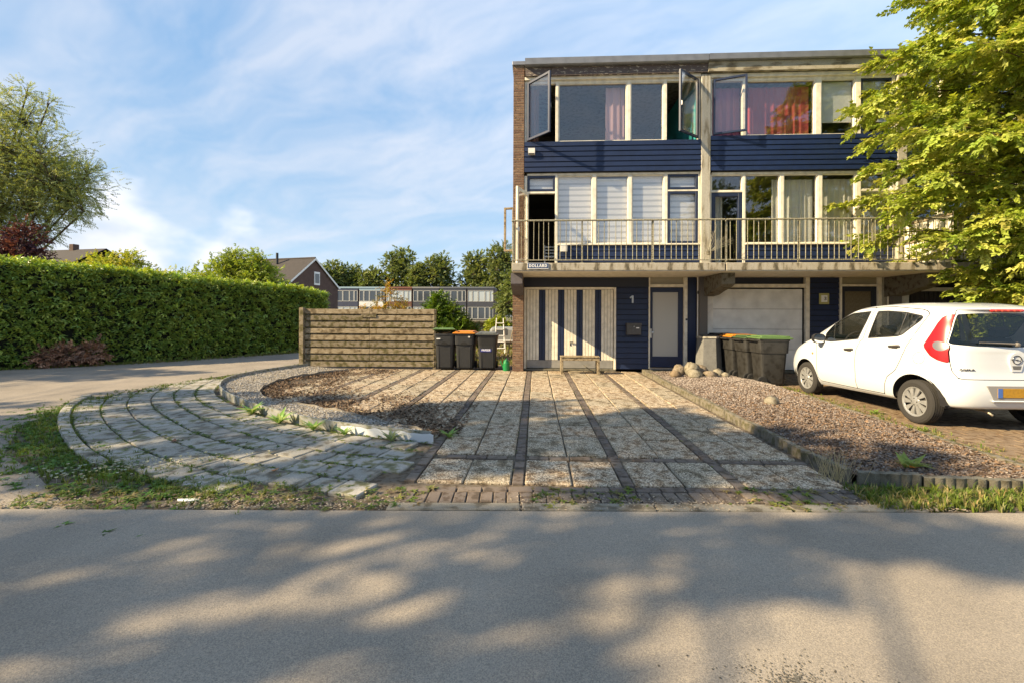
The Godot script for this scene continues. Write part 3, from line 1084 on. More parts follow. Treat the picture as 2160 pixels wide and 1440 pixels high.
func pane_mesh(w: float, h: float) -> ArrayMesh:
	var b := mb()
	for z in [0.0, -0.004, -0.020, -0.024]:
		b.quad(Vector3(-w / 2, -h / 2, z), Vector3(w / 2, -h / 2, z), Vector3(w / 2, h / 2, z), Vector3(-w / 2, h / 2, z), Vector3.BACK)
	return b.done()

# an opened casement: hinged at a vertical edge, its free edge pointing along dir
func casement(parent: Node3D, called: String, hinge: Vector3, dir: Vector3, w: float, h: float, m: Material, bar := 0.06) -> Node3D:
	var o := sub(called, parent, hinge)
	o.rotation.y = atan2(-dir.z, dir.x)
	obj("frame", frame_mesh(0, w, 0, h, 0, bar, 0.05), m, o)
	obj("pane", pane_mesh(w - 2 * bar + 0.01, h - 2 * bar + 0.01), M.glass, o, Vector3(w / 2, h / 2, 0))
	obj("handle", mb().cbox(Vector3(w - bar * 0.5, h * 0.45, -0.04), Vector3(0.02, 0.11, 0.03), 0.005).done(), M.white, o)
	return o

func boards(parent: Node3D, called: String, x0: float, x1: float, y0: float, y1: float, z: float, n: int, m: Material) -> Node3D:
	var o := sub(called, parent)
	var p := (y1 - y0) / n
	var b := mb()
	# each board leans out at its foot and laps the one below
	b.prism(pv2([[0.0, 0.012], [0.0, p], [0.012, p], [0.028, 0.016], [0.024, 0.012]]), -(x1 - x0) / 2, (x1 - x0) / 2, Vector3.ZERO, Basis(Vector3(0, 0, 1), Vector3(0, 1, 0), Vector3(-1, 0, 0)))
	var mesh := b.done()
	for i in n:
		obj("clapboard", mesh, m, o, Vector3((x0 + x1) / 2, y0 + i * p, z))
	obj("backing", boxmesh(Vector3(x1 - x0 - 0.004, y1 - y0, 0.03)), M.gap, o, Vector3((x0 + x1) / 2, (y0 + y1) / 2, z - 0.016))
	return o

func vboards(parent: Node3D, x0: float, x1: float, y0: float, y1: float, z: float, n: int, m: Material) -> void:
	var p := (x1 - x0) / n
	var mesh := mb().cbox(Vector3.ZERO, Vector3(p - 0.008, y1 - y0, 0.03), 0.006).done()
	for i in n:
		obj("board", mesh, m, parent, Vector3(x0 + (i + 0.5) * p, (y0 + y1) / 2, z))

func brick_pier(parent: Node3D, x0: float, x1: float, y1: float, z0: float, z1: float) -> void:
	var w := sub("end_wall", parent)
	obj("mortar", boxmesh(Vector3(x1 - x0 - 0.012, y1, z0 - z1 - 0.012)), M.mortar, w, Vector3((x0 + x1) / 2, y1 / 2, (z0 + z1) / 2))
	var p := 0.0628
	var n := int(y1 / p)
	var wide := (x1 - x0)
	var meshes := [mb().cbox(Vector3.ZERO, Vector3(0.196, 0.052, 0.10), 0.004).done(), mb().cbox(Vector3.ZERO, Vector3(wide - 0.196 - 0.010, 0.052, 0.10), 0.004).done()]
	for i in n:
		var y := (i + 0.5) * p
		var flip := i % 2 == 0
		var a := x0 + 0.098 if flip else x1 - 0.098
		var b := x1 - (wide - 0.206) / 2 if flip else x0 + (wide - 0.206) / 2
		obj("brick", meshes[0], M.brick[rng.randi() % 3], w, Vector3(a, y, z0 - 0.05 + rnd(-0.003, 0.002)))
		obj("brick", meshes[1], M.brick[rng.randi() % 3], w, Vector3(b, y, z0 - 0.05 + rnd(-0.003, 0.002)))
	# the rest of the end wall, seen only from the lane
	var side := mb()
	for i in n:
		var y := (i + 0.5) * p
		var z := z0 - 0.215 - (0.1 if i % 2 else 0.0)
		while z > z1 + 0.2:
			side.box(Vector3(x0 + 0.05, y, z), Vector3(0.10, 0.052, 0.198))
			z -= 0.209
	var s := obj("side_brickwork", side.done(), M.brick[0], w)
	s.set_meta("kind", "stuff")

func balcony(parent: Node3D, x0: float, x1: float, first: bool) -> void:
	var o := sub("balcony", parent)
	var zf := -10.25
	obj("slab", mb().cbox(Vector3((x0 + x1) / 2, 2.52, (zf - 11.7) / 2), Vector3(x1 - x0 - 0.008, 0.172, zf + 11.7), 0.012).done(), M.slab_face, o)
	obj("soffit", boxmesh(Vector3(x1 - x0 - 0.01, 0.008, 1.75)), M.cream, o, Vector3((x0 + x1) / 2, 2.428, -11.14))
	var r := mb()
	r.rod(Vector3(x0 + 0.02, 3.565, zf - 0.03), Vector3(x1, 3.565, zf - 0.03), 0.021, 8)
	if first:
		r.rod(Vector3(x0 + 0.02, 3.565, zf - 0.03), Vector3(x0 + 0.02, 3.565, -11.65), 0.021, 8)
		r.lathe(Vector3(x0 + 0.02, 3.565, zf - 0.03), Basis(), PackedVector2Array([Vector2(0.001, -0.024), Vector2(0.024, -0.012), Vector2(0.024, 0.012), Vector2(0.001, 0.024)]), 8)
	obj("top_rail", r.done(), M.rail, o)
	var r2 := mb()
	r2.cbox(Vector3((x0 + x1) / 2 + 0.01, 2.672, zf - 0.03), Vector3(x1 - x0 - 0.02, 0.022, 0.035), 0.004)
	if first:
		r2.cbox(Vector3(x0 + 0.02, 2.672, zf - 0.7), Vector3(0.035, 0.02, 1.3), 0.004)
	obj("bottom_rail", r2.done(), M.rail, o)
	var bal := mb().rod(Vector3(0, 2.68, 0), Vector3(0, 3.55, 0), 0.0085, 6).done()
	var x := x0 + 0.115
	while x < x1 - 0.03:
		obj("baluster", bal, M.rail, o, Vector3(x + rnd(-0.003, 0.003), 0, zf - 0.03)).rotation = Vector3(rnd(-0.006, 0.006), 0, rnd(-0.006, 0.006))
		x += 0.1225
	if first:
		var z := zf - 0.15
		while z > -11.55:
			obj("baluster", bal, M.rail, o, Vector3(x0 + 0.02, 0, z))
			z -= 0.1225
	var post := mb().cbox(Vector3(0, 3.08, 0), Vector3(0.034, 0.96, 0.034), 0.004).cbox(Vector3(0, 2.612, 0), Vector3(0.09, 0.012, 0.07), 0.003).done()
	x = x0 + 0.03
	while x < x1 - 0.2:
		obj("post", post, M.rail, o, Vector3(x, 0, zf - 0.075))
		x += 1.56

func corbel(parent: Node3D, x: float, w: float, m: Material) -> void:
	var b := mb()
	b.prism(pv2([[-11.95, 1.93], [-11.55, 1.96], [-11.3, 2.02], [-10.72, 2.13], [-10.66, 2.17], [-10.66, 2.422], [-11.95, 2.422]]), -w / 2, w / 2, Vector3(x, 0, 0), Basis(Vector3(0, 0, 1), Vector3(0, 1, 0), Vector3(-1, 0, 0)))
	obj("corbel", b.done(), m, parent)

func shell(parent: Node3D, x0: float, x1: float, inner: Material) -> void:
	# walls, floors and roof with thickness
	part("back_wall", Vector3(x0, 0, -20.2), Vector3(x1, 7.75, -20.0), M.far_brick, parent)
	part("party_wall", Vector3(x1 - 0.10, 0, -20.0), Vector3(x1 + 0.10, 7.70, -11.75), inner, parent)
	part("floor", Vector3(x0 + 0.02, 2.44, -20.0), Vector3(x1 - 0.1, 2.60, -11.90), M.interior, parent)
	part("floor", Vector3(x0 + 0.02, 5.15, -20.0), Vector3(x1 - 0.1, 5.40, -11.80), M.interior, parent)
	part("roof", Vector3(x0, 7.70, -20.2), Vector3(x1, 7.86, -11.66), M.mossy, parent)
	part("room_wall", Vector3(x0 + 0.02, 2.6, -16.1), Vector3(x1 - 0.1, 7.7, -16.0), inner, parent)

func make_house_one() -> void:
	var h := thing("terraced_house", "end house with brick corner, striped garage door and number 1", "house", Vector3.ZERO, 0, "terraced houses in the row")
	var X0 := -0.58
	brick_pier(h, X0, -0.30, 7.82, -11.65, -20.0)
	shell(h, -0.45, 4.26, M.interior)
	part("room_wall", Vector3(4.08, 5.42, -15.9), Vector3(4.14, 7.68, -11.9), M.interior_teal, h)
	part("column", Vector3(4.145, 2.61, -11.9), Vector3(4.375, 7.50, -11.63), M.column, h, 0.012)
	# roof edge
	var re := sub("roof_edge", h)
	obj("coping", mb().cbox(Vector3(-0.44, 7.87, -15.7), Vector3(0.34, 0.10, 8.2), 0.01).done(), M.zinc, re)
	obj("metal_trim", mb().prism(pv2([[-11.9, 7.74], [-11.50, 7.735], [-11.46, 7.755], [-11.44, 7.90], [-11.9, 7.91]]), -2.27, 2.27, Vector3(1.99, 0, 0), Basis(Vector3(0, 0, 1), Vector3(0, 1, 0), Vector3(-1, 0, 0))).done(), M.zinc, re)
	for f in [[-0.27, 0.382], [0.39, 2.331], [2.339, 4.28]]:
		obj("fascia_board", mb().cbox(Vector3((f[0] + f[1]) / 2, 7.63, -11.62), Vector3(f[1] - f[0], 0.215, 0.07), 0.005).done(), M.fascia, re)
	part("lintel", Vector3(-0.29, 7.45, -11.85), Vector3(4.14, 7.53, -11.655), M.cream, h, 0.005)
	# top floor windows
	var zt := -11.76
	for xx in [[-0.295, -0.225], [0.505, 0.575], [2.315, 2.405], [3.235, 3.315], [4.09, 4.14]]:
		part("mullion", Vector3(xx[0], 5.87, zt - 0.06), Vector3(xx[1], 7.45, zt + 0.05), M.cream, h, 0.006)
	part("window_rail", Vector3(-0.225, 7.38, zt - 0.05), Vector3(4.09, 7.45, zt + 0.04), M.cream, h, 0.004)
	window_part(h, 0.578, 2.312, 5.89, 7.378, zt, M.cream, 0.022)
	window_part(h, 2.408, 3.232, 5.89, 7.378, zt, M.cream, 0.022)
	casement(h, "open_casement", Vector3(-0.21, 5.90, zt + 0.07), Vector3(0.60, 0, 0.62), 0.80, 1.50, M.navy_frame)
	casement(h, "open_casement", Vector3(4.08, 5.90, zt + 0.07), Vector3(-0.62, 0, 0.52), 0.80, 1.50, M.navy_frame)
	boards(h, "cladding_band", -0.292, 4.14, 5.08, 5.865, -11.66, 6, M.navy)
	# vent in the cladding
	var v := sub("vent", h, Vector3(-0.11, 5.60, -11.61))
	obj("hood", mb().prism(pv2([[0, -0.085], [0.05, -0.05], [0.06, 0.075], [0, 0.085]]), -0.085, 0.085, Vector3.ZERO, Basis(Vector3(0, 0, 1), Vector3(0, 1, 0), Vector3(-1, 0, 0))).done(), M.white, v)
	obj("grille", boxmesh(Vector3(0.13, 0.04, 0.02)), M.gap, v, Vector3(0, -0.06, 0.032))
	# balcony floor: door, panes and casements
	var zm := -11.76
	for xx in [[-0.295, -0.22, 2.62], [0.50, 0.565, 2.62], [1.45, 1.545, 3.25], [2.36, 2.445, 3.25], [3.255, 3.34, 3.25], [4.105, 4.145, 3.25]]:
		part("mullion", Vector3(xx[0], xx[2], zm - 0.06), Vector3(xx[1], 5.02, zm + 0.05), M.cream, h, 0.006)
	part("window_rail", Vector3(-0.22, 5.02, zm - 0.06), Vector3(4.14, 5.075, zm + 0.05), M.cream, h, 0.004)
	part("window_rail", Vector3(-0.22, 4.56, zm - 0.05), Vector3(0.50, 4.61, zm + 0.045), M.cream, h, 0.004)
	part("window_rail", Vector3(3.34, 4.585, zm - 0.05), Vector3(4.105, 4.625, zm + 0.045), M.cream, h, 0.004)
	part("window_sill", Vector3(0.565, 3.225, zm - 0.06), Vector3(4.14, 3.262, zm + 0.09), M.cream, h, 0.006)
	window_part(h, -0.215, 0.498, 4.615, 5.015, zm + 0.01, M.navy_frame, 0.06)
	window_part(h, 3.345, 4.10, 4.63, 5.015, zm + 0.01, M.navy_frame, 0.06)
	window_part(h, 3.345, 4.10, 3.265, 4.58, zm + 0.01, M.navy_frame, 0.06)
	for xx in [[0.568, 1.447], [1.548, 2.357], [2.448, 3.252]]:
		window_part(h, xx[0], xx[1], 3.27, 5.015, zm, M.cream, 0.018)
	boards(h, "cladding_band", 0.57, 4.14, 2.63, 3.22, -11.74, 4, M.navy)
	casement(h, "open_balcony_door", Vector3(-0.20, 2.66, zm + 0.07), Vector3(-0.26, 0, 0.70), 0.74, 1.90, M.cream, 0.085)
	# window of the end wall, pushed open
	var so := sub("open_casement", h, Vector3(-0.59, 3.20, -12.6))
	so.rotation.y = PI - 0.16
	obj("frame", frame_mesh(0, 0.29, 0, 1.22, 0, 0.055, 0.06), M.bench, so)
	obj("pane", pane_mesh(0.19, 1.12), M.glass, so, Vector3(0.145, 0.61, 0))
	balcony(h, -0.54, 4.185, true)
	corbel(h, -0.44, 0.27, mt(lin(0.12, 0.11, 0.125), 0.7, {"tex": T.blotch, "sc": 0.8}))
	corbel(h, 4.42, 0.30, M.mossy)
	# ground floor
	var zg := -11.95
	part("header", Vector3(-0.30, 2.175, zg - 0.1), Vector3(2.93, 2.424, zg + 0.04), M.navy_dark, h, 0.004)
	var g := sub("garage_door", h)
	obj("frame", mb().cbox(Vector3(-0.262, 1.1, zg + 0.02), Vector3(0.066, 2.12, 0.10), 0.005).cbox(Vector3(2.065, 1.1, zg + 0.02), Vector3(0.05, 2.12, 0.10), 0.005).cbox(Vector3(0.90, 2.135, zg + 0.02), Vector3(2.256, 0.06, 0.094), 0.005).done(), M.cream, g)
	obj("kick_panel", mb().cbox(Vector3(0.90, 0.17, zg), Vector3(2.24, 0.20, 0.03), 0.004).done(), mt(lin(0.30, 0.29, 0.27), 0.6, {"tex": T.blotch, "sc": 0.6}), g)
	obj("threshold", mb().cbox(Vector3(0.90, 0.03, zg + 0.02), Vector3(2.36, 0.055, 0.16), 0.006).done(), M.mossy, g)
	obj("backing", boxmesh(Vector3(2.24, 1.84, 0.02)), M.gap, g, Vector3(0.90, 1.19, zg - 0.03))
	var xs := [-0.22, 0.10, 0.262, 0.596, 0.757, 1.077, 1.237, 1.556, 1.715, 2.03]
	for i in 9:
		if i % 2 == 0:
			vboards(g, xs[i], xs[i + 1], 0.275, 2.10, zg, 4, M.cream)
		else:
			vboards(g, xs[i], xs[i + 1], 0.275, 2.10, zg + 0.004, 2, M.navy)
	obj("handle", mb().cbox(Vector3(0.95, 0.74, zg + 0.045), Vector3(0.10, 0.022, 0.03), 0.006).cbox(Vector3(0.92, 0.68, zg + 0.02), Vector3(0.03, 0.06, 0.016), 0.004).rod(Vector3(0.905, 0.74, zg), Vector3(0.905, 0.74, zg + 0.05), 0.009).done(), M.black_metal, g)
	boards(h, "cladding_panel", 2.10, 2.93, 0.05, 2.424, zg, 17, M.navy)
	var num := obj("house_number", text_mesh("1", 0.19, 0.03), M.steel, h, Vector3(2.50, 1.85, zg + 0.05))
	num.set_meta("label", "metal numeral 1 on the dark blue boards")
	var mbx := sub("letterbox", h, Vector3(2.53, 1.09, zg + 0.10))
	obj("box", mb().cbox(Vector3.ZERO, Vector3(0.37, 0.29, 0.13), 0.01).done(), M.gray_box, mbx)
	obj("lid", mb().cbox(Vector3(0, 0.125, 0.01), Vector3(0.385, 0.06, 0.15), 0.01).done(), M.gray_box, mbx)
	obj("name_plate", boxmesh(Vector3(0.075, 0.026, 0.006)), M.print_white, mbx, Vector3(0.09, 0.03, 0.068))
	obj("lock", mb().lathe(Vector3(0, 0.065, 0.066), Basis(Vector3.RIGHT, PI / 2), PackedVector2Array([Vector2(0.001, 0.008), Vector2(0.011, 0.008), Vector2(0.012, 0)]), 10).done(), M.steel, mbx)
	# front door
	var d := sub("front_door", h)
	obj("frame", mb().cbox(Vector3(2.945, 1.25, zg), Vector3(0.035, 2.35, 0.10), 0.004).cbox(Vector3(3.854, 1.24, zg + 0.02), Vector3(0.085, 2.36, 0.14), 0.006).cbox(Vector3(3.387, 2.205, zg + 0.01), Vector3(0.848, 0.075, 0.12), 0.005).done(), M.cream, d)
	obj("leaf", mb().cbox(Vector3(3.0, 1.14, zg - 0.02), Vector3(0.075, 2.04, 0.05), 0.004).cbox(Vector3(3.75, 1.14, zg - 0.02), Vector3(0.125, 2.04, 0.05), 0.004).cbox(Vector3(3.362, 2.10, zg - 0.02), Vector3(0.651, 0.12, 0.05), 0.004).cbox(Vector3(3.362, 0.255, zg - 0.02), Vector3(0.651, 0.27, 0.05), 0.004).done(), M.navy, d)
	obj("glass", boxmesh(Vector3(0.66, 1.66, 0.012)), M.frost, d, Vector3(3.362, 1.215, zg - 0.03))
	obj("handle", mb().cbox(Vector3(2.99, 0.98, zg + 0.012), Vector3(0.045, 0.24, 0.012), 0.004).lathe(Vector3(3.03, 1.0, zg + 0.055), Basis(Vector3.RIGHT, PI / 2), PackedVector2Array([Vector2(0.001, 0.025), Vector2(0.026, 0.018), Vector2(0.028, -0.01), Vector2(0.012, -0.02), Vector2(0.012, -0.05)]), 14).done(), M.steel, d)
	obj("threshold", mb().cbox(Vector3(3.38, 0.085, zg + 0.02), Vector3(0.86, 0.05, 0.12), 0.004).done(), M.steel, d)
	obj("transom_pane", boxmesh(Vector3(0.85, 0.18, 0.012)), mt(lin(0.34, 0.31, 0.24), 0.3), d, Vector3(3.387, 2.333, zg - 0.02))
	var bell := sub("doorbell", h, Vector3(3.862, 1.30, zg + 0.10))
	obj("plate", mb().cbox(Vector3.ZERO, Vector3(0.055, 0.14, 0.022), 0.005).done(), M.white, bell)
	obj("camera_eye", boxmesh(Vector3(0.045, 0.05, 0.006)), M.black_metal, bell, Vector3(0, 0.04, 0.013))
	part("door_step", Vector3(2.80, 0.0, -11.9), Vector3(4.2, 0.055, -11.45), M.mossy, h, 0.012)
	part("side_panel", Vector3(3.905, 0.05, zg - 0.03), Vector3(4.13, 2.424, zg + 0.03), M.navy, h, 0.004)
	obj("drain_pipe", mb().rod(Vector3(4.16, 0.0, zg + 0.08), Vector3(4.16, 2.42, zg + 0.08), 0.022, 10).done(), M.white, h)
	# street name on the slab's edge
	var sg := thing("street_sign", "blue street name sign on the balcony edge reading DOLLARD", "sign", Vector3(0.057, 2.535, -10.236))
	obj("plate", mb().cbox(Vector3.ZERO, Vector3(0.475, 0.135, 0.012), 0.004).done(), M.print_white, sg)
	obj("field", boxmesh(Vector3(0.465, 0.112, 0.004)), M.sign_blue, sg, Vector3(0, 0.006, 0.0075))
	obj("lettering", text_mesh("DOLLARD", 0.066, 0.004, true), M.print_white, sg, Vector3(0, 0.004, 0.012))

func make_house_two() -> void:
	var h := thing("terraced_house", "middle house with plain white garage door and number 3", "house", Vector3.ZERO, 0, "terraced houses in the row")
	shell(h, 4.36, 8.98, M.interior)
	part("column", Vector3(8.875, 2.61, -11.9), Vector3(9.105, 7.50, -11.63), M.column, h, 0.012)
	var re := sub("roof_edge", h)
	obj("metal_trim", mb().prism(pv2([[-11.9, 7.765], [-11.50, 7.76], [-11.46, 7.775], [-11.44, 7.905], [-11.9, 7.915]]), -2.36, 2.36, Vector3(6.63, 0, 0), Basis(Vector3(0, 0, 1), Vector3(0, 1, 0), Vector3(-1, 0, 0))).done(), M.zinc, re)
	obj("fascia_board", mb().cbox(Vector3(6.64, 7.64, -11.60), Vector3(4.70, 0.245, 0.09), 0.006).done(), M.fascia_cream, re)
	part("lintel", Vector3(4.38, 7.42, -11.85), Vector3(8.875, 7.515, -11.66), M.cream, h, 0.005)
	var zt := -11.76
	for xx in [[4.38, 4.445], [5.19, 5.27], [6.965, 7.10], [7.925, 8.055], [8.80, 8.87]]:
		part("mullion", Vector3(xx[0], 5.96, zt - 0.06), Vector3(xx[1], 7.42, zt + 0.05), M.cream, h, 0.006)
	part("window_rail", Vector3(4.445, 7.35, zt - 0.05), Vector3(8.80, 7.42, zt + 0.04), M.cream, h, 0.004)
	window_part(h, 5.273, 6.962, 5.97, 7.348, zt, M.cream, 0.022)
	window_part(h, 7.103, 7.922, 5.97, 7.348, zt, M.cream, 0.022)
	window_part(h, 8.058, 8.797, 5.97, 7.348, zt, M.navy_frame, 0.05)
	casement(h, "open_casement", Vector3(4.455, 5.98, zt + 0.07), Vector3(0.72, 0, 0.24), 0.77, 1.40, M.navy_frame, 0.05)
	boards(h, "cladding_band", 4.385, 8.87, 5.06, 5.95, -11.66, 7, M.navy_worn)
	var zm := -11.76
	for xx in [[4.38, 4.43, 2.62], [5.20, 5.265, 2.62], [6.115, 6.205, 3.25], [7.03, 7.135, 3.25], [7.945, 8.06, 3.25], [8.82, 8.87, 3.25]]:
		part("mullion", Vector3(xx[0], xx[2], zm - 0.06), Vector3(xx[1], 4.99, zm + 0.05), M.cream, h, 0.006)
	part("window_rail", Vector3(4.43, 4.99, zm - 0.06), Vector3(8.87, 5.05, zm + 0.05), M.cream, h, 0.004)
	part("window_rail", Vector3(4.43, 4.545, zm - 0.05), Vector3(5.20, 4.585, zm + 0.045), M.cream, h, 0.004)
	part("window_rail", Vector3(8.06, 4.545, zm - 0.05), Vector3(8.82, 4.585, zm + 0.045), M.cream, h, 0.004)
	part("window_sill", Vector3(5.265, 3.225, zm - 0.06), Vector3(8.87, 3.262, zm + 0.09), M.cream, h, 0.006)
	window_part(h, 4.433, 5.197, 4.588, 4.988, zm, M.cream, 0.018)
	window_part(h, 4.433, 5.197, 2.66, 4.542, zm, M.navy_frame, 0.10)
	for xx in [[5.268, 6.112], [6.208, 7.027], [7.138, 7.942]]:
		window_part(h, xx[0], xx[1], 3.27, 4.985, zm, M.cream, 0.018)
	window_part(h, 8.063, 8.817, 3.27, 4.54, zm, M.cream, 0.018)
	window_part(h, 8.063, 8.817, 4.588, 4.988, zm, M.cream, 0.018)
	boards(h, "cladding_band", 5.27, 8.87, 2.63, 3.22, -11.74, 4, M.navy)
	balcony(h, 4.20, 8.97, false)
	corbel(h, 8.95, 0.30, M.mossy)
	var zg := -11.95
	part("wall", Vector3(4.20, 0.0, zg - 0.1), Vector3(4.56, 2.424, zg + 0.03), M.white, h)
	part("header", Vector3(4.58, 2.26, zg - 0.1), Vector3(6.84, 2.424, zg - 0.04), M.navy_dark, h)
	obj("door_surround", mb().cbox(Vector3(5.71, 2.205, zg), Vector3(2.27, 0.09, 0.12), 0.005).cbox(Vector3(6.90, 1.23, zg), Vector3(0.10, 2.38, 0.12), 0.005).done(), M.cream, h)
	part("jamb", Vector3(6.805, 0.06, zg - 0.08), Vector3(6.848, 2.155, zg - 0.02), M.gap, h)
	var g := sub("garage_door", h)
	for i in 4:
		obj("section", mb().cbox(Vector3(5.685, 0.33 + i * 0.5135, zg - 0.03), Vector3(2.235, 0.508, 0.04), 0.006).done(), mt(lin(0.84, 0.835, 0.80), 0.45, {"tex": T.blotch, "sc": 0.3}), g)
	obj("threshold", mb().cbox(Vector3(5.70, 0.03, zg), Vector3(2.3, 0.06, 0.2), 0.006).done(), M.mossy, g)
	boards(h, "cladding_panel", 6.96, 7.70, 0.05, 2.424, zg - 0.02, 17, M.navy_worn)
	var np := sub("house_number", h, Vector3(7.315, 1.88, zg + 0.03))
	obj("plate", mb().cbox(Vector3.ZERO, Vector3(0.245, 0.275, 0.02), 0.005).done(), mt(lin(0.40, 0.38, 0.14), 0.5), np)
	obj("field", boxmesh(Vector3(0.15, 0.17, 0.004)), M.print_white, np, Vector3(0, 0, 0.012))
	obj("numeral", text_mesh("3", 0.085, 0.004, true), M.black_metal, np, Vector3(0.022, 0, 0.016))
	var d := sub("front_door", h)
	obj("frame", mb().cbox(Vector3(7.725, 1.25, zg), Vector3(0.045, 2.35, 0.10), 0.004).cbox(Vector3(8.665, 1.24, zg), Vector3(0.085, 2.36, 0.12), 0.006).cbox(Vector3(8.185, 2.22, zg), Vector3(0.87, 0.05, 0.11), 0.005).done(), M.cream, d)
	obj("leaf", mb().cbox(Vector3(7.80, 1.14, zg - 0.03), Vector3(0.10, 2.1, 0.05), 0.004).cbox(Vector3(8.56, 1.14, zg - 0.03), Vector3(0.12, 2.1, 0.05), 0.004).cbox(Vector3(8.175, 2.13, zg - 0.03), Vector3(0.649, 0.12, 0.05), 0.004).cbox(Vector3(8.175, 0.3, zg - 0.03), Vector3(0.649, 0.4, 0.05), 0.004).done(), M.navy_dark, d)
	obj("glass", boxmesh(Vector3(0.66, 1.6, 0.012)), M.frost_dark, d, Vector3(8.175, 1.28, zg - 0.04))
	obj("transom_pane", boxmesh(Vector3(0.87, 0.17, 0.012)), mt(lin(0.30, 0.27, 0.19), 0.3), d, Vector3(8.185, 2.335, zg - 0.02))
	part("wall", Vector3(8.71, 0.0, zg - 0.1), Vector3(9.10, 2.424, zg), M.column, h)
	obj("drain_pipe", mb().rod(Vector3(8.86, 0.0, zg + 0.05), Vector3(8.86, 2.42, zg + 0.05), 0.02, 10).rod(Vector3(8.92, 0.0, zg + 0.04), Vector3(8.92, 2.42, zg + 0.04), 0.014, 8).done(), M.cream, h)
	# wall lamp with its loose cable
	var l := thing("wall_lamp", "small black outdoor lamp with hanging cable beside white garage door", "lamp", Vector3(4.19, 2.02, zg + 0.08))
	obj("housing", mb().lathe(Vector3(0, 0, 0.02), Basis(), PackedVector2Array([Vector2(0.001, 0.06), Vector2(0.05, 0.05), Vector2(0.055, 0.0), Vector2(0.05, -0.03), Vector2(0.001, -0.035)]), 12).done(), M.black_metal, l)
	obj("cover", mb().lathe(Vector3(0.02, 0.0, 0.035), Basis(), PackedVector2Array([Vector2(0.001, 0.022), Vector2(0.056, 0.02), Vector2(0.058, -0.012), Vector2(0.001, -0.014)]), 12).done(), M.print_white, l)
	obj("sensor", mb().lathe(Vector3(0, -0.07, 0.02), Basis(), PackedVector2Array([Vector2(0.001, 0.03), Vector2(0.028, 0.02), Vector2(0.03, -0.015), Vector2(0.001, -0.03)]), 10).done(), M.black_metal, l)
	var cp := PackedVector3Array()
	var cr := PackedFloat32Array()
	for i in 15:
		var t := i / 14.0
		cp.append(Vector3(0.02 + 0.13 * sin(t * PI) * (0.4 + t), -0.1 - 0.62 * sin(t * PI * 0.62) , 0.0))
		cr.append(0.005)
	obj("cable", mb().tube(cp, cr, 5).done(), M.black_metal, l)
	var sw := thing("wall_switch", "tiny white switch plate on the wall between the two houses", "switch", Vector3(4.40, 1.34, zg + 0.036))
	obj("plate", mb().cbox(Vector3.ZERO, Vector3(0.05, 0.10, 0.012), 0.003).done(), M.white, sw)
	obj("button", boxmesh(Vector3(0.014, 0.014, 0.006)), M.black_metal, sw, Vector3(0, -0.01, 0.008))

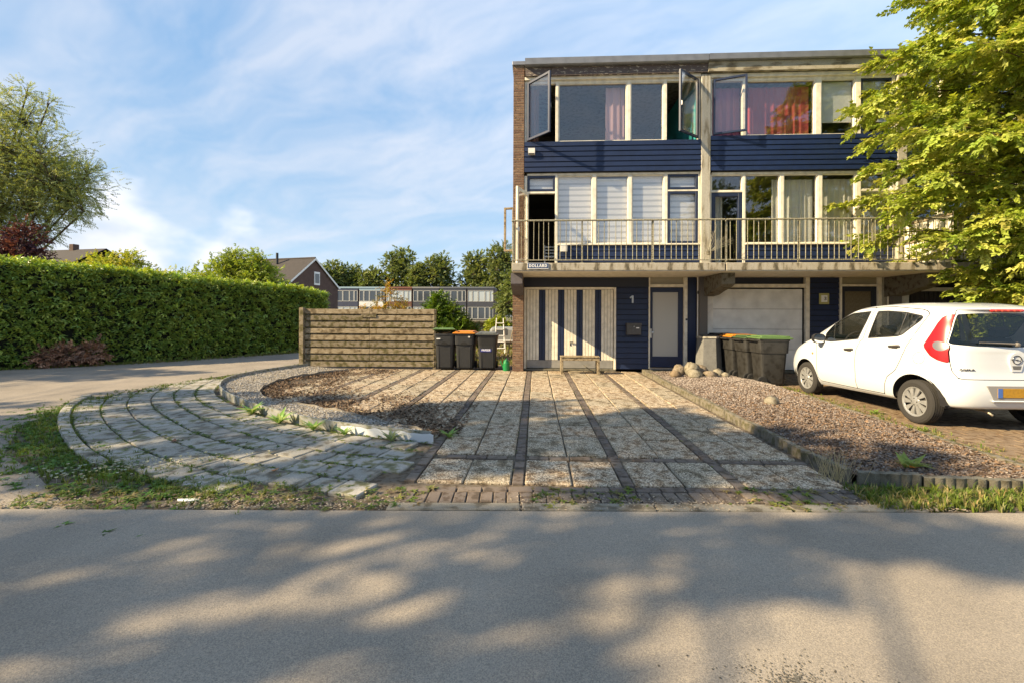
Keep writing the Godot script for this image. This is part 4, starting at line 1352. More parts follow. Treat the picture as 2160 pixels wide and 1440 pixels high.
func make_house_three() -> void:
	var h := thing("terraced_house", "far right house mostly hidden behind the leafy tree", "house", Vector3.ZERO, 0, "terraced houses in the row")
	shell(h, 9.08, 13.7, M.interior)
	var re := sub("roof_edge", h)
	obj("metal_trim", mb().prism(pv2([[-11.9, 7.765], [-11.50, 7.76], [-11.46, 7.775], [-11.44, 7.905], [-11.9, 7.915]]), -2.36, 2.36, Vector3(11.35, 0, 0), Basis(Vector3(0, 0, 1), Vector3(0, 1, 0), Vector3(-1, 0, 0))).done(), M.zinc, re)
	obj("fascia_board", mb().cbox(Vector3(11.36, 7.64, -11.60), Vector3(4.70, 0.245, 0.09), 0.006).done(), M.fascia_cream, re)
	var zt := -11.76
	for xx in [[9.11, 9.17], [9.93, 10.0], [11.70, 11.82], [12.65, 12.78], [13.55, 13.6]]:
		part("mullion", Vector3(xx[0], 5.96, zt - 0.06), Vector3(xx[1], 7.42, zt + 0.05), M.cream, h, 0.006)
		part("mullion", Vector3(xx[0], 3.25, zt - 0.06), Vector3(xx[1], 5.0, zt + 0.05), M.cream, h, 0.006)
	for k in 4:
		var xa: float = [9.17, 10.0, 11.82, 12.78][k]
		var xb: float = [9.93, 11.70, 12.65, 13.55][k]
		window_part(h, xa + 0.003, xb - 0.003, 5.97, 7.42, zt, M.cream, 0.022)
		window_part(h, xa + 0.003, xb - 0.003, 3.27, 5.0, zt, M.cream, 0.022)
	boards(h, "cladding_band", 9.11, 13.6, 5.06, 5.95, -11.66, 7, mt(lin(0.035, 0.06, 0.055), 0.5, {"tex": T.blotch, "sc": 0.5}))
	part("wall", Vector3(9.11, 2.62, zt - 0.05), Vector3(13.6, 3.25, zt + 0.04), M.white, h)
	part("lintel", Vector3(9.11, 7.42, -11.85), Vector3(13.6, 7.515, -11.66), M.cream, h, 0.005)
	balcony(h, 8.985, 13.7, false)
	var zg := -11.95
	part("wall", Vector3(9.10, 0.0, zg - 0.1), Vector3(9.42, 2.15, zg - 0.02), M.white, h)
	obj("door_surround", mb().cbox(Vector3(11.4, 2.12, zg), Vector3(3.9, 0.09, 0.12), 0.005).done(), M.cream, h)
	part("header", Vector3(9.1, 2.17, zg - 0.1), Vector3(13.6, 2.424, zg - 0.06), M.gap, h)
	var g := sub("garage_door", h)
	vboards(g, 9.46, 12.3, 0.05, 2.07, zg - 0.03, 26, mt(lin(0.035, 0.028, 0.026), 0.7, {"tex": T.wood, "sc": Vector3(3, 0.3, 3)}))
	part("wall", Vector3(12.3, 0.0, zg - 0.1), Vector3(13.7, 2.15, zg - 0.02), M.navy_dark, h)
	# slatted screen between the two balconies
	var s := thing("balcony_screen", "pale slatted wooden screen between two balconies beside tree", "screen", Vector3(9.02, 2.62, -10.95))
	for i in 6:
		obj("slat", mb().cbox(Vector3(0, 0.55 + 0.0, 0.55 - i * 0.22), Vector3(0.02, 1.1, 0.19), 0.004).done(), M.cream, s)
	for y in [0.15, 0.6, 1.05]:
		obj("batten", mb().cbox(Vector3(-0.025, y, 0), Vector3(0.025, 0.06, 1.3), 0.004).done(), M.bench, s)

# ---------------------------------------------------------------- curtains and blinds
func curtain(called: String, label: String, x0: float, x1: float, y0: float, y1: float, z: float, c: Color, folds: float, gather := 0.0) -> void:
	var b := mb()
	var nx := maxi(12, int((x1 - x0) * 48))
	var ny := 6
	var P := func(i: int, j: int) -> Vector3:
		var t := float(i) / nx
		var v := float(j) / ny
		var ph := t * (x1 - x0) * folds + 0.8 * sin(t * 9.0)
		var amp := 0.035 * (0.6 + 0.4 * v) * (0.7 + 0.5 * sin(t * 17.0 + 1.0))
		return Vector3(lerpf(x0, x1, t) + gather * sin(t * 3.0) * v + 0.01 * cos(ph * 2.0), lerpf(y1, y0, v), z + amp * sin(ph))
	for i in nx:
		for j in ny:
			var p1: Vector3 = P.call(i, j)
			var p2: Vector3 = P.call(i + 1, j)
			var p3: Vector3 = P.call(i + 1, j + 1)
			var p4: Vector3 = P.call(i, j + 1)
			b.quad(p1, p2, p3, p4, Vector3.BACK)
	var m := mt(c, 0.9, {"back": Color(0.35, 0.35, 0.35)})
	var o := obj(called, b.done(), m)
	tag(o, label, "curtain")

func make_curtains() -> void:
	curtain("curtain", "pink patterned curtain half drawn behind the large top window", 1.80, 2.30, 5.75, 7.35, -11.95, lin(0.50, 0.34, 0.36), 40)
	curtain("curtain", "brown curtain edge inside the opened top left casement", -0.25, 0.06, 5.75, 7.35, -11.95, lin(0.16, 0.075, 0.045), 40)
	curtain("curtain", "purple pink curtain behind the ajar casement of number three", 4.46, 5.22, 5.85, 7.28, -11.95, lin(0.30, 0.11, 0.18), 34)
	curtain("curtain", "long red curtain closing the large top window of number three", 5.26, 6.92, 5.85, 7.28, -11.95, lin(0.36, 0.06, 0.06), 34)
	curtain("curtain", "white net curtain at middle pane above neighbour's balcony", 6.02, 7.04, 3.2, 4.92, -11.97, lin(0.66, 0.67, 0.60), 46)
	curtain("curtain", "white net curtain right of the middle pane behind railing", 7.12, 8.02, 3.2, 4.92, -11.97, lin(0.66, 0.67, 0.60), 46)
	curtain("curtain", "white net curtain partly hidden by the tree's low branches", 8.06, 8.82, 3.2, 4.92, -11.97, lin(0.60, 0.61, 0.55), 46)
	curtain("curtain", "narrow pale curtain strip inside the dark blue balcony door", 4.56, 4.78, 2.7, 4.5, -11.95, lin(0.55, 0.55, 0.48), 40)
	# striped roller blinds of the end house
	var names := ["left", "middle", "right"]
	var spots := [[0.575, 1.445, 3.30, 5.01, "striped day and night blind in the pane beside open balcony door"], [1.555, 2.35, 3.30, 4.95, "striped day and night blind in the middle of three panes"], [2.452, 3.248, 3.30, 5.01, "striped day and night blind in the pane nearest blue casements"], [3.40, 4.06, 3.32, 4.54, "striped blind inside the tall dark blue casement above balcony"], [3.40, 4.06, 4.68, 4.97, "short striped blind inside the small upper right vent window"], [-0.16, 0.45, 4.67, 4.97, "short striped blind inside the small window over balcony door"]]
	var fab := mt(lin(0.86, 0.86, 0.86), 0.9, {"back": Color(0.5, 0.5, 0.5)})
	var net := mt(lin(0.55, 0.56, 0.58), 0.9, {"back": Color(0.4, 0.4, 0.4)})
	for s in spots:
		var t := thing("roller_blind", s[4], "blind", Vector3((s[0] + s[1]) / 2, s[3], -11.83), 0, "striped blinds in the end house")
		var w: float = s[1] - s[0]
		obj("cassette", mb().cbox(Vector3(0, -0.03, 0), Vector3(w, 0.06, 0.05), 0.01).done(), M.white, t)
		var y := -0.06
		var k := 0
		while y > s[2] - s[3]:
			var hh: float = minf(0.098 if k % 2 == 0 else 0.050, y - (s[2] - s[3]))
			obj("fabric_band" if k % 2 == 0 else "sheer_band", boxmesh(Vector3(w - 0.01, hh, 0.003)), fab if k % 2 == 0 else net, t, Vector3(0, y - hh / 2, 0.0 if k % 2 == 0 else -0.001))
			y -= hh + 0.0005
			k += 1
		obj("bottom_bar", mb().cbox(Vector3(0, s[2] - s[3] - 0.01, 0), Vector3(w - 0.01, 0.022, 0.02), 0.004).done(), M.white, t)
	for s in [[7.12, 7.92, "pale roller blind three quarters down in a top window"], [8.08, 8.78, "pale roller blind in the top window beside the tree"]]:
		var t := thing("roller_blind", s[2], "blind", Vector3((s[0] + s[1]) / 2, 7.33, -11.86))
		obj("fabric", boxmesh(Vector3(s[1] - s[0], 1.0, 0.004)), mt(lin(0.62, 0.66, 0.66), 0.9), t, Vector3(0, -0.5, 0))
		obj("bottom_bar", boxmesh(Vector3(s[1] - s[0], 0.02, 0.014)), M.white, t, Vector3(0, -1.01, 0))

const SHADE := [[-3.30, -2.81, 0.27], [-2.78, -2.84, 0.22], [-2.65, -2.40, 0.21], [-2.06, -2.18, 0.19], [-2.24, -2.03, 0.15], [-2.18, -2.98, 0.17], [-1.61, -2.98, 0.17], [-1.13, -2.49, 0.13], [-1.51, -2.49, 0.10], [-0.33, -2.47, 0.11], [-0.07, -2.37, 0.13], [0.11, -2.34, 0.10], [-0.29, -1.92, 0.11], [-0.05, -1.94, 0.13], [0.16, -1.87, 0.10], [-1.35, -1.93, 0.11], [-1.06, -1.88, 0.11], [-1.44, -1.78, 0.11], [-1.06, -1.75, 0.10], [-0.25, -3.10, 0.18], [0.23, -3.06, 0.19], [0.62, -2.98, 0.20], [0.40, -2.72, 0.11], [1.11, -3.07, 0.19], [1.54, -2.97, 0.19], [0.90, -2.49, 0.10], [1.13, -2.47, 0.12], [1.42, -2.55, 0.10], [1.64, -2.83, 0.12], [2.27, -3.14, 0.19], [2.69, -3.10, 0.22], [2.93, -2.99, 0.18], [2.71, -2.81, 0.12], [-2.09, -1.74, 0.10], [-2.35, -1.92, 0.10], [-0.90, -3.09, 0.16], [-2.93, -2.59, 0.18]]

# ---------------------------------------------------------------- plants
func add_leaf(b: MB, base: Vector3, dir: Vector3, up: Vector3, l: float, w: float, bend := 0.25) -> void:
	# a leaf folded along its rib
	dir = dir.normalized()
	var side := dir.cross(up).normalized()
	var n := side.cross(dir).normalized()
	var p0 := base
	var p1 := base + dir * l * 0.45 - n * l * 0.02
	var p2 := base + dir * l - n * l * bend
	var a := base + dir * l * 0.38 + side * w * 0.5 + n * w * 0.16
	var c := base + dir * l * 0.38 - side * w * 0.5 + n * w * 0.16
	b.tri(p0, a, p1, n)
	b.tri(p0, c, p1, n)
	b.tri(a, p2, p1, n)
	b.tri(c, p2, p1, n)

func spray_mesh(n: int, reach: float, l: float, w: float, sd: int) -> ArrayMesh:
	# a twig along +x with alternate leaves, lying roughly flat
	var r := RandomNumberGenerator.new()
	r.seed = sd
	var b := mb()
	b.tube(PackedVector3Array([Vector3.ZERO, Vector3(reach * 0.5, -0.01, 0.01), Vector3(reach * 0.95, -reach * 0.1, 0)]), PackedFloat32Array([l * 0.035, l * 0.025, l * 0.01]), 3, false)
	for i in n:
		var t := (i + 0.6) / n
		var s := 1.0 if i % 2 == 0 else -1.0
		var base := Vector3(reach * t, -reach * 0.1 * t * t, 0)
		var dir := Vector3(r.randf_range(0.35, 0.95), r.randf_range(-0.45, 0.25), s * r.randf_range(0.5, 1.0))
		if i == n - 1:
			dir = Vector3(1, -0.2, 0.1)
		var up := Vector3(r.randf_range(-0.5, 0.5), 1, r.randf_range(-0.6, 0.6))
		add_leaf(b, base, dir, up, l * r.randf_range(0.75, 1.15), w * r.randf_range(0.8, 1.15), r.randf_range(0.05, 0.4))
	return b.done()

func look(dir: Vector3, roll := 0.0) -> Basis:
	# x along dir, y as high as it can be
	var x := dir.normalized()
	var z := x.cross(Vector3.UP)
	if z.length() < 0.05:
		z = Vector3.BACK
	z = z.normalized()
	var y := z.cross(x).normalized()
	return Basis(x, y, z) * Basis(Vector3.RIGHT, roll)

func tint(base: Color, spread := 0.25) -> Color:
	var w := rnd(1.0 - spread, 1.0 + spread)
	var y := rnd(-spread, spread) * 0.35
	return Color(base.r * w * (1.0 + y), base.g * w, base.b * w * (1.0 - y))

var _bez := func(a: Vector3, b: Vector3, c: Vector3, t: float) -> Vector3:
	return a * (1 - t) * (1 - t) + b * 2 * t * (1 - t) + c * t * t

# tree whose boughs are curves [start, middle, end, twigs, sprays per twig, twig length]
func tree(called: String, label: String, category: String, group: String, at: Vector3, trunk: Array, boughs: Array, spray: Mesh, size: float, cols: Array, leaf_mat: Material, droop := 0.25, limb := 0.045) -> Node3D:
	var o := thing(called, label, category, at, 0.0, group)
	var w := mb()
	w.tube(PackedVector3Array(trunk[0]), PackedFloat32Array(trunk[1]), 9, false)
	var xf := []
	var cl := []
	for bo in boughs:
		var pts := PackedVector3Array()
		var rad := PackedFloat32Array()
		for i in 7:
			var t := i / 6.0
			pts.append(_bez.call(bo[0], bo[1], bo[2], t) + Vector3(rnd(-1, 1), rnd(-1, 1), rnd(-1, 1)) * 0.03 * bo[5])
			rad.append(lerpf(limb, limb * 0.12, pow(t, 0.7)))
		w.tube(pts, rad, 5, false)
		var main: Vector3 = (bo[2] - bo[0])
		for k in bo[3]:
			var t: float = lerpf(0.25, 1.0, (k + rng.randf()) / bo[3])
			var p: Vector3 = _bez.call(bo[0], bo[1], bo[2], t)
			var d: Vector3 = (_bez.call(bo[0], bo[1], bo[2], minf(t + 0.05, 1.05)) - p).normalized()
			var sidew := d.cross(Vector3.UP).normalized() * (1.0 if k % 2 == 0 else -1.0)
			var td := (d * rnd(0.4, 1.0) + sidew * rnd(0.3, 1.0) + Vector3.UP * rnd(-0.35, 0.45)).normalized()
			var tl: float = bo[5] * rnd(0.6, 1.2) * lerpf(1.0, 0.5, t)
			w.tube(PackedVector3Array([p, p + td * tl * 0.5, p + td * tl + Vector3.DOWN * tl * droop]), PackedFloat32Array([limb * 0.18, limb * 0.11, limb * 0.04]), 3, false)
			for s in bo[4]:
				var q: float = (s + rng.randf()) / float(bo[4])
				var sp: Vector3 = p + td * tl * q + Vector3.DOWN * tl * droop * q * q
				var sd := (td + Vector3(rnd(-0.8, 0.8), rnd(-0.6, 0.35), rnd(-0.8, 0.8))).normalized()
				xf.append(Transform3D(look(sd, rnd(-0.6, 0.6)).scaled(Vector3.ONE * size * rnd(0.8, 1.2)), sp))
				cl.append(tint(cols[rng.randi() % cols.size()]))
	obj("trunk", w.done(), M.bark, o)
	var c := mass("crown", spray, leaf_mat, xf, cl, o)
	return o

# a shrub or far crown: sprays through lobes [centre, radius], densest near the surface
func lobed(called: String, label: String, category: String, group: String, at: Vector3, lobes: Array, n: int, spray: Mesh, size: float, cols: Array, leaf_mat: Material, trunk_r := 0.05, hollow := 0.55) -> Node3D:
	var o := thing(called, label, category, at, 0.0, group)
	var w := mb()
	var tot := 0.0
	for l in lobes:
		tot += l[1] * l[1]
	var xf := []
	var cl := []
	for l in lobes:
		var c: Vector3 = l[0]
		var r: float = l[1]
		var foot := Vector3(c.x * 0.15, -0.1, c.z * 0.15)
		var fork := Vector3(c.x * 0.35, c.y * 0.45, c.z * 0.35)
		w.tube(PackedVector3Array([foot, fork, c + Vector3(0, -r * 0.2, 0), c + Vector3(rnd(-0.3, 0.3) * r, r * 0.7, rnd(-0.3, 0.3) * r)]), PackedFloat32Array([trunk_r, trunk_r * 0.7, trunk_r * 0.35, trunk_r * 0.08]), 6, false)
		var k := int(n * r * r / tot)
		for i in k:
			var d := Vector3(rng.randfn(), rng.randfn(), rng.randfn()).normalized()
			var q := pow(rng.randf(), 1.0 - hollow)
			# gaps and bumps in the outline
			q *= 0.78 + 0.32 * sin(d.x * 7.0 + c.x * 3.0) * cos(d.y * 6.0 + c.z) + 0.12 * sin(d.z * 15.0)
			var p := c + d * r * q
			if p.y < 0.02:
				p.y = rnd(0.02, 0.2)
			var sd := (d + Vector3(rnd(-0.9, 0.9), rnd(-0.5, 0.6), rnd(-0.9, 0.9))).normalized()
			xf.append(Transform3D(look(sd, rnd(-0.9, 0.9)).scaled(Vector3.ONE * size * rnd(0.75, 1.25)), p))
			cl.append(tint(cols[rng.randi() % cols.size()]))
			if i % 9 == 0:
				w.tube(PackedVector3Array([c + Vector3(0, -r * 0.2, 0), c + d * r * q * 0.5, p]), PackedFloat32Array([trunk_r * 0.25, trunk_r * 0.16, trunk_r * 0.05]), 3, false)
	obj("trunk", w.done(), M.bark, o)
	mass("crown", spray, leaf_mat, xf, cl, o)
	return o

func make_street_tree() -> void:
	# the big lime at the right edge
	var at := Vector3(10.75, 0, -9.3)
	var trunk := [[Vector3(0, -0.1, 0), Vector3(0.05, 1.5, 0), Vector3(-0.05, 4, 0.1), Vector3(0.05, 7, 0), Vector3(0, 11.5, 0)], [0.24, 0.18, 0.14, 0.09, 0.02]]
	var boughs := []
	for i in 66:
		var u := i / 65.0
		var h := lerpf(2.0, 11.0, u)
		var L := 3.9
		if h < 3.0:
			L = lerpf(2.3, 3.7, (h - 2.0))
		elif h > 6.0:
			L = lerpf(4.05, 1.2, (h - 6.0) / 5.2)
		else:
			L = 4.0 + 0.15 * sin(h * 5.0)
		var az := PI + (i * 2.399963)
		var d := Vector3(cos(az), 0, sin(az))
		L *= rnd(0.86, 1.0)
		var e := Vector3(d.x * L, h + rnd(-0.15, 0.35), d.z * L)
		boughs.append([Vector3(0, maxf(h - 0.7, 1.2), 0), Vector3(d.x * L * 0.5, h + 0.45, d.z * L * 0.5), e, 18, 10, 0.95])
	# the boughs that reach out over the parked car
	for t in [[-4.15, 4.25, 0.2], [-4.0, 6.3, 0.3], [-3.5, 2.75, 0.9], [-2.55, 1.85, 0.7], [-3.95, 3.5, 0.5], [-3.7, 5.2, 0.4], [-3.2, 7.3, 0.6], [-4.0, 5.8, -0.3], [-3.85, 4.7, 0.9], [-3.1, 3.1, 1.3], [-2.9, 6.8, 1.4], [-3.4, 5.9, 1.5], [-3.5, 4.4, 1.5], [-2.7, 8.0, 0.9], [-2.4, 5.2, 2.3], [-2.5, 3.8, 2.2], [-1.9, 2.5, 1.2], [-1.2, 2.1, 1.0], [-1.5, 1.95, 0.2], [-0.6, 2.3, 1.6]]:
		var e := Vector3(t[0], t[1], t[2])
		boughs.append([Vector3(0, maxf(e.y - 0.6, 1.3), 0), Vector3(e.x * 0.5, e.y + 0.5, e.z * 0.5), e, 21, 11, 0.8])
	var sp := spray_mesh(10, 0.28, 0.088, 0.072, 3)
	tree("lime_tree", "large leafy lime tree overhanging the parked car at right", "tree", "", at, trunk, boughs, sp, 1.0, [Color(0.36, 0.43, 0.06), Color(0.41, 0.45, 0.08), Color(0.28, 0.36, 0.05), Color(0.47, 0.48, 0.12)], M.leaf, 0.3, 0.04)
	lobed("leafy_shrub", "leafy green shrub seen through the parked car's rear window", "shrub", "", Vector3(9.4, 0, -10.7), [[Vector3(0, 0.8, 0), 0.75], [Vector3(0.9, 0.9, 0.2), 0.8], [Vector3(1.9, 0.9, 0.3), 0.8]], 900, sp, 1.0, [Color(0.2, 0.25, 0.02), Color(0.16, 0.22, 0.02)], M.leaf, 0.03)

func make_left_trees() -> void:
	var small := spray_mesh(11, 0.42, 0.085, 0.045, 5)
	var at := Vector3(-29.0, 0, -21.8)
	var lobes := []
	for q in [[0.2, 6.6, 0.0, 2.0], [1.6, 7.4, 0.3, 1.9], [2.9, 7.0, 0.2, 1.6], [3.7, 6.2, 0.3, 1.35], [4.1, 5.5, 0.1, 1.0], [2.9, 5.3, 0.4, 1.2], [1.6, 5.4, 0.3, 1.35], [0.3, 5.2, 0.4, 1.4], [2.2, 8.6, 0.0, 1.0], [1.0, 8.9, 0.1, 1.1], [-1.4, 7.2, 0.0, 2.0], [-2.6, 5.8, 0.2, 1.6], [0.4, 6.8, -1.8, 1.8], [2.4, 6.6, -1.6, 1.6], [0.3, 6.8, 1.8, 1.6], [-1.2, 8.8, 0.0, 1.2], [4.65, 6.6, 0.0, 0.6], [4.7, 5.2, 0.2, 0.55], [3.4, 4.55, 0.2, 0.8], [2.0, 4.3, 0.3, 0.9], [0.8, 4.2, 0.3, 0.9], [2.8, 4.2, 0.3, 0.6], [2.3, 9.6, 0.0, 0.45], [3.2, 9.0, 0.1, 0.45]]:
		lobes.append([Vector3(q[0] * 1.38, 1.42 + (q[1] - 1.42) * 1.38, q[2] * 1.38), q[3] * 1.44])
	lobed("garden_tree", "spreading small leaved tree arching over the hedge at left", "tree", "", at, lobes, 13000, small, 0.95, [Color(0.32, 0.36, 0.12), Color(0.38, 0.40, 0.14), Color(0.25, 0.29, 0.10)], M.leaf, 0.10, 0.45)
	var mid := spray_mesh(8, 0.34, 0.12, 0.09, 8)
	lobed("purple_tree", "dark purple leaved small tree above the hedge's left end", "tree", "", Vector3(-15.9, 0, -13.3), [[Vector3(-0.6, 3.1, 0), 0.9], [Vector3(0.2, 2.9, 0.2), 0.75], [Vector3(-1.8, 3.2, 0.3), 1.1], [Vector3(0.1, 3.7, 0), 0.6]], 2200, mid, 0.6, [Color(0.085, 0.03, 0.045), Color(0.12, 0.045, 0.055)], M.leaf, 0.07)
	lobed("maple_shrub", "yellow green shrub rising behind the hedge before a roof", "shrub", "", Vector3(-15.2, 0, -16.2), [[Vector3(-1.9, 2.4, 0), 1.0], [Vector3(-0.7, 2.6, 0.2), 1.1], [Vector3(0.6, 2.5, 0), 1.0], [Vector3(1.6, 2.3, 0), 0.85], [Vector3(0.1, 3.3, 0), 0.55], [Vector3(-1.0, 3.2, 0), 0.5]], 3400, mid, 0.62, [Color(0.40, 0.43, 0.05), Color(0.46, 0.43, 0.07), Color(0.30, 0.36, 0.045)], M.leaf, 0.05)
	lobed("maple_shrub", "tall bright green shrub behind the far end of hedge", "shrub", "", Vector3(-12.3, 0, -18.2), [[Vector3(-1.7, 2.4, 0), 1.0], [Vector3(-0.3, 2.8, 0.1), 1.2], [Vector3(1.0, 2.7, 0), 1.1], [Vector3(-0.2, 3.6, 0), 0.6], [Vector3(0.7, 3.5, 0), 0.6], [Vector3(1.8, 2.1, 0), 0.75]], 4600, mid, 0.62, [Color(0.32, 0.39, 0.06), Color(0.37, 0.43, 0.07), Color(0.24, 0.31, 0.05)], M.leaf, 0.06)

func make_hedge() -> void:
	var line := [Vector3(-19.5, 0, -6.4), Vector3(-16.6, 0, -8.8), Vector3(-13.75, 0, -11.15), Vector3(-11.6, 0, -13.2), Vector3(-9.25, 0, -17.3), Vector3(-8.7, 0, -18.4)]
	var hh := [2.85, 2.85, 2.80, 2.62, 2.42, 2.30]
	var o := thing("laurel_hedge", "long clipped laurel hedge along the side lane", "hedge", Vector3.ZERO)
	var core := mb()
	var xf := []
	var cl := []
	var cols := [Color(0.27, 0.39, 0.085), Color(0.33, 0.44, 0.09), Color(0.21, 0.32, 0.08), Color(0.40, 0.49, 0.10)]
	for i in line.size() - 1:
		var a: Vector3 = line[i]
		var b: Vector3 = line[i + 1]
		var d := (b - a).normalized()
		var n := Vector3(-d.z, 0, d.x)          # towards the lane
		if n.x < 0:
			n = -n
		var L := a.distance_to(b)
		# woody middle
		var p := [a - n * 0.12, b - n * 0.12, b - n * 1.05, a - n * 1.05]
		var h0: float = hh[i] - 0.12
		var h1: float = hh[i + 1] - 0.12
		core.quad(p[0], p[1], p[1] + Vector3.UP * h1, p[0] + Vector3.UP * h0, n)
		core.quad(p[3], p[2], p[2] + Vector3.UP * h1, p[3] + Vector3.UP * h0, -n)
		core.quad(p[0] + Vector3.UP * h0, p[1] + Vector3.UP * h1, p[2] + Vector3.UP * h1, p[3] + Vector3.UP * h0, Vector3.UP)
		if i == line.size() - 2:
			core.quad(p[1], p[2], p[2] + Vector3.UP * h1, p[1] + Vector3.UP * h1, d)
		var k := int(L * 850)
		for j in k:
			var t := rng.randf()
			var h := lerpf(hh[i], hh[i + 1], t)
			var s := rng.randf()
			var pos: Vector3
			var out: Vector3
			if s < 0.70:
				pos = a.lerp(b, t) + Vector3.UP * rnd(0.02, h) + n * (rnd(-0.13, 0.04) + 0.05 * sin(t * L * 2.3) * sin(h * 3.0))
				out = (n + Vector3.UP * rnd(-0.1, 0.9)).normalized()
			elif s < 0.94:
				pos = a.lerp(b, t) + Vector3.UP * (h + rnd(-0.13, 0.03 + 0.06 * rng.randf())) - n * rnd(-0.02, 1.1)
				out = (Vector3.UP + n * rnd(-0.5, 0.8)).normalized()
			else:
				pos = a.lerp(b, t) + Vector3.UP * rnd(0.02, h) - n * rnd(1.0, 1.15)
				out = (-n + Vector3.UP * rnd(0.0, 0.9)).normalized()
			var sd := (out + Vector3(rnd(-0.8, 0.8), rnd(-0.5, 0.8), rnd(-0.8, 0.8))).normalized()
			xf.append(Transform3D(look(sd, rnd(-1.2, 1.2)).scaled(Vector3.ONE * rnd(0.8, 1.2)), pos))
			var young_sunlit: bool = s >= 0.70 and s < 0.94 and rng.randf() < 0.55  # yellower top sprays: young shoots, plus sunlight on the top put into the colour
			cl.append(tint(Color(0.36, 0.42, 0.05) if young_sunlit else cols[rng.randi() % 4], 0.3))
	# rounded far end
	for j in 700:
		var e: Vector3 = line[line.size() - 1]
		var d := (line[line.size() - 1] - line[line.size() - 2] as Vector3).normalized()
		var pos := e + d * rnd(-0.1, 0.08) + Vector3(-d.z, 0, d.x) * rnd(-0.1, 1.1) * (1.0 if -d.z < 0 else -1.0) + Vector3.UP * rnd(0.05, 2.3)
		xf.append(Transform3D(look((d + Vector3(rnd(-0.8, 0.8), rnd(-0.3, 0.9), rnd(-0.8, 0.8))).normalized(), rnd(-1, 1)), pos))
		cl.append(tint(cols[rng.randi() % 4], 0.3))
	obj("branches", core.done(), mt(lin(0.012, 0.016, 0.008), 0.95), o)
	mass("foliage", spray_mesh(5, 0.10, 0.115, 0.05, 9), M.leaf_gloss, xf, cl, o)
	# a dead beech that grows in its foot
	var bx := spray_mesh(8, 0.22, 0.07, 0.045, 14)
	lobed("dead_shrub", "withered reddish brown shrub at the foot of the hedge", "shrub", "", Vector3(-12.75, 0, -11.80), [[Vector3(0, 0.28, 0), 0.34], [Vector3(0.35, 0.32, -0.3), 0.32], [Vector3(-0.3, 0.22, 0.3), 0.26]], 520, bx, 0.9, [Color(0.38, 0.22, 0.14), Color(0.30, 0.16, 0.10), Color(0.20, 0.12, 0.085)], M.dry, 0.02)

# trees over the street at the photographer's left: their shade lies on road and driveway
func shade_clumps() -> Array:
	return []

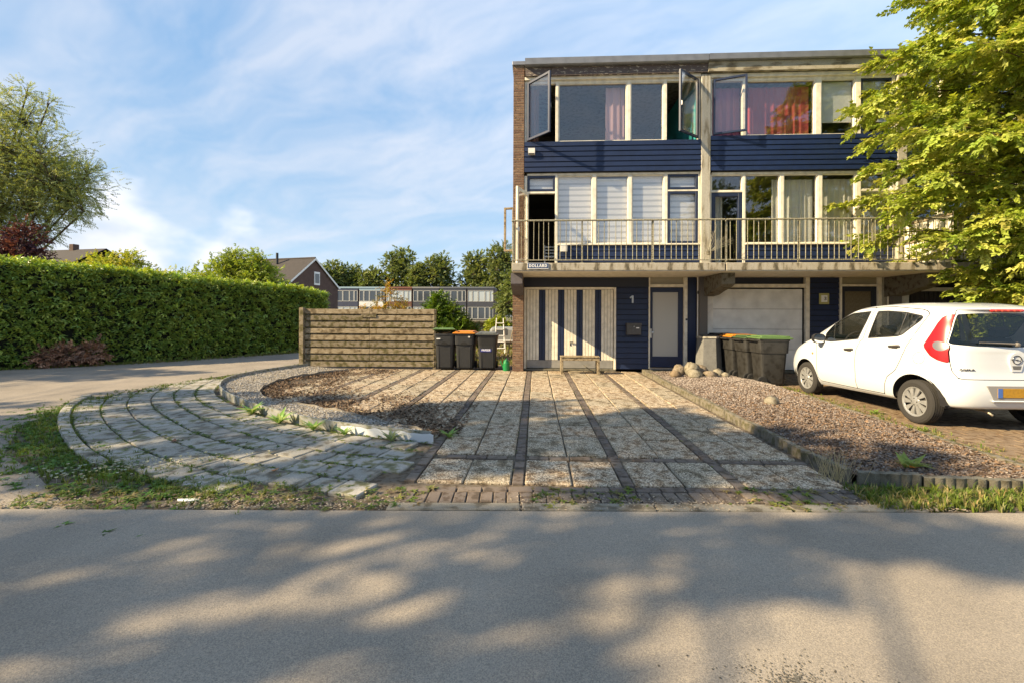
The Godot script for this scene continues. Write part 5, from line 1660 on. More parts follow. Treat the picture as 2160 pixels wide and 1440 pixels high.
func make_shade_trees() -> void:
	var sp := spray_mesh(10, 0.34, 0.12, 0.09, 21)
	# [x, z, radius] of each spot of shade on the ground
	var spots := []
	for q in SHADE:
		spots.append([q[0], q[1], q[2] * 1.2])
	# broken shade over the middle of the driveway and the curved tiles
	var g := RandomNumberGenerator.new()
	g.seed = 99
	for i in 48:
		var dz := lerpf(-7.3, -3.9, pow(g.randf(), 0.95))
		spots.append([g.randf_range(-1.3, 2.2 if dz < -5.6 else 3.6), dz, g.randf_range(0.22, 0.42)])
	for i in 46:
		var x := g.randf_range(-7.5, -1.2)
		spots.append([x, g.randf_range(-8.3 + (x + 7.5) * 0.15, -3.7), g.randf_range(0.22, 0.42)])
	for i in 16:
		spots.append([g.randf_range(-13.5, -8.6), g.randf_range(-11.6, -9.5), g.randf_range(0.3, 0.5)])
	for i in 30:
		var x := g.randf_range(-13.0, -6.5)
		spots.append([x, g.randf_range(-7.4, -3.4), g.randf_range(0.25, 0.45)])
	var trunks := [Vector3(-9.2, 0, 4.0), Vector3(-14.6, 0, 4.2), Vector3(-20.5, 0, 4.4)]
	var labels := ["broad street tree left of the camera shading the driveway", "broad street tree further left shading the curved tiles", "leftmost broad street tree shading the side lane"]
	var own := [[], [], []]
	for s in spots:
		var h := g.randf_range(6.6, 8.8)
		var p := Vector3(s[0] - SUN_X / SUN_Y * h, h, s[1] + h / SUN_Y)
		var best := 0
		for k in 3:
			if Vector2(p.x - trunks[k].x, p.z - trunks[k].z).length() < Vector2(p.x - trunks[best].x, p.z - trunks[best].z).length():
				best = k
		own[best].append([p - trunks[best], s[2]])
	for k in 3:
		var o := thing("street_tree", labels[k], "tree", trunks[k], 0.0, "trees along the far side of the street")
		var w := mb()
		w.tube(PackedVector3Array([Vector3(0, -0.1, 0), Vector3(0.05, 2, 0), Vector3(-0.1, 5, -0.2), Vector3(-0.2, 8.5, -0.6)]), PackedFloat32Array([0.3, 0.24, 0.19, 0.08]), 9, false)
		var xf := []
		var cl := []
		# a few main limbs, each forking to its own clumps
		var list: Array = own[k]
		list.sort_custom(func(a, b): return atan2(a[0].z, a[0].x + 0.01) < atan2(b[0].z, b[0].x + 0.01))
		var hubs := []
		var per := 16
		for i in range(0, list.size(), per):
			var mean := Vector3.ZERO
			var m := mini(per, list.size() - i)
			for j in m:
				mean += list[i + j][0] / m
			var hub := mean * 0.86 + Vector3(0, 0.9, 0)
			hubs.append(hub)
			w.tube(PackedVector3Array([Vector3(-0.1, 4.2, -0.15), hub * 0.5 + Vector3(0, 3.2, 0), hub]), PackedFloat32Array([0.06, 0.032, 0.014]), 6, false)
		for ci in list.size():
			var c = list[ci]
			var p: Vector3 = c[0]
			var r: float = c[1]
			var hb: Vector3 = hubs[ci / per]
			w.tube(PackedVector3Array([hb, (hb + p) * 0.5 + Vector3(0, 0.15, 0), p]), PackedFloat32Array([0.016, 0.011, 0.005]), 4, false)
			for i in int(150.0 * pow(r / 0.4, 2.0)) + 14:
				var d := Vector3(g.randfn(), g.randfn(), g.randfn()).normalized()
				var q := p + d * r * pow(g.randf(), 0.45) * g.randf_range(0.8, 1.15)
				xf.append(Transform3D(look((d + Vector3(g.randf_range(-1, 1), g.randf_range(-0.6, 0.6), g.randf_range(-1, 1))).normalized(), g.randf_range(-1, 1)).scaled(Vector3.ONE * g.randf_range(0.45, 0.7)), q))
				cl.append(tint(Color(0.11, 0.15, 0.022)))
		obj("trunk", w.done(), M.bark, o)
		mass("crown", sp, M.leaf, xf, cl, o)
	# trees behind the camera that the upstairs windows mirror
	lobed("street_tree", "tall tree across the street mirrored in the neighbour's windows", "tree", "trees along the far side of the street", Vector3(13.5, 0, 12.0), [[Vector3(-1.5, 6.5, 0), 2.6], [Vector3(1.4, 7.2, 0.4), 2.8], [Vector3(0, 9.5, 0), 2.3], [Vector3(2.8, 5.0, -0.5), 2.2], [Vector3(-2.6, 4.4, 0.3), 1.9]], 3200, sp, 1.5, [Color(0.09, 0.13, 0.02)], M.leaf, 0.28)
	lobed("street_tree", "bushy tree across the street mirrored low in neighbour's panes", "tree", "trees along the far side of the street", Vector3(8.6, 0, 13.0), [[Vector3(0, 4.2, 0), 2.2], [Vector3(-1.8, 3.2, 0), 1.7], [Vector3(1.8, 3.6, 0), 1.8]], 1800, sp, 1.5, [Color(0.08, 0.12, 0.02)], M.leaf, 0.22)

# ---------------------------------------------------------------- weeds
func tuft_mesh(n: int, sd: int, wide := 0.06) -> ArrayMesh:
	var r := RandomNumberGenerator.new()
	r.seed = sd
	var b := mb()
	for i in n:
		var a := r.randf() * TAU
		var lean := r.randf_range(0.1, 0.75)
		var l := r.randf_range(0.6, 1.1)
		var d := Vector3(cos(a), 0, sin(a))
		var s := Vector3(-d.z, 0, d.x) * wide * r.randf_range(0.6, 1.2)
		var p0 := d * r.randf_range(0.0, 0.25)
		var p1 := p0 + Vector3.UP * l * 0.6 + d * lean * l * 0.35
		var p2 := p0 + Vector3.UP * l * (1.0 - lean * 0.35) + d * lean * l
		b.quad(p0 - s * 0.7, p0 + s * 0.7, p1 + s * 0.6, p1 - s * 0.6, -d + Vector3.UP * 0.4)
		b.tri(p1 - s * 0.6, p1 + s * 0.6, p2, -d + Vector3.UP * 0.4)
	return b.done()

func rosette_mesh(n: int, sd: int) -> ArrayMesh:
	var r := RandomNumberGenerator.new()
	r.seed = sd
	var b := mb()
	for i in n:
		var a := TAU * i / n + r.randf_range(-0.3, 0.3)
		var d := Vector3(cos(a), r.randf_range(0.15, 0.9), sin(a))
		add_leaf(b, Vector3.ZERO, d, Vector3.UP, r.randf_range(0.7, 1.15), r.randf_range(0.25, 0.42), 0.35)
	return b.done()

func scatter(n: int, xf: Array, cl: Array, f: Callable, s0: float, s1: float, cols: Array, y := 0.0) -> void:
	var tries := 0
	var got := 0
	while got < n and tries < n * 30:
		tries += 1
		var p: Vector2 = f.call()
		if p.x > 900.0:
			continue
		got += 1
		xf.append(Transform3D(Basis(Vector3.UP, rnd(0, TAU)).scaled(Vector3(1, rnd(0.7, 1.2), 1) * rnd(s0, s1)), Vector3(p.x, y, p.y)))
		cl.append(tint(cols[rng.randi() % cols.size()], 0.3))

func along(line: PackedVector2Array, spread: float) -> Vector2:
	var i := rng.randi() % (line.size() - 1)
	return line[i].lerp(line[i + 1], rng.randf()) + Vector2(rng.randfn(), rng.randfn()) * spread

func make_weeds() -> void:
	var green := [Color(0.11, 0.17, 0.025), Color(0.15, 0.20, 0.03), Color(0.09, 0.14, 0.025), Color(0.20, 0.22, 0.05)]
	var straw := [Color(0.30, 0.24, 0.11), Color(0.25, 0.22, 0.09)]
	var tuft := tuft_mesh(9, 4)
	var rose := rosette_mesh(7, 6)
	# grass round the outside of the curved tiles
	var outer := curve_pts([[-2.4, -3.55], [-3.4, -3.75], [-4.3, -4.08], [-5.3, -4.68], [-6.25, -5.5], [-7.0, -6.6], [-7.3, -7.8], [-7.3, -9.0], [-6.95, -10.3], [-6.75, -11.6], [-6.7, -12.6]], 0.1)
	var xf := []
	var cl := []
	scatter(1500, xf, cl, func(): return along(outer, 0.16), 0.035, 0.085, green, -0.02)
	scatter(800, xf, cl, func():
		var q := along(outer, 0.3)
		return q if q.y > -7.5 and q.y < road_edge(q.x) - 0.08 else Vector2(999, 0), 0.03, 0.075, green, -0.02)
	# front verge in the right corner
	scatter(750, xf, cl, func():
		var q := Vector2(2.55 + absf(rng.randfn()) * 1.3, 0)
		q.y = road_edge(q.x) - rnd(0.05, 0.45)
		return q if q.x < 7.0 else Vector2(999, 0), 0.03, 0.11, green + straw, -0.02)
	# between bed and parking place
	scatter(500, xf, cl, func():
		var z := rnd(-9.5, -4.2)
		return Vector2(4.62 - (z + 4.3) * 0.051 + absf(rng.randfn()) * 0.16, z), 0.025, 0.075, green + straw, -0.005)
	# strip at the foot of the hedge
	scatter(1500, xf, cl, func():
		var t := rng.randf()
		var a := Vector2(-16.6, -8.6).lerp(Vector2(-11.4, -13.1), t * 1.6) if t < 0.62 else Vector2(-11.4, -13.1).lerp(Vector2(-9.0, -17.2), (t - 0.62) / 0.38)
		return a + Vector2(rnd(-0.2, 0.35), rnd(-0.1, 0.25)), 0.04, 0.12, green + straw, -0.02)
	# yard behind the bins
	scatter(2600, xf, cl, func(): return Vector2(rnd(-6.2, -0.65), rnd(-22, -12.6)), 0.05, 0.17, [Color(0.20, 0.21, 0.045), Color(0.28, 0.25, 0.07), Color(0.14, 0.17, 0.03)], -0.02)
	var gr := mass("grass", tuft, M.blade, xf, cl)
	tag(gr, "short green grass along the verges, lane edge and yard", "grass")
	# weeds in the joints
	xf = []
	cl = []
	var fan_rows := []
	var fan_base := curve_pts([[-1.10, -4.98], [-1.9, -5.20], [-2.6, -5.48], [-3.3, -5.86], [-3.95, -6.30], [-4.7, -6.90], [-5.4, -7.54], [-5.95, -8.18], [-6.4, -8.95]], 0.08)
	for r in 7:
		fan_rows.append(offset_line(fan_base, r * 0.303))
	scatter(1000, xf, cl, func():
		var q := along(fan_rows[rng.randi() % 7], 0.018)
		return q if sin(q.x * 3.1) * cos(q.y * 2.7) > -0.25 else Vector2(999, 0), 0.012, 0.045, green, 0.004)
	scatter(420, xf, cl, func():
		var q := along(fan_rows[rng.randi() % 7], 0.09)
		return q, 0.015, 0.04, green, 0.004)
	for sx in [-2.995, -2.06, -1.13, -0.195, 0.74, 1.675]:
		scatter(26, xf, cl, func():
			var q := Vector2(sx + (0.0 if rng.randf() < 0.5 else 0.105), rnd(-10.5, -4.0))
			return q, 0.01, 0.028, green + straw, 0.002)
	scatter(420, xf, cl, func():
		var x := rnd(-4.0, 3.0)
		return Vector2(x, road_edge(x) - rnd(0.02, 0.45)) if sin(x * 4.0) + 0.4 > rng.randf() or x < -1.0 else Vector2(999, 0), 0.015, 0.06, green + straw, 0.0)
	var jw := mass("joint_weeds", rose, M.leaf, xf, cl)
	tag(jw, "small green weeds growing in the joints of the paving", "weeds")
	xf = []
	cl = []
	scatter(900, xf, cl, func():
		var q := along(outer, 0.28)
		return q if q.y > -7.0 else Vector2(999, 0), 0.03, 0.075, [Color(0.10, 0.20, 0.03), Color(0.13, 0.23, 0.03)], -0.015)
	scatter(260, xf, cl, func():
		var x := 2.6 + absf(rng.randfn()) * 1.4
		return Vector2(x, road_edge(x) - rnd(0.1, 0.5)) if x < 7 else Vector2(999, 0), 0.03, 0.08, green, -0.01)
	var cw := mass("clover_leaves", rosette_mesh(6, 16), M.leaf, xf, cl)
	tag(cw, "broad leaved weeds and clover among the verge grass", "weeds")
	# white clover heads
	xf = []
	cl = []
	var head := mb()
	for k in 9:
		var a := k * 2.4
		var d := Vector3(cos(a) * 0.8, 0.25 + 0.1 * (k % 3), sin(a) * 0.8)
		add_leaf(head, Vector3(0, 2.0, 0), d, Vector3.UP, 0.9, 0.7, -0.2)
	head.rod(Vector3.ZERO, Vector3(0, 2.0, 0), 0.04, 3)
	scatter(190, xf, cl, func():
		var q := Vector2(-3.7, -3.98) + Vector2(rng.randfn() * 0.5, rng.randfn() * 0.14)
		q.y -= (q.x + 3.75) * 0.45
		return q, 0.013, 0.022, [Color(0.50, 0.49, 0.39)], 0.0)
	var fl := mass("clover_flowers", head.done(), M.blade, xf, cl)
	tag(fl, "white clover flowers in the grass by the curved kerb", "flowers")
	# larger plants along the edging, one by one
	var big := [[-3.35, -5.80, 0.17, "largest leafy dandelion plant growing against the grey edging"], [-2.72, -5.46, 0.14, "upright leafy weed in front of the edging's middle"], [-2.25, -5.28, 0.11, "feathery weed by the edging next to the torn sheet"], [-4.05, -6.32, 0.19, "spiky grassy weed where the edging starts to bend"], [-1.62, -5.05, 0.13, "grey green weed beside the torn plastic sheet"], [-1.0, -5.25, 0.10, "small mossy weed at the corner of the slabs"]]
	for i in big.size():
		var q = big[i]
		var o := thing("weed", q[3], "weed", Vector3(q[0], 0.0, q[1]), rnd(0, 6), "weeds along the grey edging")
		var b := mb()
		for k in 16:
			var a := k * 2.4 + rnd(-0.3, 0.3)
			add_leaf(b, Vector3.ZERO, Vector3(cos(a), rnd(0.5, 1.9), sin(a)), Vector3.UP, q[2] * rnd(1.0, 1.7), q[2] * rnd(0.3, 0.5), 0.3)
		obj("leaves", b.done(), mt(lin(0.16, 0.30, 0.04) if i != 4 else lin(0.13, 0.16, 0.07), 0.6, {"back": lin(0.4, 0.45, 0.15)}), o)
	var more := [[5.02, -6.95, 0.13, "low leafy weed on the paving beside the car door"], [4.88, -6.0, 0.09, "small weed on paving before the car's rear wheel"], [5.6, -4.35, 0.2, "long grassy weed near the right edge by the verge"], [3.35, -4.25, 0.16, "thin green weed standing in the front of gravel bed"]]
	for q in more:
		var o := thing("weed", q[3], "weed", Vector3(q[0], 0.08 if q[0] < 4.0 else 0.0, q[1]), rnd(0, 6))
		var b := mb()
		for k in 18:
			var a := k * 2.4 + rnd(-0.3, 0.3)
			add_leaf(b, Vector3(rnd(-0.05, 0.05), 0, rnd(-0.05, 0.05)), Vector3(cos(a), rnd(0.3, 1.4), sin(a)), Vector3.UP, q[2] * rnd(0.7, 1.15), q[2] * rnd(0.2, 0.36), 0.3)
		obj("leaves", b.done(), mt(lin(0.15, 0.22, 0.03), 0.6, {"back": lin(0.4, 0.45, 0.15)}), o)
	# dry straw clump at the bed's corner
	var st := thing("straw_tuft", "clump of dry pale straw at the corner of gravel bed", "grass", Vector3(2.62, 0.0, -4.12))
	var sm := mb()
	for k in 70:
		var a := rnd(0, TAU)
		var l := rnd(0.14, 0.30)
		var p := Vector3(rng.randfn() * 0.07, 0, rng.randfn() * 0.05)
		var d := Vector3(cos(a) * rnd(0.1, 0.7), 1, sin(a) * rnd(0.1, 0.5)).normalized()
		var s := d.cross(Vector3.BACK).normalized() * 0.0022
		sm.quad(p - s, p + s, p + d * l + s * 0.3, p + d * l - s * 0.3, Vector3.BACK)
	obj("blades", sm.done(), mt(lin(0.42, 0.34, 0.18), 0.8), st)
	# fallen leaves one can pick out
	var fallen := [[3.33, -4.2, "orange fallen leaf lying on the front of gravel bed", Color(0.55, 0.17, 0.02), 0.06, 0.10], [-2.35, -4.0, "rusty fallen leaf on the curved tiles near the street", Color(0.35, 0.15, 0.05), 0.05, 0.02], [-4.0, -4.85, "brown fallen leaves curled on the curved tiles", Color(0.20, 0.09, 0.045), 0.06, 0.02], [3.9, -3.75, "pale brown fallen leaf in the verge grass at right", Color(0.32, 0.17, 0.08), 0.06, 0.03]]
	for q in fallen:
		var o := obj("fallen_leaf", dry_leaf_mesh(), mt(Color(q[3]).linear_to_srgb(), 0.8), null, Vector3(q[0], q[5], q[1]))
		o.scale = Vector3.ONE * q[4]
		o.rotation.y = rnd(0, 6)
		tag(o, q[2], "leaf")
	var pp := obj("paper_scrap", mb().prism(pv2([[-0.09, -0.02], [0.04, -0.045], [0.11, 0.0], [0.02, 0.035], [-0.05, 0.03]]), -0.002, 0.002, Vector3.ZERO, Basis(Vector3.RIGHT, PI / 2 - 0.15)).done(), M.print_white, null, Vector3(-2.66, 0.004, -3.35))
	tag(pp, "white scrap of litter on the earth beside the road", "litter")

# ---------------------------------------------------------------- fence, bins, bench and the rest
func make_fence() -> void:
	var f := thing("board_fence", "weathered horizontal board fence behind the driveway", "fence", Vector3(-6.38, 0, -12.2))
	var w := 3.68
	obj("post", mb().cbox(Vector3(0, 0.79, 0.05), Vector3(0.125, 1.66, 0.10), 0.01).done(), M.board[0], f)
	obj("post", mb().cbox(Vector3(w - 0.02, 0.77, -0.02), Vector3(0.08, 1.62, 0.08), 0.008).done(), M.board[1], f)
	obj("post", mb().cbox(Vector3(w * 0.505, 0.75, -0.05), Vector3(0.07, 1.55, 0.06), 0.006).done(), M.board[1], f)
	# overlapping boards: one layer in front, one behind; thin dark gaps between
	for i in 9:
		var y := 0.095 + i * 0.178
		for half in 2:
			var x0 := 0.07 if half == 0 else w * 0.51
			var x1 := w * 0.51 - 0.006 if half == 0 else w - 0.02
			var m: Material = M.board[rng.randi() % 3]
			var o := obj("plank", mb().cbox(Vector3.ZERO, Vector3(x1 - x0, 0.136 + rnd(-0.004, 0.003), 0.022), 0.004).done(), m, f, Vector3((x0 + x1) / 2, y + rnd(-0.005, 0.005), 0.02))
			o.rotation = Vector3(rnd(-0.03, 0.01), 0, rnd(-0.0035, 0.0035))
		if i < 8:
			var b := obj("plank", mb().cbox(Vector3.ZERO, Vector3(w - 0.1, 0.10, 0.018), 0.003).done(), M.board[1], f, Vector3(w * 0.5, y + 0.089, -0.035))
			b.rotation.z = rnd(-0.002, 0.002)
	obj("patch_board", mb().cbox(Vector3(w * 0.505, 1.395, 0.045), Vector3(0.42, 0.075, 0.02), 0.004).done(), M.board[1], f)
	# climber on its far side
	var sp := spray_mesh(7, 0.22, 0.07, 0.045, 31)
	lobed("climbing_plant", "straggly yellowing climber behind the fence with orange blooms", "plant", "", Vector3(-4.3, 0, -12.75), [[Vector3(0, 1.45, 0), 0.42], [Vector3(0.5, 1.5, 0), 0.32], [Vector3(-0.5, 1.3, 0), 0.35], [Vector3(0.15, 1.95, 0), 0.2], [Vector3(0.05, 2.2, 0), 0.14]], 420, sp, 0.9, [Color(0.24, 0.22, 0.05), Color(0.3, 0.23, 0.06), Color(0.5, 0.27, 0.02)], M.leaf, 0.02)
	var bm := spray_mesh(7, 0.24, 0.10, 0.06, 33)
	lobed("leafy_shrub", "glossy green shrub beside the fence behind the bins", "shrub", "", Vector3(-3.05, 0, -14.9), [[Vector3(0, 0.9, 0), 0.72], [Vector3(0.55, 0.8, 0.1), 0.62], [Vector3(-0.2, 1.5, 0), 0.5], [Vector3(0.25, 1.45, 0.05), 0.42], [Vector3(-0.15, 1.9, 0), 0.28], [Vector3(0.95, 0.75, 0), 0.45]], 2600, bm, 0.8, [Color(0.11, 0.19, 0.02), Color(0.15, 0.23, 0.025), Color(0.075, 0.135, 0.02)], M.leaf_gloss, 0.03)

# a two-wheeled bin, front towards +z, base centre at the origin
func make_bin(label: String, at: Vector3, turn: float, lid: Material, body: Material, open := 0.0, collar := true, group := "", tall := 1.0) -> Node3D:
	var o := thing("wheelie_bin", label, "bin", at, turn, group)
	var b := mb()
	var h := 0.94 * tall
	# tapered body from rounded rings
	var rings := [[0.02, 0.40, 0.42], [0.06, 0.43, 0.46], [h * 0.70, 0.50, 0.55], [h * 0.705, 0.535 if collar else 0.50, 0.60 if collar else 0.555], [h - 0.04, 0.55, 0.63], [h - 0.035, 0.575, 0.66], [h, 0.575, 0.66]]
	var P := func(r: Array, k: int) -> Vector3:
		var a := TAU * (k + 0.5) / 24.0
		var c := cos(a)
		var s := sin(a)
		return Vector3(signf(c) * pow(absf(c), 0.28) * r[1] / 2, r[0], signf(s) * pow(absf(s), 0.28) * r[2] / 2)
	for i in rings.size() - 1:
		for k in 24:
			var p1: Vector3 = P.call(rings[i], k)
			var p2: Vector3 = P.call(rings[i], (k + 1) % 24)
			var p3: Vector3 = P.call(rings[i + 1], (k + 1) % 24)
			var p4: Vector3 = P.call(rings[i + 1], k)
			var n := Vector3(p1.x + p2.x, 0, p1.z + p2.z)
			if absf(p4.y - p1.y) < 0.02:
				n = Vector3(0, -0.6, 0) + n * 0.1
			b.quad(p1, p2, p3, p4, n)
	for k in 24:
		b.tri(P.call(rings[0], k), P.call(rings[0], (k + 1) % 24), Vector3(0, 0.02, 0), Vector3.DOWN)
	obj("body", b.done(), body, o)
	if collar:
		# arched notch under the front collar, recessed panel and two ribs
		var arch := PackedVector2Array()
		for k in 9:
			var t := PI * k / 8.0
			arch.append(Vector2(cos(t) * 0.085, h * 0.70 + 0.075 * sin(t)))
		arch.append(Vector2(-0.085, h * 0.695))
		arch.append(Vector2(0.085, h * 0.695))
		obj("grip_recess", mb().prism(arch, 0.299, 0.3035).done(), M.gap, o)
	for s: float in [-1.0, 1.0]:
		obj("rib", mb().cbox(Vector3(s * 0.15, h * 0.35, 0.247), Vector3(0.02, h * 0.58, 0.02), 0.005, Basis(Vector3.RIGHT, 0.065)).done(), body, o)
	# lid
	var l := sub("lid", o, Vector3(0, h, -0.31))
	l.rotation.x = -open
	var lm := mb()
	lm.cbox(Vector3(0, 0.015, 0.325), Vector3(0.60, 0.035, 0.68), 0.014)
	lm.cbox(Vector3(0, 0.045, 0.30), Vector3(0.50, 0.045, 0.52), 0.02)
	obj("shell", lm.done(), lid, l)
	obj("grip", mb().cbox(Vector3(-0.20, 0.05, 0.58), Vector3(0.10, 0.028, 0.10), 0.01).cbox(Vector3(0.20, 0.05, 0.58), Vector3(0.10, 0.028, 0.10), 0.01).done(), lid, l)
	# handle at the back, axle and wheels
	obj("handle", mb().rod(Vector3(-0.2, h - 0.03, -0.37), Vector3(0.2, h - 0.03, -0.37), 0.016).rod(Vector3(-0.2, h - 0.03, -0.37), Vector3(-0.2, h - 0.05, -0.30), 0.014).rod(Vector3(0.2, h - 0.03, -0.37), Vector3(0.2, h - 0.05, -0.30), 0.014).done(), body, o)
	for s: float in [-1.0, 1.0]:
		var w := sub("wheel", o, Vector3(s * 0.235, 0.10, -0.235))
		var ax := Basis(Vector3.BACK, PI / 2)
		obj("tyre", mb().lathe(Vector3.ZERO, ax, PackedVector2Array([Vector2(0.055, -0.024), Vector2(0.092, -0.024), Vector2(0.10, -0.014), Vector2(0.10, 0.014), Vector2(0.092, 0.024), Vector2(0.055, 0.024)]), 20).done(), M.rubber, w)
		obj("hub", mb().lathe(Vector3.ZERO, ax, PackedVector2Array([Vector2(0.001, -0.02), Vector2(0.056, -0.018), Vector2(0.056, 0.018), Vector2(0.001, 0.02)]), 14).done(), M.bin_old, w)
	return o

func make_bins() -> void:
	var grp := "wheelie bins by the fence"
	var z := -12.18
	var a := make_bin("green lidded bin with its lid ajar over garden waste", Vector3(-2.40, 0, z), 0.02, M.lid_green, M.bin, 0.16, true, grp)
	obj("mark", boxmesh(Vector3(0.10, 0.025, 0.004)), M.print_white, a, Vector3(-0.15, 0.81, 0.326))
	var twigs := mb()
	for i in 26:
		var p := Vector3(rnd(-0.27, 0.22), 0.94, rnd(0.1, 0.33))
		twigs.rod(p, p + Vector3(rnd(-0.16, 0.16), rnd(0.01, 0.06), rnd(-0.02, 0.10)), 0.003, 3)
	var tw := obj("garden_waste", twigs.done(), mt(lin(0.16, 0.11, 0.06), 0.95), null, Vector3(-2.40, 0, z))
	tag(tw, "twigs and clippings poking out from under green bin lid", "garden waste")
	var b := make_bin("orange lidded bin between the green and the paper bin", Vector3(-1.86, 0, z), -0.03, M.lid_orange, M.bin, 0.0, true, grp)
	obj("mark", text_mesh("88", 0.035, 0.003), M.print_white, b, Vector3(0.14, 0.86, 0.328))
	var c := make_bin("black paper bin with grey lid and blue PAPIER sticker", Vector3(-1.27, 0, z), 0.03, M.lid_gray, M.bin, 0.0, false, grp, 0.97)
	var st := sub("sticker", c, Vector3(-0.03, 0.52, 0.268))
	st.rotation.x = -0.066
	obj("label_field", boxmesh(Vector3(0.28, 0.085, 0.003)), M.sticker, st)
	obj("lettering", text_mesh("PAPIER", 0.05, 0.002), M.print_white, st, Vector3(0, 0, 0.003))
	# the neighbour's bins, side on
	var g2 := "wheelie bins by the white garage door"
	make_bin("black lidded bin behind the orange one at the garage", Vector3(4.70, 0, -11.60), PI / 2 + 0.06, M.lid_black, M.bin_old, 0.0, true, g2)
	make_bin("orange lidded bin before the white garage door", Vector3(4.80, 0, -11.02), PI / 2 + 0.05, M.lid_orange, M.bin_old, 0.0, true, g2)
	make_bin("green lidded bin squeezed between orange and front bin", Vector3(4.86, 0, -10.44), PI / 2 + 0.06, mt(lin(0.05, 0.09, 0.035), 0.55), M.bin_old, 0.0, true, g2)
	make_bin("frontmost green lidded bin nearest the white car", Vector3(4.92, 0, -9.86), PI / 2 - 0.02, M.lid_green, M.bin_old, 0.0, true, g2, 1.02)

func make_bench() -> void:
	var b := thing("wooden_bench", "small grey wooden slatted bench before the striped garage door", "bench", Vector3(1.10, 0, -11.32))
	for sx in [-0.44, 0.44]:
		for sz in [-0.14, 0.14]:
			obj("leg", mb().cbox(Vector3(sx, 0.20, sz), Vector3(0.062, 0.40, 0.062), 0.006).done(), M.bench, b)
		obj("end_rail", mb().cbox(Vector3(sx, 0.37, 0), Vector3(0.05, 0.07, 0.216), 0.004).done(), M.bench, b)
	for sz in [-0.155, 0.155]:
		obj("apron", mb().cbox(Vector3(0, 0.375, sz), Vector3(0.82, 0.075, 0.026), 0.004).done(), M.bench, b)
	for i in 7:
		obj("slat", mb().cbox(Vector3(0, 0.425, -0.16 + i * 0.0535), Vector3(0.96, 0.022, 0.044), 0.004).done(), M.bench, b)
	# garden hose end lying under it
	var p := PackedVector3Array()
	var r := PackedFloat32Array()
	for i in 10:
		var t := i / 9.0
		p.append(Vector3(1.25 + 0.36 * t, 0.16 * pow(1 - t, 2.0) + 0.012, -11.75 + 0.5 * t))
		r.append(0.011)
	var hose := obj("garden_hose", mb().tube(p, r, 6).done(), M.mossy)
	tag(hose, "short pale hose end trailing from garage wall beside bench", "hose")

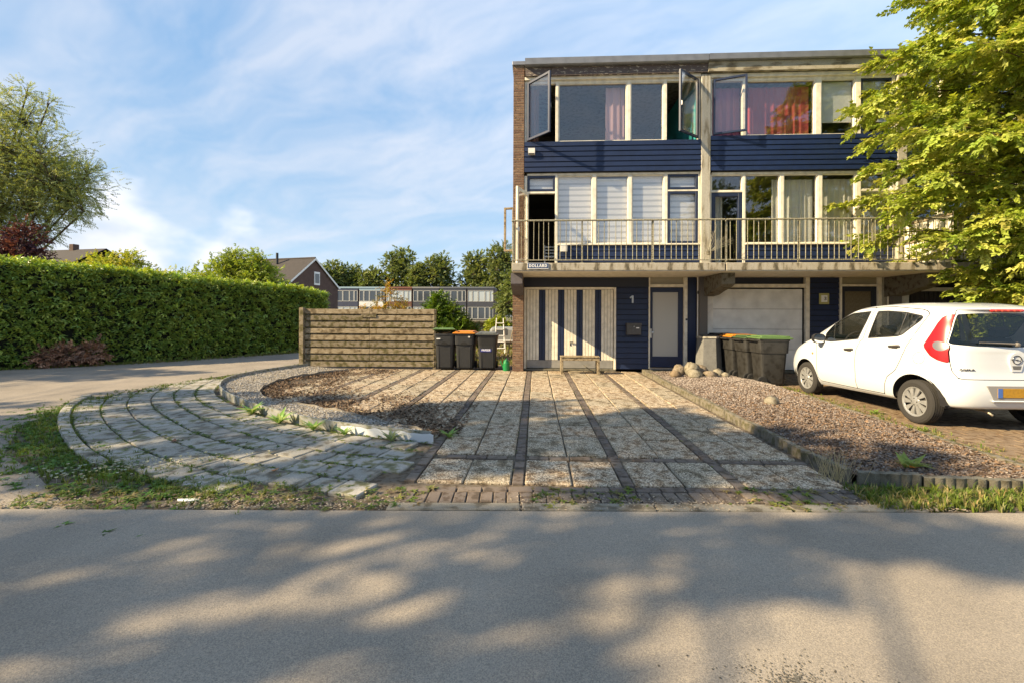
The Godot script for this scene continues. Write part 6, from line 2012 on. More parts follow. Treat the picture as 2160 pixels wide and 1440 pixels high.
func make_wall_things() -> void:
	# green can and broom at the corner
	var w := thing("watering_can", "green plastic watering can at the brick corner", "watering can", Vector3(-0.74, 0, -11.72))
	obj("body", mb().lathe(Vector3.ZERO, Basis(), PackedVector2Array([Vector2(0.001, 0.0), Vector2(0.075, 0.0), Vector2(0.085, 0.02), Vector2(0.085, 0.20), Vector2(0.07, 0.26), Vector2(0.045, 0.29), Vector2(0.001, 0.292)]), 18).done(), mt(lin(0.012, 0.22, 0.06), 0.35, {"tex": T.blotch, "sc": 2.0}), w)
	var hp := PackedVector3Array()
	var hr := PackedFloat32Array()
	for i in 9:
		var t := PI * i / 8.0
		hp.append(Vector3(0.0, 0.25 + 0.075 * sin(t), 0.07 * cos(t)))
		hr.append(0.010)
	obj("handle", mb().tube(hp, hr, 6).done(), mt(lin(0.012, 0.2, 0.055), 0.4), w)
	obj("spout", mb().tube(PackedVector3Array([Vector3(-0.06, 0.06, 0), Vector3(-0.13, 0.2, 0.0), Vector3(-0.15, 0.27, 0)]), PackedFloat32Array([0.018, 0.014, 0.02]), 8).done(), mt(lin(0.012, 0.2, 0.055), 0.4), w)
	var br := thing("broom", "old broom handle leaning on the brick wall's side", "broom", Vector3(-0.80, 0, -12.3))
	obj("stick", mb().rod(Vector3(0, 0.08, 0), Vector3(0.19, 1.02, -0.05), 0.013, 7).done(), M.bench, br)
	obj("brush", mb().cbox(Vector3(0, 0.05, 0), Vector3(0.09, 0.10, 0.3), 0.012).done(), mt(lin(0.18, 0.12, 0.07), 0.95), br)
	# concrete pillar planter beside the neighbour's bins
	var pl := thing("concrete_planter", "tapered grey concrete planter beside the neighbour's bins", "planter", Vector3(4.22, 0, -11.3))
	var b := mb()
	var lo: Array[Vector3] = []
	var hi: Array[Vector3] = []
	for k in 6:
		var a := TAU * k / 6.0 + 0.25
		lo.append(Vector3(cos(a) * 0.31, 0, sin(a) * 0.31))
		hi.append(Vector3(cos(a) * 0.265, 0.90, sin(a) * 0.265))
	for k in 6:
		b.quad(lo[k], lo[(k + 1) % 6], hi[(k + 1) % 6], hi[k], lo[k] + lo[(k + 1) % 6])
	obj("body", b.done(), mt(lin(0.27, 0.265, 0.25), 0.85, {"tex": T.grain, "sc": 1.0, "det": T.blotch, "dsc": 0.9, "nrm": T.fine_n, "ns": 0.4}), pl)
	var rim := mb()
	var hp2 := PackedVector2Array()
	for k in 6:
		var a := TAU * k / 6.0 + 0.25
		hp2.append(Vector2(cos(a) * 0.285, sin(a) * 0.285))
	rim.prism(hp2, -0.90, -0.94, Vector3.ZERO, Basis(Vector3.RIGHT, Vector3.BACK, Vector3.DOWN))
	obj("rim", rim.done(), M.column, pl)
	obj("lid", boxmesh(Vector3(0.34, 0.02, 0.34)), mt(lin(0.05, 0.05, 0.05), 0.7), pl, Vector3(0, 0.952, 0))
	# plant pot hanging on the column
	var pot := thing("hanging_pot", "small hanging pot with dry twigs on the balcony column", "plant pot", Vector3(4.30, 3.0, -11.5))
	obj("bowl", mb().lathe(Vector3.ZERO, Basis(), PackedVector2Array([Vector2(0.001, -0.06), Vector2(0.06, -0.05), Vector2(0.08, 0.03), Vector2(0.07, 0.03)]), 12).done(), M.mossy, pot)
	var tw := mb()
	for i in 14:
		var a := rnd(-1.2, 1.2)
		var l := rnd(0.3, 0.75)
		tw.tube(PackedVector3Array([Vector3(rnd(-0.04, 0.04), 0.0, 0.0), Vector3(sin(a) * l * 0.5, cos(a) * l * 0.55, rnd(-0.05, 0.1)), Vector3(sin(a) * l, cos(a) * l * 0.95, rnd(-0.05, 0.15))]), PackedFloat32Array([0.006, 0.004, 0.002]), 3)
	obj("twigs", tw.done(), mt(lin(0.45, 0.42, 0.33), 0.9), pot)
	# low white chair back on the balcony, behind the door
	var ch := thing("balcony_chair", "white slatted chair standing in the open balcony door", "chair", Vector3(0.42, 2.61, -12.4))
	for i in 5:
		obj("slat", mb().cbox(Vector3(0, 0.36 + i * 0.085, -0.18), Vector3(0.36, 0.035, 0.02), 0.004).done(), M.white, ch)
	for s in [-0.17, 0.17]:
		obj("leg", mb().cbox(Vector3(s, 0.38, -0.2), Vector3(0.03, 0.76, 0.03), 0.004).done(), M.white, ch)
		obj("leg", mb().cbox(Vector3(s, 0.19, 0.18), Vector3(0.03, 0.38, 0.03), 0.004).done(), M.white, ch)
	obj("seat", mb().cbox(Vector3(0, 0.38, 0), Vector3(0.38, 0.03, 0.42), 0.006).done(), M.white, ch)
	var bx := thing("balcony_box", "small white box hanging below the first blind's window", "box", Vector3(0.72, 3.12, -11.62))
	obj("box", mb().cbox(Vector3.ZERO, Vector3(0.17, 0.15, 0.12), 0.01).done(), M.white, bx)
	obj("lid", mb().cbox(Vector3(0, 0.085, 0.0), Vector3(0.18, 0.018, 0.13), 0.004).done(), M.print_white, bx)

func make_stones() -> void:
	var spots := [[3.14, -10.35, 0.17, 0.11, 1, "ochre angular stone at the left end of the pile"], [3.30, -10.62, 0.20, 0.20, 2, "tall brown boulder at the back left of pile"], [3.52, -10.42, 0.22, 0.235, 0, "pale rounded boulder on top of the stone pile"], [3.78, -10.7, 0.30, 0.20, 2, "largest reddish boulder at the back of the pile"], [3.46, -10.02, 0.23, 0.13, 0, "smooth grey boulder at the front of the pile"], [3.80, -10.05, 0.20, 0.09, 2, "flat mossy stone right of the front boulder"], [4.06, -10.32, 0.18, 0.12, 0, "round beige stone at the pile's right end"], [4.12, -10.05, 0.12, 0.07, 0, "small pale stone lying right of the pile"], [3.62, -10.2, 0.12, 0.08, 1, "small stone wedged between the two front boulders"], [3.62, -7.15, 0.15, 0.09, 0, "single square pale stone lying alone on the gravel bed"]]
	var g := RandomNumberGenerator.new()
	g.seed = 8
	for s in spots:
		var n := FastNoiseLite.new()
		n.seed = g.randi() % 1000
		n.frequency = 0.9
		var b := mb()
		var V := func(i: int, j: int) -> Vector3:
			var th := PI * j / 10.0
			var ph := TAU * (i % 16) / 16.0
			var d := Vector3(sin(th) * cos(ph), cos(th), sin(th) * sin(ph))
			var r := 1.0 + 0.28 * n.get_noise_3dv(d * 1.3)
			return Vector3(d.x * s[2] * r * 0.82, d.y * s[3] * r * 0.72, d.z * s[2] * 0.68 * r)
		for i in 16:
			for j in 10:
				var p1: Vector3 = V.call(i, j)
				var p2: Vector3 = V.call(i + 1, j)
				var p3: Vector3 = V.call(i + 1, j + 1)
				var p4: Vector3 = V.call(i, j + 1)
				b.stri(p1, p2, p3, p1.normalized(), p2.normalized(), p3.normalized())
				b.stri(p1, p3, p4, p1.normalized(), p3.normalized(), p4.normalized())
		var lift := 0.05 if s[5].begins_with("pale rounded") else 0.02
		var o := obj("boulder", b.done(), M.stone[s[4]], null, Vector3(s[0], bed_height(s[0], s[1]) + s[3] * 0.36 + lift, s[1]))
		o.rotation = Vector3(g.randf_range(-0.2, 0.2), g.randf_range(0, 6), g.randf_range(-0.15, 0.15))
		tag(o, s[5], "stone", "stones piled on the gravel bed")

# ---------------------------------------------------------------- the far side of the yard
func make_far() -> void:
	# row of flat roofed houses
	var Z := -104.0
	var x_left := -47.5
	var uw := 6.35
	var pan := [lin(0.035, 0.045, 0.09), lin(0.72, 0.72, 0.70), lin(0.15, 0.055, 0.04), lin(0.05, 0.055, 0.075), lin(0.05, 0.055, 0.075), lin(0.055, 0.058, 0.075)]
	var lab := ["leftmost far row house with blue panels", "far row house with a white panel under its windows", "far row house with red brown cladding", "far row house with dark panel left of the shrub", "far row house with dark panel behind the shrub", "far row house at the right end showing its brick side"]
	var roofs := [lin(0.25, 0.35, 0.42), lin(0.25, 0.35, 0.42), lin(0.18, 0.07, 0.05), lin(0.2, 0.2, 0.2), lin(0.12, 0.13, 0.15), lin(0.12, 0.13, 0.15)]
	for i in 6:
		var o := thing("row_house", lab[i], "house", Vector3(x_left + i * uw, 0, Z), 0.0, "flat roofed row houses in the distance")
		part("wall", Vector3(0, 0, -9), Vector3(uw, 7.6, -0.3), M.far_brick_pale if i == 5 else M.far_brick, o)
		part("roof", Vector3(0.0, 7.62, -9.1), Vector3(uw - 0.02, 8.0, 0.1), mt(roofs[i], 0.7), o)
		part("panel", Vector3(0.15, 3.4, -0.3), Vector3(uw - 0.15, 4.55, 0.02), mt(pan[i], 0.6, {"tex": T.blotch, "sc": 0.2}), o)
		part("panel", Vector3(0.15, 7.15, -0.3), Vector3(uw - 0.15, 7.6, 0.0), mt(pan[i] if i != 1 else roofs[1], 0.6), o)
		var cuts := [0.2, 1.25, 2.6, 4.2, 5.3, uw - 0.2]
		for k in 5:
			for fl in [[4.6, 7.1], [0.6, 3.35]]:
				var wn := sub("window", o)
				obj("frame", frame_mesh(cuts[k] + 0.04, cuts[k + 1] - 0.04, fl[0], fl[1], -0.05, 0.09, 0.12), mt(lin(0.5, 0.5, 0.48), 0.6), wn)
				var light: bool = (i * 7 + k * 3 + int(fl[0])) % 3 == 0
				obj("pane", boxmesh(Vector3(cuts[k + 1] - cuts[k] - 0.3, fl[1] - fl[0] - 0.22, 0.03)), mt(lin(0.42, 0.46, 0.48) if light else lin(0.06, 0.07, 0.085), 0.08, {"spec": 0.6}), wn, Vector3((cuts[k] + cuts[k + 1]) / 2, (fl[0] + fl[1]) / 2, -0.08))
	# brick house with a gable
	var apex := Vector3(-28.3, 8.55, -57.0)
	var rd := Vector3(-0.97, 0, -0.24)          # along the ridge
	var gd := Vector3(-0.24, 0, 0.97)           # across the gable, towards the camera
	var o := thing("gabled_house", "brown brick house with a tiled gable roof beyond the hedge", "house", Vector3(apex.x, 0, apex.z))
	var hw := 4.55
	var ev := 5.1
	var b := mb()
	var bs := Basis(gd, Vector3.UP, -rd)
	b.prism(pv2([[-hw, 0], [hw, 0], [hw, ev], [0, 8.4], [-hw, ev]]), -11.0, 0.0, Vector3.ZERO, bs)
	obj("wall", b.done(), M.far_brick, o)
	for s: float in [-1.0, 1.0]:
		var rf := sub("roof", o)
		var slope: Vector3 = (Vector3.UP * (8.62 - ev + 0.1) - gd * s * (hw + 0.25))
		var ln := slope.length()
		var up := slope.normalized()
		# overlapping courses of tiles
		for k in 17:
			var p := gd * s * (hw + 0.25) + Vector3.UP * (ev - 0.1) + up * (k + 0.5) * ln / 17.0 - rd * 0.1
			var nn := rd.cross(up).normalized()
			if nn.y < 0:
				nn = -nn
			obj("tile_course", mb().cbox(Vector3.ZERO, Vector3(11.4, ln / 17.0 + 0.05, 0.06), 0.015, Basis(rd, up, rd.cross(up))).done(), M.roof_tile, rf, p + rd * 5.6 + nn * (0.05))
		obj("verge", mb().cbox(Vector3.ZERO, Vector3(0.10, ln, 0.22), 0.01, Basis(rd, up, rd.cross(up))).done(), M.print_white, rf, gd * s * (hw + 0.25) + Vector3.UP * (ev - 0.15) + up * ln * 0.5 - rd * 0.16)
	obj("ridge", mb().rod(Vector3.UP * 8.72 - rd * 0.1, Vector3.UP * 8.72 + rd * 11.3, 0.12, 8).done(), M.roof_tile, o)
	obj("chimney", mb().rod(Vector3.UP * 8.0 + rd * 5.0 + gd * 1.0, Vector3.UP * 9.4 + rd * 5.0 + gd * 1.0, 0.16, 8).done(), M.black_metal, o)
	var wn := sub("window", o)
	var wc := Vector3.UP * 6.1 - rd * 0.03 - gd * 0.4
	obj("frame", mb().box(wc, Vector3(1.0, 1.7, 0.08), bs).done(), M.print_white, wn)
	obj("pane", mb().box(wc - rd * 0.06, Vector3(0.72, 1.2, 0.03), bs).done(), mt(lin(0.12, 0.14, 0.15), 0.1), wn)
	# the long roof over the hedge
	var o2 := thing("tiled_house", "long low tiled roof just above the hedge at left", "house", Vector3(-46.0, 0, -40.0), -0.15)
	obj("wall", boxmesh(Vector3(15, 4.8, 8)), M.far_brick, o2, Vector3(0, 2.4, 0))
	for s: float in [-1.0, 1.0]:
		var rf := sub("roof", o2)
		var up := Vector3(0, 2.5, -s * 4.4).normalized()
		for k in 10:
			obj("tile_course", mb().cbox(Vector3.ZERO, Vector3(15.4, 0.56, 0.06), 0.015, Basis(Vector3.RIGHT, up, Vector3.RIGHT.cross(up))).done(), M.roof_tile, rf, Vector3(0, 4.75, s * 4.4) + up * (k + 0.5) * 0.506)
	for x in [-6.9, 4.0]:
		obj("chimney", mb().cbox(Vector3(x, 7.3, 0), Vector3(0.5, 0.9, 0.5), 0.03).done(), M.far_brick, o2)
	# brown shed line, trailer and ladder beyond the yard
	var sh := thing("garden_shed", "low brown shed with flat roof behind the yard", "shed", Vector3(-1.5, 0, -25.0))
	obj("wall", boxmesh(Vector3(9.0, 1.02, 2.4)), M.board[1], sh, Vector3(0, 0.51, 0))
	obj("roof", mb().cbox(Vector3(0, 1.10, 0), Vector3(9.4, 0.12, 2.8), 0.02).done(), M.mossy, sh)
	var tr := thing("parked_vehicle", "pale grey vehicle with dark windows beyond the yard", "vehicle", Vector3(-1.35, 0, -20.5))
	obj("body", mb().cbox(Vector3(0.3, 0.55, 0), Vector3(1.9, 0.72, 1.3), 0.12).done(), mt(lin(0.20, 0.21, 0.21), 0.5), tr)
	obj("window", mb().cbox(Vector3(-0.15, 0.72, 0.655), Vector3(0.55, 0.28, 0.02), 0.006).done(), mt(lin(0.08, 0.09, 0.1), 0.1), tr)
	obj("window", mb().cbox(Vector3(0.62, 0.72, 0.655), Vector3(0.5, 0.28, 0.02), 0.006).done(), mt(lin(0.08, 0.09, 0.1), 0.1), tr)
	obj("bumper", mb().cbox(Vector3(0.3, 0.33, 0.68), Vector3(1.9, 0.09, 0.08), 0.02).done(), mt(lin(0.4, 0.4, 0.4), 0.6), tr)
	for s in [-0.4, 0.95]:
		obj("wheel", mb().lathe(Vector3(s, 0.22, 0.6), Basis(Vector3.RIGHT, PI / 2), PackedVector2Array([Vector2(0.001, -0.08), Vector2(0.22, -0.08), Vector2(0.22, 0.08), Vector2(0.001, 0.08)]), 16).done(), M.rubber, tr)
	var ld := thing("step_ladder", "white folding step ladder standing in the back yard", "ladder", Vector3(-1.32, 0, -17.0))
	for s in [-0.17, 0.17]:
		obj("rail", mb().rod(Vector3(s * 1.2, 0, 0.2), Vector3(s * 0.75, 1.32, 0), 0.018, 6).done(), M.print_white, ld)
		obj("rear_leg", mb().rod(Vector3(s * 1.2, 0, -0.45), Vector3(s * 0.75, 1.32, 0), 0.014, 6).done(), M.print_white, ld)
	for i in 5:
		obj("step", mb().cbox(Vector3(0, 0.22 + i * 0.23, 0.16 - i * 0.034), Vector3(0.38 - i * 0.02, 0.025, 0.09), 0.004).done(), M.print_white, ld)
	var dome := spray_mesh(8, 0.2, 0.09, 0.06, 41)
	lobed("round_shrub", "yellow green dome shaped shrub above the shed roof", "shrub", "", Vector3(-1.9, 0, -23.0), [[Vector3(0, 0.95, 0), 0.38], [Vector3(-0.3, 0.9, 0), 0.33], [Vector3(0.3, 0.9, 0), 0.33], [Vector3(0, 0.3, 0), 0.2]], 700, dome, 0.9, [Color(0.30, 0.34, 0.02), Color(0.26, 0.3, 0.02)], M.leaf, 0.03)
	# tall trees behind the row
	var big := spray_mesh(12, 1.5, 0.62, 0.46, 51)
	var far := [[-50.5, -122, 15.0, 5.2, "dark round tree left of the tall trees over the rooftops"], [-44.5, -121, 14.5, 4.6, "lower dark tree beside the gabled house over rooftops"], [-37.5, -124, 20.5, 6.2, "tallest broad tree in the middle above the row houses"], [-31.0, -119, 16.0, 3.6, "slim tree at the right of the tallest one"], [-26.0, -121, 19.0, 5.0, "round airy tree above the row with sky gaps"], [-15.5, -121, 19.6, 5.6, "tall tree beside the brick corner over the row"], [-9.0, -118, 21.0, 6.0, "tall dark tree right behind the end house corner"], [-2.6, -70, 9.0, 3.4, "dark bushy tree right of the far row's brick side"], [-55.0, -119, 16.0, 5.4, "dark tree partly behind the gabled house's roof"]]
	for q in far:
		var h: float = q[2]
		var r: float = q[3]
		var lobes := []
		var g := RandomNumberGenerator.new()
		g.seed = int(h * 100 + r * 7)
		for k in 11:
			var a := k * 2.4
			var f := k / 10.0
			lobes.append([Vector3(cos(a) * r * 0.62 * (1.15 - f * 0.75), lerpf(h * 0.28, h * 0.84, f), sin(a) * r * 0.62 * (1.15 - f * 0.75)), r * g.randf_range(0.42, 0.6)])
		lobed("far_tree", q[4], "tree", "trees beyond the row houses", Vector3(q[0], 0, q[1]), lobes, 2100, big, 0.62 if q[1] < -100 else 0.42, [Color(0.20, 0.24, 0.075), Color(0.25, 0.285, 0.09), Color(0.155, 0.195, 0.06)], M.leaf, 0.32, 0.6)

# ---------------------------------------------------------------- the parked car
# rows of the body from sill to roof: rear z and y, front z and y, half width, arch, squareness
const CAR_ROWS := [
	[.10, .28, 3.48, .21, .750, .0, 6.0], [.03, .315, 3.58, .30, .800, .0, 6.0], [.00, .45, 3.62, .44, .832, .0, 6.0], [.01, .60, 3.60, .59, .840, .0, 6.0],
	[.04, .74, 3.54, .72, .838, .0, 6.0], [.05, .86, 3.44, .83, .832, .0, 6.0], [.055, .96, 3.24, .94, .818, .0, 6.0], [.06, 1.04, 2.97, 1.05, .795, .0, 6.0],
	[.09, 1.14, 2.74, 1.18, .762, .0, 6.0], [.13, 1.28, 2.47, 1.32, .715, .01, 6.0], [.17, 1.40, 2.21, 1.45, .668, .02, 6.0], [.18, 1.49, 2.02, 1.53, .630, .03, 6.0],
	[.16, 1.525, 1.86, 1.57, .590, .035, 5.0], [.24, 1.56, 1.70, 1.595, .500, .03, 4.0], [.45, 1.60, 1.55, 1.615, .350, .02, 3.0], [.85, 1.63, 1.35, 1.63, .0, .0, 2.5]]

class CV:
	var v: Vector3      # x to the side, y up, z from the rear bumper forward
	var n: Vector3
	var p: float        # along the row from the middle of the tail
	var q: float        # along the row from the middle of the nose
	func mixed(o: CV, t: float) -> CV:
		var c := CV.new()
		c.v = v.lerp(o.v, t)
		c.n = n.lerp(o.n, t).normalized()
		c.p = lerpf(p, o.p, t)
		c.q = lerpf(q, o.q, t)
		return c

func poly_sd(pt: Vector2, poly: PackedVector2Array) -> float:
	var best := 1e9
	var inside_it := false
	var j := poly.size() - 1
	for i in poly.size():
		var a := poly[i]
		var b := poly[j]
		var e := b - a
		var w := pt - a
		var t := clampf(w.dot(e) / maxf(e.length_squared(), 1e-9), 0.0, 1.0)
		best = minf(best, (w - e * t).length_squared())
		if (a.y > pt.y) != (b.y > pt.y) and pt.x < (b.x - a.x) * (pt.y - a.y) / (b.y - a.y) + a.x:
			inside_it = not inside_it
		j = i
	return -sqrt(best) if inside_it else sqrt(best)

func car_row(u: float) -> Array:
	var k := CAR_ROWS.size() - 1
	var t := u * k
	var j := mini(int(t), k - 1)
	var f := t - j
	var o := []
	for c in 7:
		var b: float = CAR_ROWS[j][c]
		var d: float = CAR_ROWS[j + 1][c]
		var a: float = CAR_ROWS[j - 1][c] if j > 0 else 2.0 * b - d
		var e: float = CAR_ROWS[j + 2][c] if j + 2 <= k else 2.0 * d - b
		o.append(0.5 * (2.0 * b + (-a + d) * f + (2.0 * a - 5.0 * b + 4.0 * d - e) * f * f + (-a + 3.0 * b - 3.0 * d + e) * f * f * f))
	return o

func car_grid(N: int, Mm: int) -> Array:
	var g := []
	for i in N + 1:
		var r := car_row(float(i) / N)
		var W := maxf(r[4], 0.0001)
		var xs := PackedFloat32Array()
		var zs := PackedFloat32Array()
		var ds := PackedFloat32Array()
		var acc := 0.0
		for k in 401:
			var th := PI * k / 400.0
			var x := pow(absf(sin(th)), 2.0 / r[6]) * W
			var c := cos(th)
			var z: float = (r[0] + r[2]) / 2.0 - signf(c) * pow(absf(c), 2.0 / r[6]) * (r[2] - r[0]) / 2.0
			if k > 0:
				acc += Vector2(x - xs[k - 1], z - zs[k - 1]).length()
			xs.append(x)
			zs.append(z)
			ds.append(acc)
		var row := []
		var at := 0
		for j in Mm + 1:
			var s := acc * j / Mm
			while at < 399 and ds[at + 1] < s:
				at += 1
			var t := clampf((s - ds[at]) / maxf(ds[at + 1] - ds[at], 1e-7), 0.0, 1.0)
			var c := CV.new()
			var z := lerpf(zs[at], zs[at + 1], t)
			var u: float = (z - r[0]) / (r[2] - r[0])
			c.v = Vector3(lerpf(xs[at], xs[at + 1], t), r[1] + (r[3] - r[1]) * u + r[5] * sin(PI * u), z)
			c.p = s
			c.q = acc - s
			row.append(c)
		g.append(row)
	for i in N + 1:
		for j in Mm + 1:
			var a: Vector3 = g[mini(i + 1, N)][j].v - g[maxi(i - 1, 0)][j].v
			var b: Vector3
			if j == 0:
				b = Vector3(1, 0, 0)
			elif j == Mm:
				b = Vector3(-1, 0, 0)
			else:
				b = g[i][j + 1].v - g[i][j - 1].v
			var n := a.cross(b)
			if i == N:
				n = Vector3.UP
			n = n.normalized()
			var c: CV = g[i][j]
			if n.dot(c.v - Vector3(0, 0.75, clampf(c.v.z, 0.9, 2.4))) < 0:
				n = -n
			c.n = n
	return g

# cut triangles where a field passes a level; keep the side below it
func cut(tris: Array, vals: Array, level: float, below: bool) -> Array:
	var out := []
	for i in tris.size():
		var t: Array = tris[i]
		var f: Array = vals[i]
		var poly := []
		for k in 3:
			var a: CV = t[k]
			var b: CV = t[(k + 1) % 3]
			var fa: float = (f[k] - level) * (1.0 if below else -1.0)
			var fb: float = (f[(k + 1) % 3] - level) * (1.0 if below else -1.0)
			if fa <= 0:
				poly.append(a)
			if (fa < 0 and fb > 0) or (fa > 0 and fb < 0):
				poly.append(a.mixed(b, fa / (fa - fb)))
		for k in range(1, poly.size() - 1):
			out.append([poly[0], poly[k], poly[k + 1]])
	return out

# [inside, rim, outside] of a region; where: 0 = (z, y) on the side, 1 = (p, y) at the tail, 2 = (q, y) at the nose
func region(tris: Array, poly: PackedVector2Array, where: int, g_in: float, g_out: float) -> Array:
	var lo := poly[0]
	var hi := poly[0]
	for p in poly:
		lo = lo.min(p)
		hi = hi.max(p)
	lo -= Vector2(0.03, 0.03)
	hi += Vector2(0.03, 0.03)
	var out := []
	var near := []
	var vals := []
	for t in tris:
		var f := []
		var c := []
		for k in 3:
			var v: CV = t[k]
			c.append(Vector2(v.v.z if where == 0 else (v.p if where == 1 else v.q), v.v.y))
		var a: Vector2 = c[0]
		var b: Vector2 = c[1]
		var d: Vector2 = c[2]
		if maxf(a.x, maxf(b.x, d.x)) < lo.x or minf(a.x, minf(b.x, d.x)) > hi.x or maxf(a.y, maxf(b.y, d.y)) < lo.y or minf(a.y, minf(b.y, d.y)) > hi.y or (where == 0 and t[0].v.x < 0.42):
			out.append(t)
			continue
		near.append(t)
		vals.append([poly_sd(a, poly), poly_sd(b, poly), poly_sd(d, poly)])
	var ins := cut(near, vals, -g_in, true)
	out.append_array(cut(near, vals, g_out, false))
	return [ins, out]

func emit_car(tris: Array, sides: Array, push := 0.0) -> ArrayMesh:
	var b := mb()
	for s in sides:
		for t in tris:
			var p := []
			var n := []
			for k in 3:
				var v: CV = t[k]
				p.append(Vector3(v.v.x * s, v.v.y, -v.v.z) + Vector3(v.n.x * s, v.n.y, -v.n.z) * push)
				n.append(Vector3(v.n.x * s, v.n.y, -v.n.z))
			b.stri(p[0], p[1], p[2], n[0], n[1], n[2])
	return b.done()

func circle(c: Vector2, r: float, n := 28) -> PackedVector2Array:
	var o := PackedVector2Array()
	for i in n:
		o.append(c + Vector2(cos(TAU * i / n), sin(TAU * i / n)) * r)
	return o

func car_wheel(car: Node3D, at: Vector3, side: float) -> void:
	var w := sub("wheel", car, at)
	var ax := Basis(Vector3.BACK, -PI / 2 * side)      # lathe axis out of the car
	var R := 0.2925
	var prof := PackedVector2Array([Vector2(0.19, -0.075), Vector2(0.25, -0.083), Vector2(0.278, -0.074), Vector2(R, -0.055)])
	for k in 4:
		var y := -0.045 + k * 0.03
		prof.append_array(PackedVector2Array([Vector2(R, y - 0.008), Vector2(R - 0.008, y - 0.006), Vector2(R - 0.008, y), Vector2(R, y + 0.002)]))
	prof.append_array(PackedVector2Array([Vector2(R, 0.055), Vector2(0.278, 0.074), Vector2(0.25, 0.083), Vector2(0.205, 0.078), Vector2(0.19, 0.068)]))
	obj("tyre", mb().lathe(Vector3.ZERO, ax, prof, 40).done(), mt(lin(0.045, 0.041, 0.037), 0.9, {"tex": T.grain, "sc": 3.0}), w)
	obj("brake_drum", mb().lathe(Vector3.ZERO, ax, PackedVector2Array([Vector2(0.001, 0.035), Vector2(0.12, 0.035), Vector2(0.19, 0.02), Vector2(0.19, 0.0)]), 28).done(), mt(lin(0.05, 0.042, 0.036), 0.7), w)
	var silver := mt(lin(0.50, 0.50, 0.49), 0.32, {"metal": 0.55, "tex": T.blotch, "sc": 2.0})
	var b := mb()
	b.lathe(Vector3.ZERO, ax, PackedVector2Array([Vector2(0.172, 0.056), Vector2(0.182, 0.070), Vector2(0.198, 0.074), Vector2(0.206, 0.070)]), 40)
	b.lathe(Vector3.ZERO, ax, PackedVector2Array([Vector2(0.001, 0.078), Vector2(0.03, 0.078), Vector2(0.062, 0.070), Vector2(0.072, 0.058)]), 28)
	obj("rim", b.done(), silver, w)
	for k in 10:
		var a := TAU * (k + 0.25) / 10.0
		# a spoke that widens towards the rim and twists a little
		var d := ax * Vector3(cos(a), 0, sin(a))
		var d2 := ax * Vector3(cos(a + 0.11), 0, sin(a + 0.11))
		var t := ax * Vector3(-sin(a), 0, cos(a))
		var o := ax * Vector3.UP
		var sb := mb()
		var i0 := d * 0.062 + o * 0.069
		var i1 := d2 * 0.180 + o * 0.066
		sb.quad(i0 - t * 0.012, i0 + t * 0.012, i1 + t * 0.034, i1 - t * 0.034, o)
		sb.quad(i0 - t * 0.012, i0 - t * 0.015 - o * 0.02, i1 - t * 0.038 - o * 0.02, i1 - t * 0.034, -t)
		sb.quad(i0 + t * 0.012, i0 + t * 0.015 - o * 0.02, i1 + t * 0.038 - o * 0.02, i1 + t * 0.034, t)
		obj("spoke", sb.done(), silver, w)
	for k in 4:
		var a := TAU * k / 4.0
		obj("wheel_bolt", mb().lathe(ax * Vector3(cos(a) * 0.042, 0.07, sin(a) * 0.042), ax, PackedVector2Array([Vector2(0.001, 0.008), Vector2(0.009, 0.007), Vector2(0.009, 0.0)]), 8).done(), M.black_metal, w)

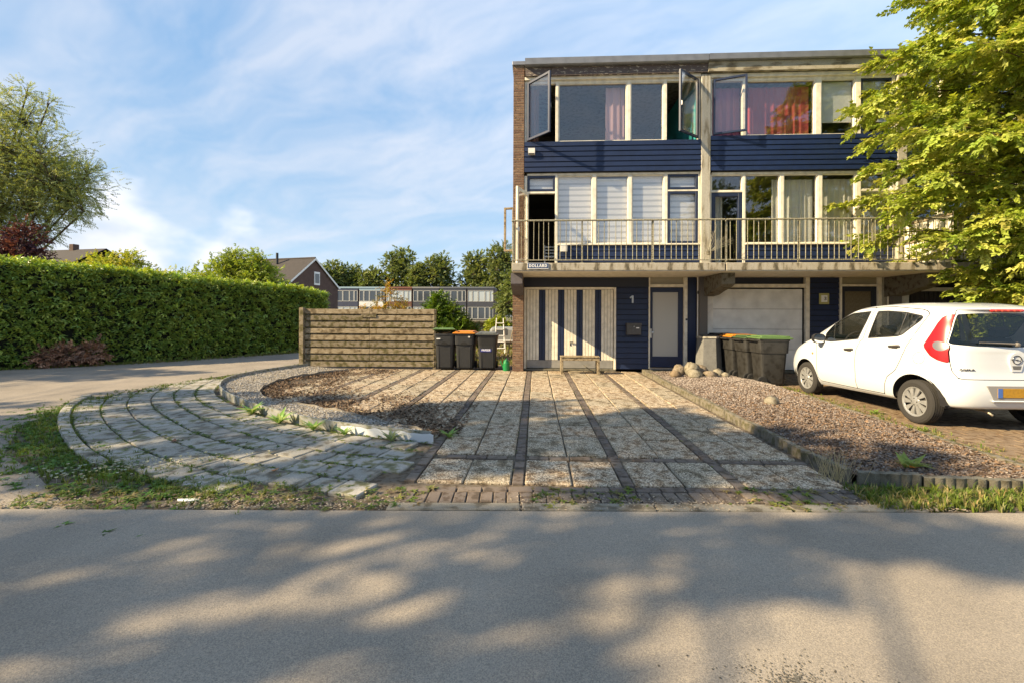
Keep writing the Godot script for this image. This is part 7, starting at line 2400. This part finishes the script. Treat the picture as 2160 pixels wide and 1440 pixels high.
func make_car() -> void:
	var car := thing("hatchback_car", "white small hatchback parked on the neighbour's clay paving", "car", Vector3(5.93, 0, -5.88), 0.02)
	var paint := mt(lin(0.60, 0.62, 0.64), 0.35, {"coat": 0.8, "crough": 0.06})
	var grid := car_grid(76, 132)
	var tris := []
	for i in 76:
		for j in 132:
			tris.append([grid[i][j], grid[i][j + 1], grid[i + 1][j + 1]])
			tris.append([grid[i][j], grid[i + 1][j + 1], grid[i + 1][j]])
	var r: Array
	# wheel arches
	for c in [[0.54, 0.355], [2.90, 0.345]]:
		r = region(tris, circle(Vector2(c[0], 0.305), c[1], 40), 0, 0.0, 0.0)
		tris = r[1]
	# side windows
	var front_win := pv2([[2.424, 1.122], [2.311, 1.305], [2.189, 1.402], [1.928, 1.482], [1.517, 1.515], [1.539, 1.354], [1.606, 1.071], [2.214, 0.995], [2.36, 1.0]])
	var rear_win := pv2([[1.389, 1.515], [1.183, 1.518], [0.862, 1.495], [0.60, 1.447], [0.565, 1.42], [0.596, 1.364], [0.80, 1.175], [0.88, 1.145], [1.417, 1.093]])
	var glass := []
	var seal := []
	for w in [front_win, rear_win]:
		r = region(tris, w, 0, 0.0, 0.0)
		tris = r[1]
		var r2 := region(r[0], w, 0, 0.018, -0.018)
		glass.append(r2[0])
		seal.append_array(r2[1])
	# tail lamps
	var lamp := pv2([[0.554, 1.46], [0.625, 1.452], [0.687, 1.419], [0.764, 1.34], [0.90, 1.17], [0.995, 1.057], [0.987, 1.02], [0.916, 0.923], [0.842, 0.878], [0.784, 0.858], [0.721, 0.848], [0.725, 0.995], [0.708, 1.04], [0.71, 1.074], [0.722, 1.11]])
	r = region(tris, lamp, 1, 0.003, 0.003)
	tris = r[1]
	var lamp_tris: Array = r[0]
	var lens_poly := PackedVector2Array()
	for k in 24:
		lens_poly.append(Vector2(0.802 + 0.076 * cos(TAU * k / 24), 1.053 + 0.060 * sin(TAU * k / 24)))
	r = region(lamp_tris, lens_poly, 1, 0.0, 0.0)
	lamp_tris = r[1]
	var lens_tris: Array = r[0]
	# tailgate with its window
	r = region(tris, pv2([[-0.2, 1.478], [0.30, 1.474], [0.535, 1.460], [0.60, 1.33], [0.712, 1.092], [0.66, 1.080], [0.44, 1.062], [-0.2, 1.05]]), 1, 0.0, 0.0)
	tris = r[1]
	var rear_glass: Array = r[0]
	r = region(tris, pv2([[-0.2, 1.515], [0.545, 1.515], [0.552, 1.468], [0.718, 1.112], [0.704, 1.074], [0.702, 1.04], [0.719, 0.995], [0.715, 0.852], [0.702, 0.747], [0.653, 0.657], [-0.2, 0.657]]), 1, 0.004, 0.004)
	tris = r[1]
	var gate: Array = r[0]
	# windscreen
	r = region(tris, pv2([[-0.2, 1.09], [0.64, 1.10], [0.50, 1.49], [-0.2, 1.52]]), 2, 0.0, 0.0)
	tris = r[1]
	var screen: Array = r[0]
	# fuel flap
	r = region(tris, circle(Vector2(0.482, 0.883), 0.078), 0, 0.0025, 0.0025)
	tris = r[1]
	var flap: Array = r[0]
	# doors
	var bline := [[1.594, 0.302], [1.606, 0.399], [1.598, 0.524], [1.615, 0.72], [1.605, 0.916], [1.553, 1.045], [1.509, 1.076], [1.492, 1.354], [1.454, 1.568]]
	var fd := [[2.60, 0.94], [2.562, 0.774], [2.556, 0.458], [2.54, 0.346], [2.487, 0.296]]
	fd.append_array(bline)
	fd.append_array([[1.75, 1.552], [2.0, 1.505], [2.25, 1.412], [2.45, 1.235], [2.59, 1.08]])
	r = region(tris, pv2(fd), 0, 0.005, 0.005)
	tris = r[1]
	var door1: Array = r[0]
	var rd := bline.duplicate()
	rd.append_array([[1.121, 1.574], [1.016, 1.565], [0.625, 1.53], [0.538, 1.505], [0.50, 1.467], [0.592, 1.242], [0.69, 1.02], [0.702, 0.955], [0.758, 0.81], [0.826, 0.681], [0.873, 0.642], [0.964, 0.574], [1.013, 0.469], [1.050, 0.312]])
	r = region(tris, pv2(rd), 0, 0.005, 0.005)
	tris = r[1]
	var door2: Array = r[0]
	obj("body", emit_car(tris, [-1.0, 1.0]), paint, car)
	for s in [-1.0, 1.0]:
		var fdn := obj("front_door", emit_car(door1, [s]), paint, car)
		var rdn := obj("rear_door", emit_car(door2, [s]), paint, car)
		obj("pane", emit_car(glass[0], [s], -0.004), M.glass_car, fdn)
		obj("pane", emit_car(glass[1], [s], -0.004), M.glass_car, rdn)
		for q in [[fdn, 1.755, 0.905, 0.82], [rdn, 0.87, 1.012, 0.80]]:
			obj("handle", mb().cbox(Vector3(s * (q[3] + 0.022), q[2], -q[1]), Vector3(0.026, 0.034, 0.20), 0.010, Basis(Vector3.RIGHT, -0.10)).cbox(Vector3(s * (q[3] + 0.012), q[2] - 0.014, -q[1]), Vector3(0.016, 0.040, 0.10), 0.006).done(), mt(lin(0.055, 0.048, 0.042), 0.55), q[0])
		# door mirror
		var mr := sub("door_mirror", car, Vector3(s * 0.90, 1.045, -2.40))
		var hb := mb()
		var prof := [[0.0, 0.55], [0.03, 0.80], [0.08, 1.0], [0.13, 0.95]]
		for k in 3:
			for a in 20:
				var P := func(e: Array, i: int) -> Vector3:
					var t := TAU * i / 20.0
					return Vector3(signf(cos(t)) * pow(absf(cos(t)), 0.7) * 0.105 * e[1], signf(sin(t)) * pow(absf(sin(t)), 0.7) * 0.082 * e[1], -0.10 + e[0])
				var p1: Vector3 = P.call(prof[k], a)
				var p2: Vector3 = P.call(prof[k], a + 1)
				var p3: Vector3 = P.call(prof[k + 1], a + 1)
				var p4: Vector3 = P.call(prof[k + 1], a)
				hb.quad(p1, p2, p3, p4, Vector3(p1.x, p1.y, -0.02))
				if k == 0:
					hb.tri(p1, p2, Vector3(0, 0, -0.105), Vector3.FORWARD)
		hb.cbox(Vector3(-s * 0.11, -0.04, -0.03), Vector3(0.09, 0.05, 0.09), 0.012)
		obj("housing", hb.done(), M.black_metal, mr)
		var face := PackedVector2Array()
		for k in 24:
			var t := TAU * k / 24.0
			face.append(Vector2(signf(cos(t)) * pow(absf(cos(t)), 0.7) * 0.092, signf(sin(t)) * pow(absf(sin(t)), 0.7) * 0.070))
		obj("mirror_glass", mb().prism(face, 0.018, 0.026).done(), mt(lin(0.8, 0.82, 0.85), 0.03, {"metal": 1.0}), mr)
		# tail lamp
		var tl := sub("tail_lamp", car)
		obj("cover", emit_car(lamp_tris, [s], 0.006), mt(lin(0.34, 0.006, 0.005), 0.25, {"coat": 0.3, "crough": 0.05}), tl)
		obj("lens", emit_car(lens_tris, [s], 0.010), mt(lin(0.20, 0.19, 0.185), 0.3, {"metal": 0.5, "coat": 0.5}), tl)
		obj("fuel_flap" if s < 0 else "side_panel", emit_car(flap, [s]), paint, car)
		obj("indicator", mb().lathe(Vector3(s * 0.838, 0.77, -2.67), Basis(Vector3.BACK, -PI / 2 * s), PackedVector2Array([Vector2(0.001, 0.014), Vector2(0.016, 0.010), Vector2(0.02, 0.0)]), 12).done(), mt(lin(0.35, 0.22, 0.08), 0.3), car)
		car_wheel(car, Vector3(s * 0.735, 0.2925, -0.54), s)
		car_wheel(car, Vector3(s * 0.735, 0.2925, -2.90), s)
		# wheel house lining
		for z in [0.54, 2.90]:
			var ah := mb()
			for k in 24:
				var a1 := TAU * k / 24.0
				var a2 := TAU * (k + 1) / 24.0
				var p1 := Vector3(0, sin(a1), cos(a1)) * 0.372
				var p2 := Vector3(0, sin(a2), cos(a2)) * 0.372
				if p1.y < -0.03 or p2.y < -0.03:
					continue
				ah.quad(p1 + Vector3(s * 0.50, 0, 0), p2 + Vector3(s * 0.50, 0, 0), p2 + Vector3(s * 0.80, 0, 0), p1 + Vector3(s * 0.80, 0, 0), -p1)
				ah.tri(p1 + Vector3(s * 0.50, 0, 0), p2 + Vector3(s * 0.50, 0, 0), Vector3(s * 0.50, 0, 0), Vector3(s, 0, 0))
			obj("wheel_house", ah.done(), mt(lin(0.03, 0.027, 0.024), 0.95), car, Vector3(0, 0.305, -z))
		# small divider bars of the side windows
		obj("window_bar", mb().rod(Vector3(s * 0.724, 1.03, -2.262), Vector3(s * 0.690, 1.325, -2.275), 0.010, 6).done(), M.black_metal, fdn)
		obj("window_bar", mb().rod(Vector3(s * 0.748, 1.15, -0.885), Vector3(s * 0.645, 1.485, -0.855), 0.010, 6).done(), M.black_metal, rdn)
	obj("window_seal", emit_car(seal, [-1.0, 1.0], 0.002), mt(lin(0.02, 0.02, 0.02), 0.6), car)
	var gt := obj("tailgate", emit_car(gate, [-1.0, 1.0]), paint, car)
	obj("rear_window", emit_car(rear_glass, [-1.0, 1.0], 0.001), M.glass_car, gt)
	obj("windscreen", emit_car(screen, [-1.0, 1.0], -0.002), mt(Color(0.5, 0.55, 0.5, 0.12), 0.02), car)
	car.get_node("windscreen").material_override.transparency = BaseMaterial3D.TRANSPARENCY_ALPHA
	# dark lining behind the panels, floor and seats
	var lining := []
	for i in 36:
		for j in 132:
			lining.append([grid[i][j], grid[i][j + 1], grid[i + 1][j + 1]])
			lining.append([grid[i][j], grid[i + 1][j + 1], grid[i + 1][j]])
	for c in [0.54, 2.90]:
		lining = region(lining, circle(Vector2(c, 0.305), 0.37, 40), 0, 0.0, 0.0)[1]
	var dark := mt(lin(0.022, 0.022, 0.023), 0.85)
	obj("lining", emit_car(lining, [-1.0, 1.0], -0.022), dark, car)
	obj("underbody", mb().cbox(Vector3(0, 0.29, -1.8), Vector3(1.40, 0.05, 3.25), 0.02).done(), dark, car)
	obj("exhaust", mb().tube(PackedVector3Array([Vector3(-0.30, 0.27, -0.5), Vector3(-0.30, 0.26, -0.12), Vector3(-0.29, 0.235, -0.06), Vector3(-0.27, 0.215, -0.05)]), PackedFloat32Array([0.018, 0.018, 0.016, 0.014]), 8).done(), mt(lin(0.35, 0.3, 0.22), 0.5, {"metal": 0.7}), car)
	var cloth := mt(lin(0.03, 0.03, 0.032), 0.95)
	for q in [[-0.36, 1.75], [0.36, 1.75], [-0.36, 0.80], [0.36, 0.80]]:
		var st := sub("seat", car, Vector3(q[0], 0.32, -q[1]))
		obj("cushion", mb().cbox(Vector3(0, 0.18, -0.20), Vector3(0.48, 0.16, 0.48), 0.05).done(), cloth, st)
		obj("backrest", mb().cbox(Vector3(0, 0.52, 0.10), Vector3(0.46, 0.62, 0.12), 0.05, Basis(Vector3.RIGHT, 0.22)).done(), cloth, st)
		obj("headrest", mb().cbox(Vector3(0, 0.90, 0.19), Vector3(0.25, 0.15, 0.09), 0.035, Basis(Vector3.RIGHT, 0.2)).done(), cloth, st)
	obj("dashboard", mb().cbox(Vector3(0, 0.90, -2.62), Vector3(1.30, 0.22, 0.38), 0.05).done(), mt(lin(0.05, 0.05, 0.05), 0.8), car)
	var sw := PackedVector3Array()
	var sr := PackedFloat32Array()
	for k in 25:
		var t := TAU * k / 24.0
		sw.append(Vector3(-0.36 + 0.18 * cos(t), 1.0 + 0.165 * sin(t), -2.27 + 0.075 * sin(t)))
		sr.append(0.014)
	obj("steering_wheel", mb().tube(sw, sr, 6, false).done(), cloth, car)
	# things on the tail
	var bl := sub("brake_light", gt, Vector3(0, 1.507, -0.155))
	obj("cover", mb().cbox(Vector3.ZERO, Vector3(0.40, 0.034, 0.05), 0.014).done(), mt(lin(0.55, 0.02, 0.015), 0.2, {"coat": 1.0}), bl)
	for k in 5:
		obj("lamp", mb().lathe(Vector3(-0.15 + k * 0.075, 0, 0.022), Basis(Vector3.RIGHT, PI / 2), PackedVector2Array([Vector2(0.001, 0.007), Vector2(0.012, 0.005), Vector2(0.014, 0.0)]), 10).done(), mt(lin(0.75, 0.10, 0.06), 0.15), bl)
	var wp := sub("wiper", gt)
	obj("arm", mb().tube(PackedVector3Array([Vector3(-0.02, 1.095, -0.03), Vector3(-0.2, 1.105, -0.03), Vector3(-0.43, 1.112, -0.048)]), PackedFloat32Array([0.014, 0.010, 0.006]), 6).done(), mt(lin(0.16, 0.14, 0.12), 0.6), wp)
	obj("pivot", mb().lathe(Vector3(0.0, 1.09, -0.03), Basis(Vector3.RIGHT, PI / 2), PackedVector2Array([Vector2(0.001, 0.03), Vector2(0.02, 0.026), Vector2(0.03, 0.0)]), 14).done(), mt(lin(0.16, 0.14, 0.12), 0.6), wp)
	var bd := sub("badge", gt, Vector3(0, 0.885, -0.045))
	var plate := PackedVector2Array()
	for k in 17:
		var t := PI * k / 16.0
		plate.append(Vector2(cos(t) * 0.085, 0.02 + sin(t) * 0.085))
	plate.append_array(PackedVector2Array([Vector2(-0.085, -0.02), Vector2(-0.055, -0.125), Vector2(0.055, -0.125), Vector2(0.085, -0.02)]))
	obj("shield", mb().prism(plate, -0.01, 0.014).done(), paint, bd)
	obj("release_recess", mb().prism(pv2([[-0.055, -0.055], [0.055, -0.055], [0.042, -0.10], [-0.042, -0.10]]), 0.012, 0.0155).done(), mt(lin(0.12, 0.12, 0.12), 0.5), bd)
	var ring := PackedVector3Array()
	var rr := PackedFloat32Array()
	for k in 25:
		var t := TAU * k / 24.0
		ring.append(Vector3(cos(t) * 0.052, 0.02 + sin(t) * 0.052, 0.018))
		rr.append(0.0055)
	var chrome := mt(lin(0.16, 0.16, 0.17), 0.25, {"metal": 0.9})
	obj("ring", mb().tube(ring, rr, 6, false).done(), chrome, bd)
	obj("bolt", mb().prism(pv2([[-0.078, 0.026], [0.012, 0.026], [0.004, 0.018], [0.078, 0.014], [-0.012, 0.012], [-0.004, 0.022]]), 0.012, 0.022).done(), chrome, bd)
	var tx := obj("lettering", text_mesh("AGILA", 0.034, 0.005), mt(lin(0.05, 0.05, 0.05), 0.4, {"metal": 0.6}), gt, Vector3(-0.565, 0.775, -0.062))
	tx.scale = Vector3(1.15, 0.62, 1)
	tx.rotation.y = -0.22
	var np := sub("number_plate", car, Vector3(0, 0.50, 0.004))
	obj("recess", mb().prism(pv2([[-0.385, 0.085], [0.385, 0.085], [0.31, -0.085], [-0.31, -0.085]]), -0.02, 0.002).done(), mt(lin(0.26, 0.25, 0.24), 0.5), np)
	obj("plate", mb().cbox(Vector3(0, 0, 0.006), Vector3(0.54, 0.115, 0.008), 0.003).done(), mt(lin(0.45, 0.24, 0.016), 0.45, {"tex": T.blotch, "sc": 3.0}), np)
	obj("country_band", boxmesh(Vector3(0.055, 0.113, 0.003)), mt(lin(0.06, 0.14, 0.42), 0.45), np, Vector3(-0.242, 0, 0.0115))
	obj("bumper_lip", mb().cbox(Vector3(0, -0.10, 0.004), Vector3(0.66, 0.022, 0.03), 0.008).done(), paint, np)

func _ready() -> void:
	rng.seed = 20240611
	make_air()
	make_materials()
	make_ground()
	make_house_one()
	make_house_two()
	make_house_three()
	make_curtains()
	make_street_tree()
	make_left_trees()
	make_hedge()
	make_shade_trees()
	make_weeds()
	make_fence()
	make_bins()
	make_bench()
	make_wall_things()
	make_stones()
	make_far()
	make_car()
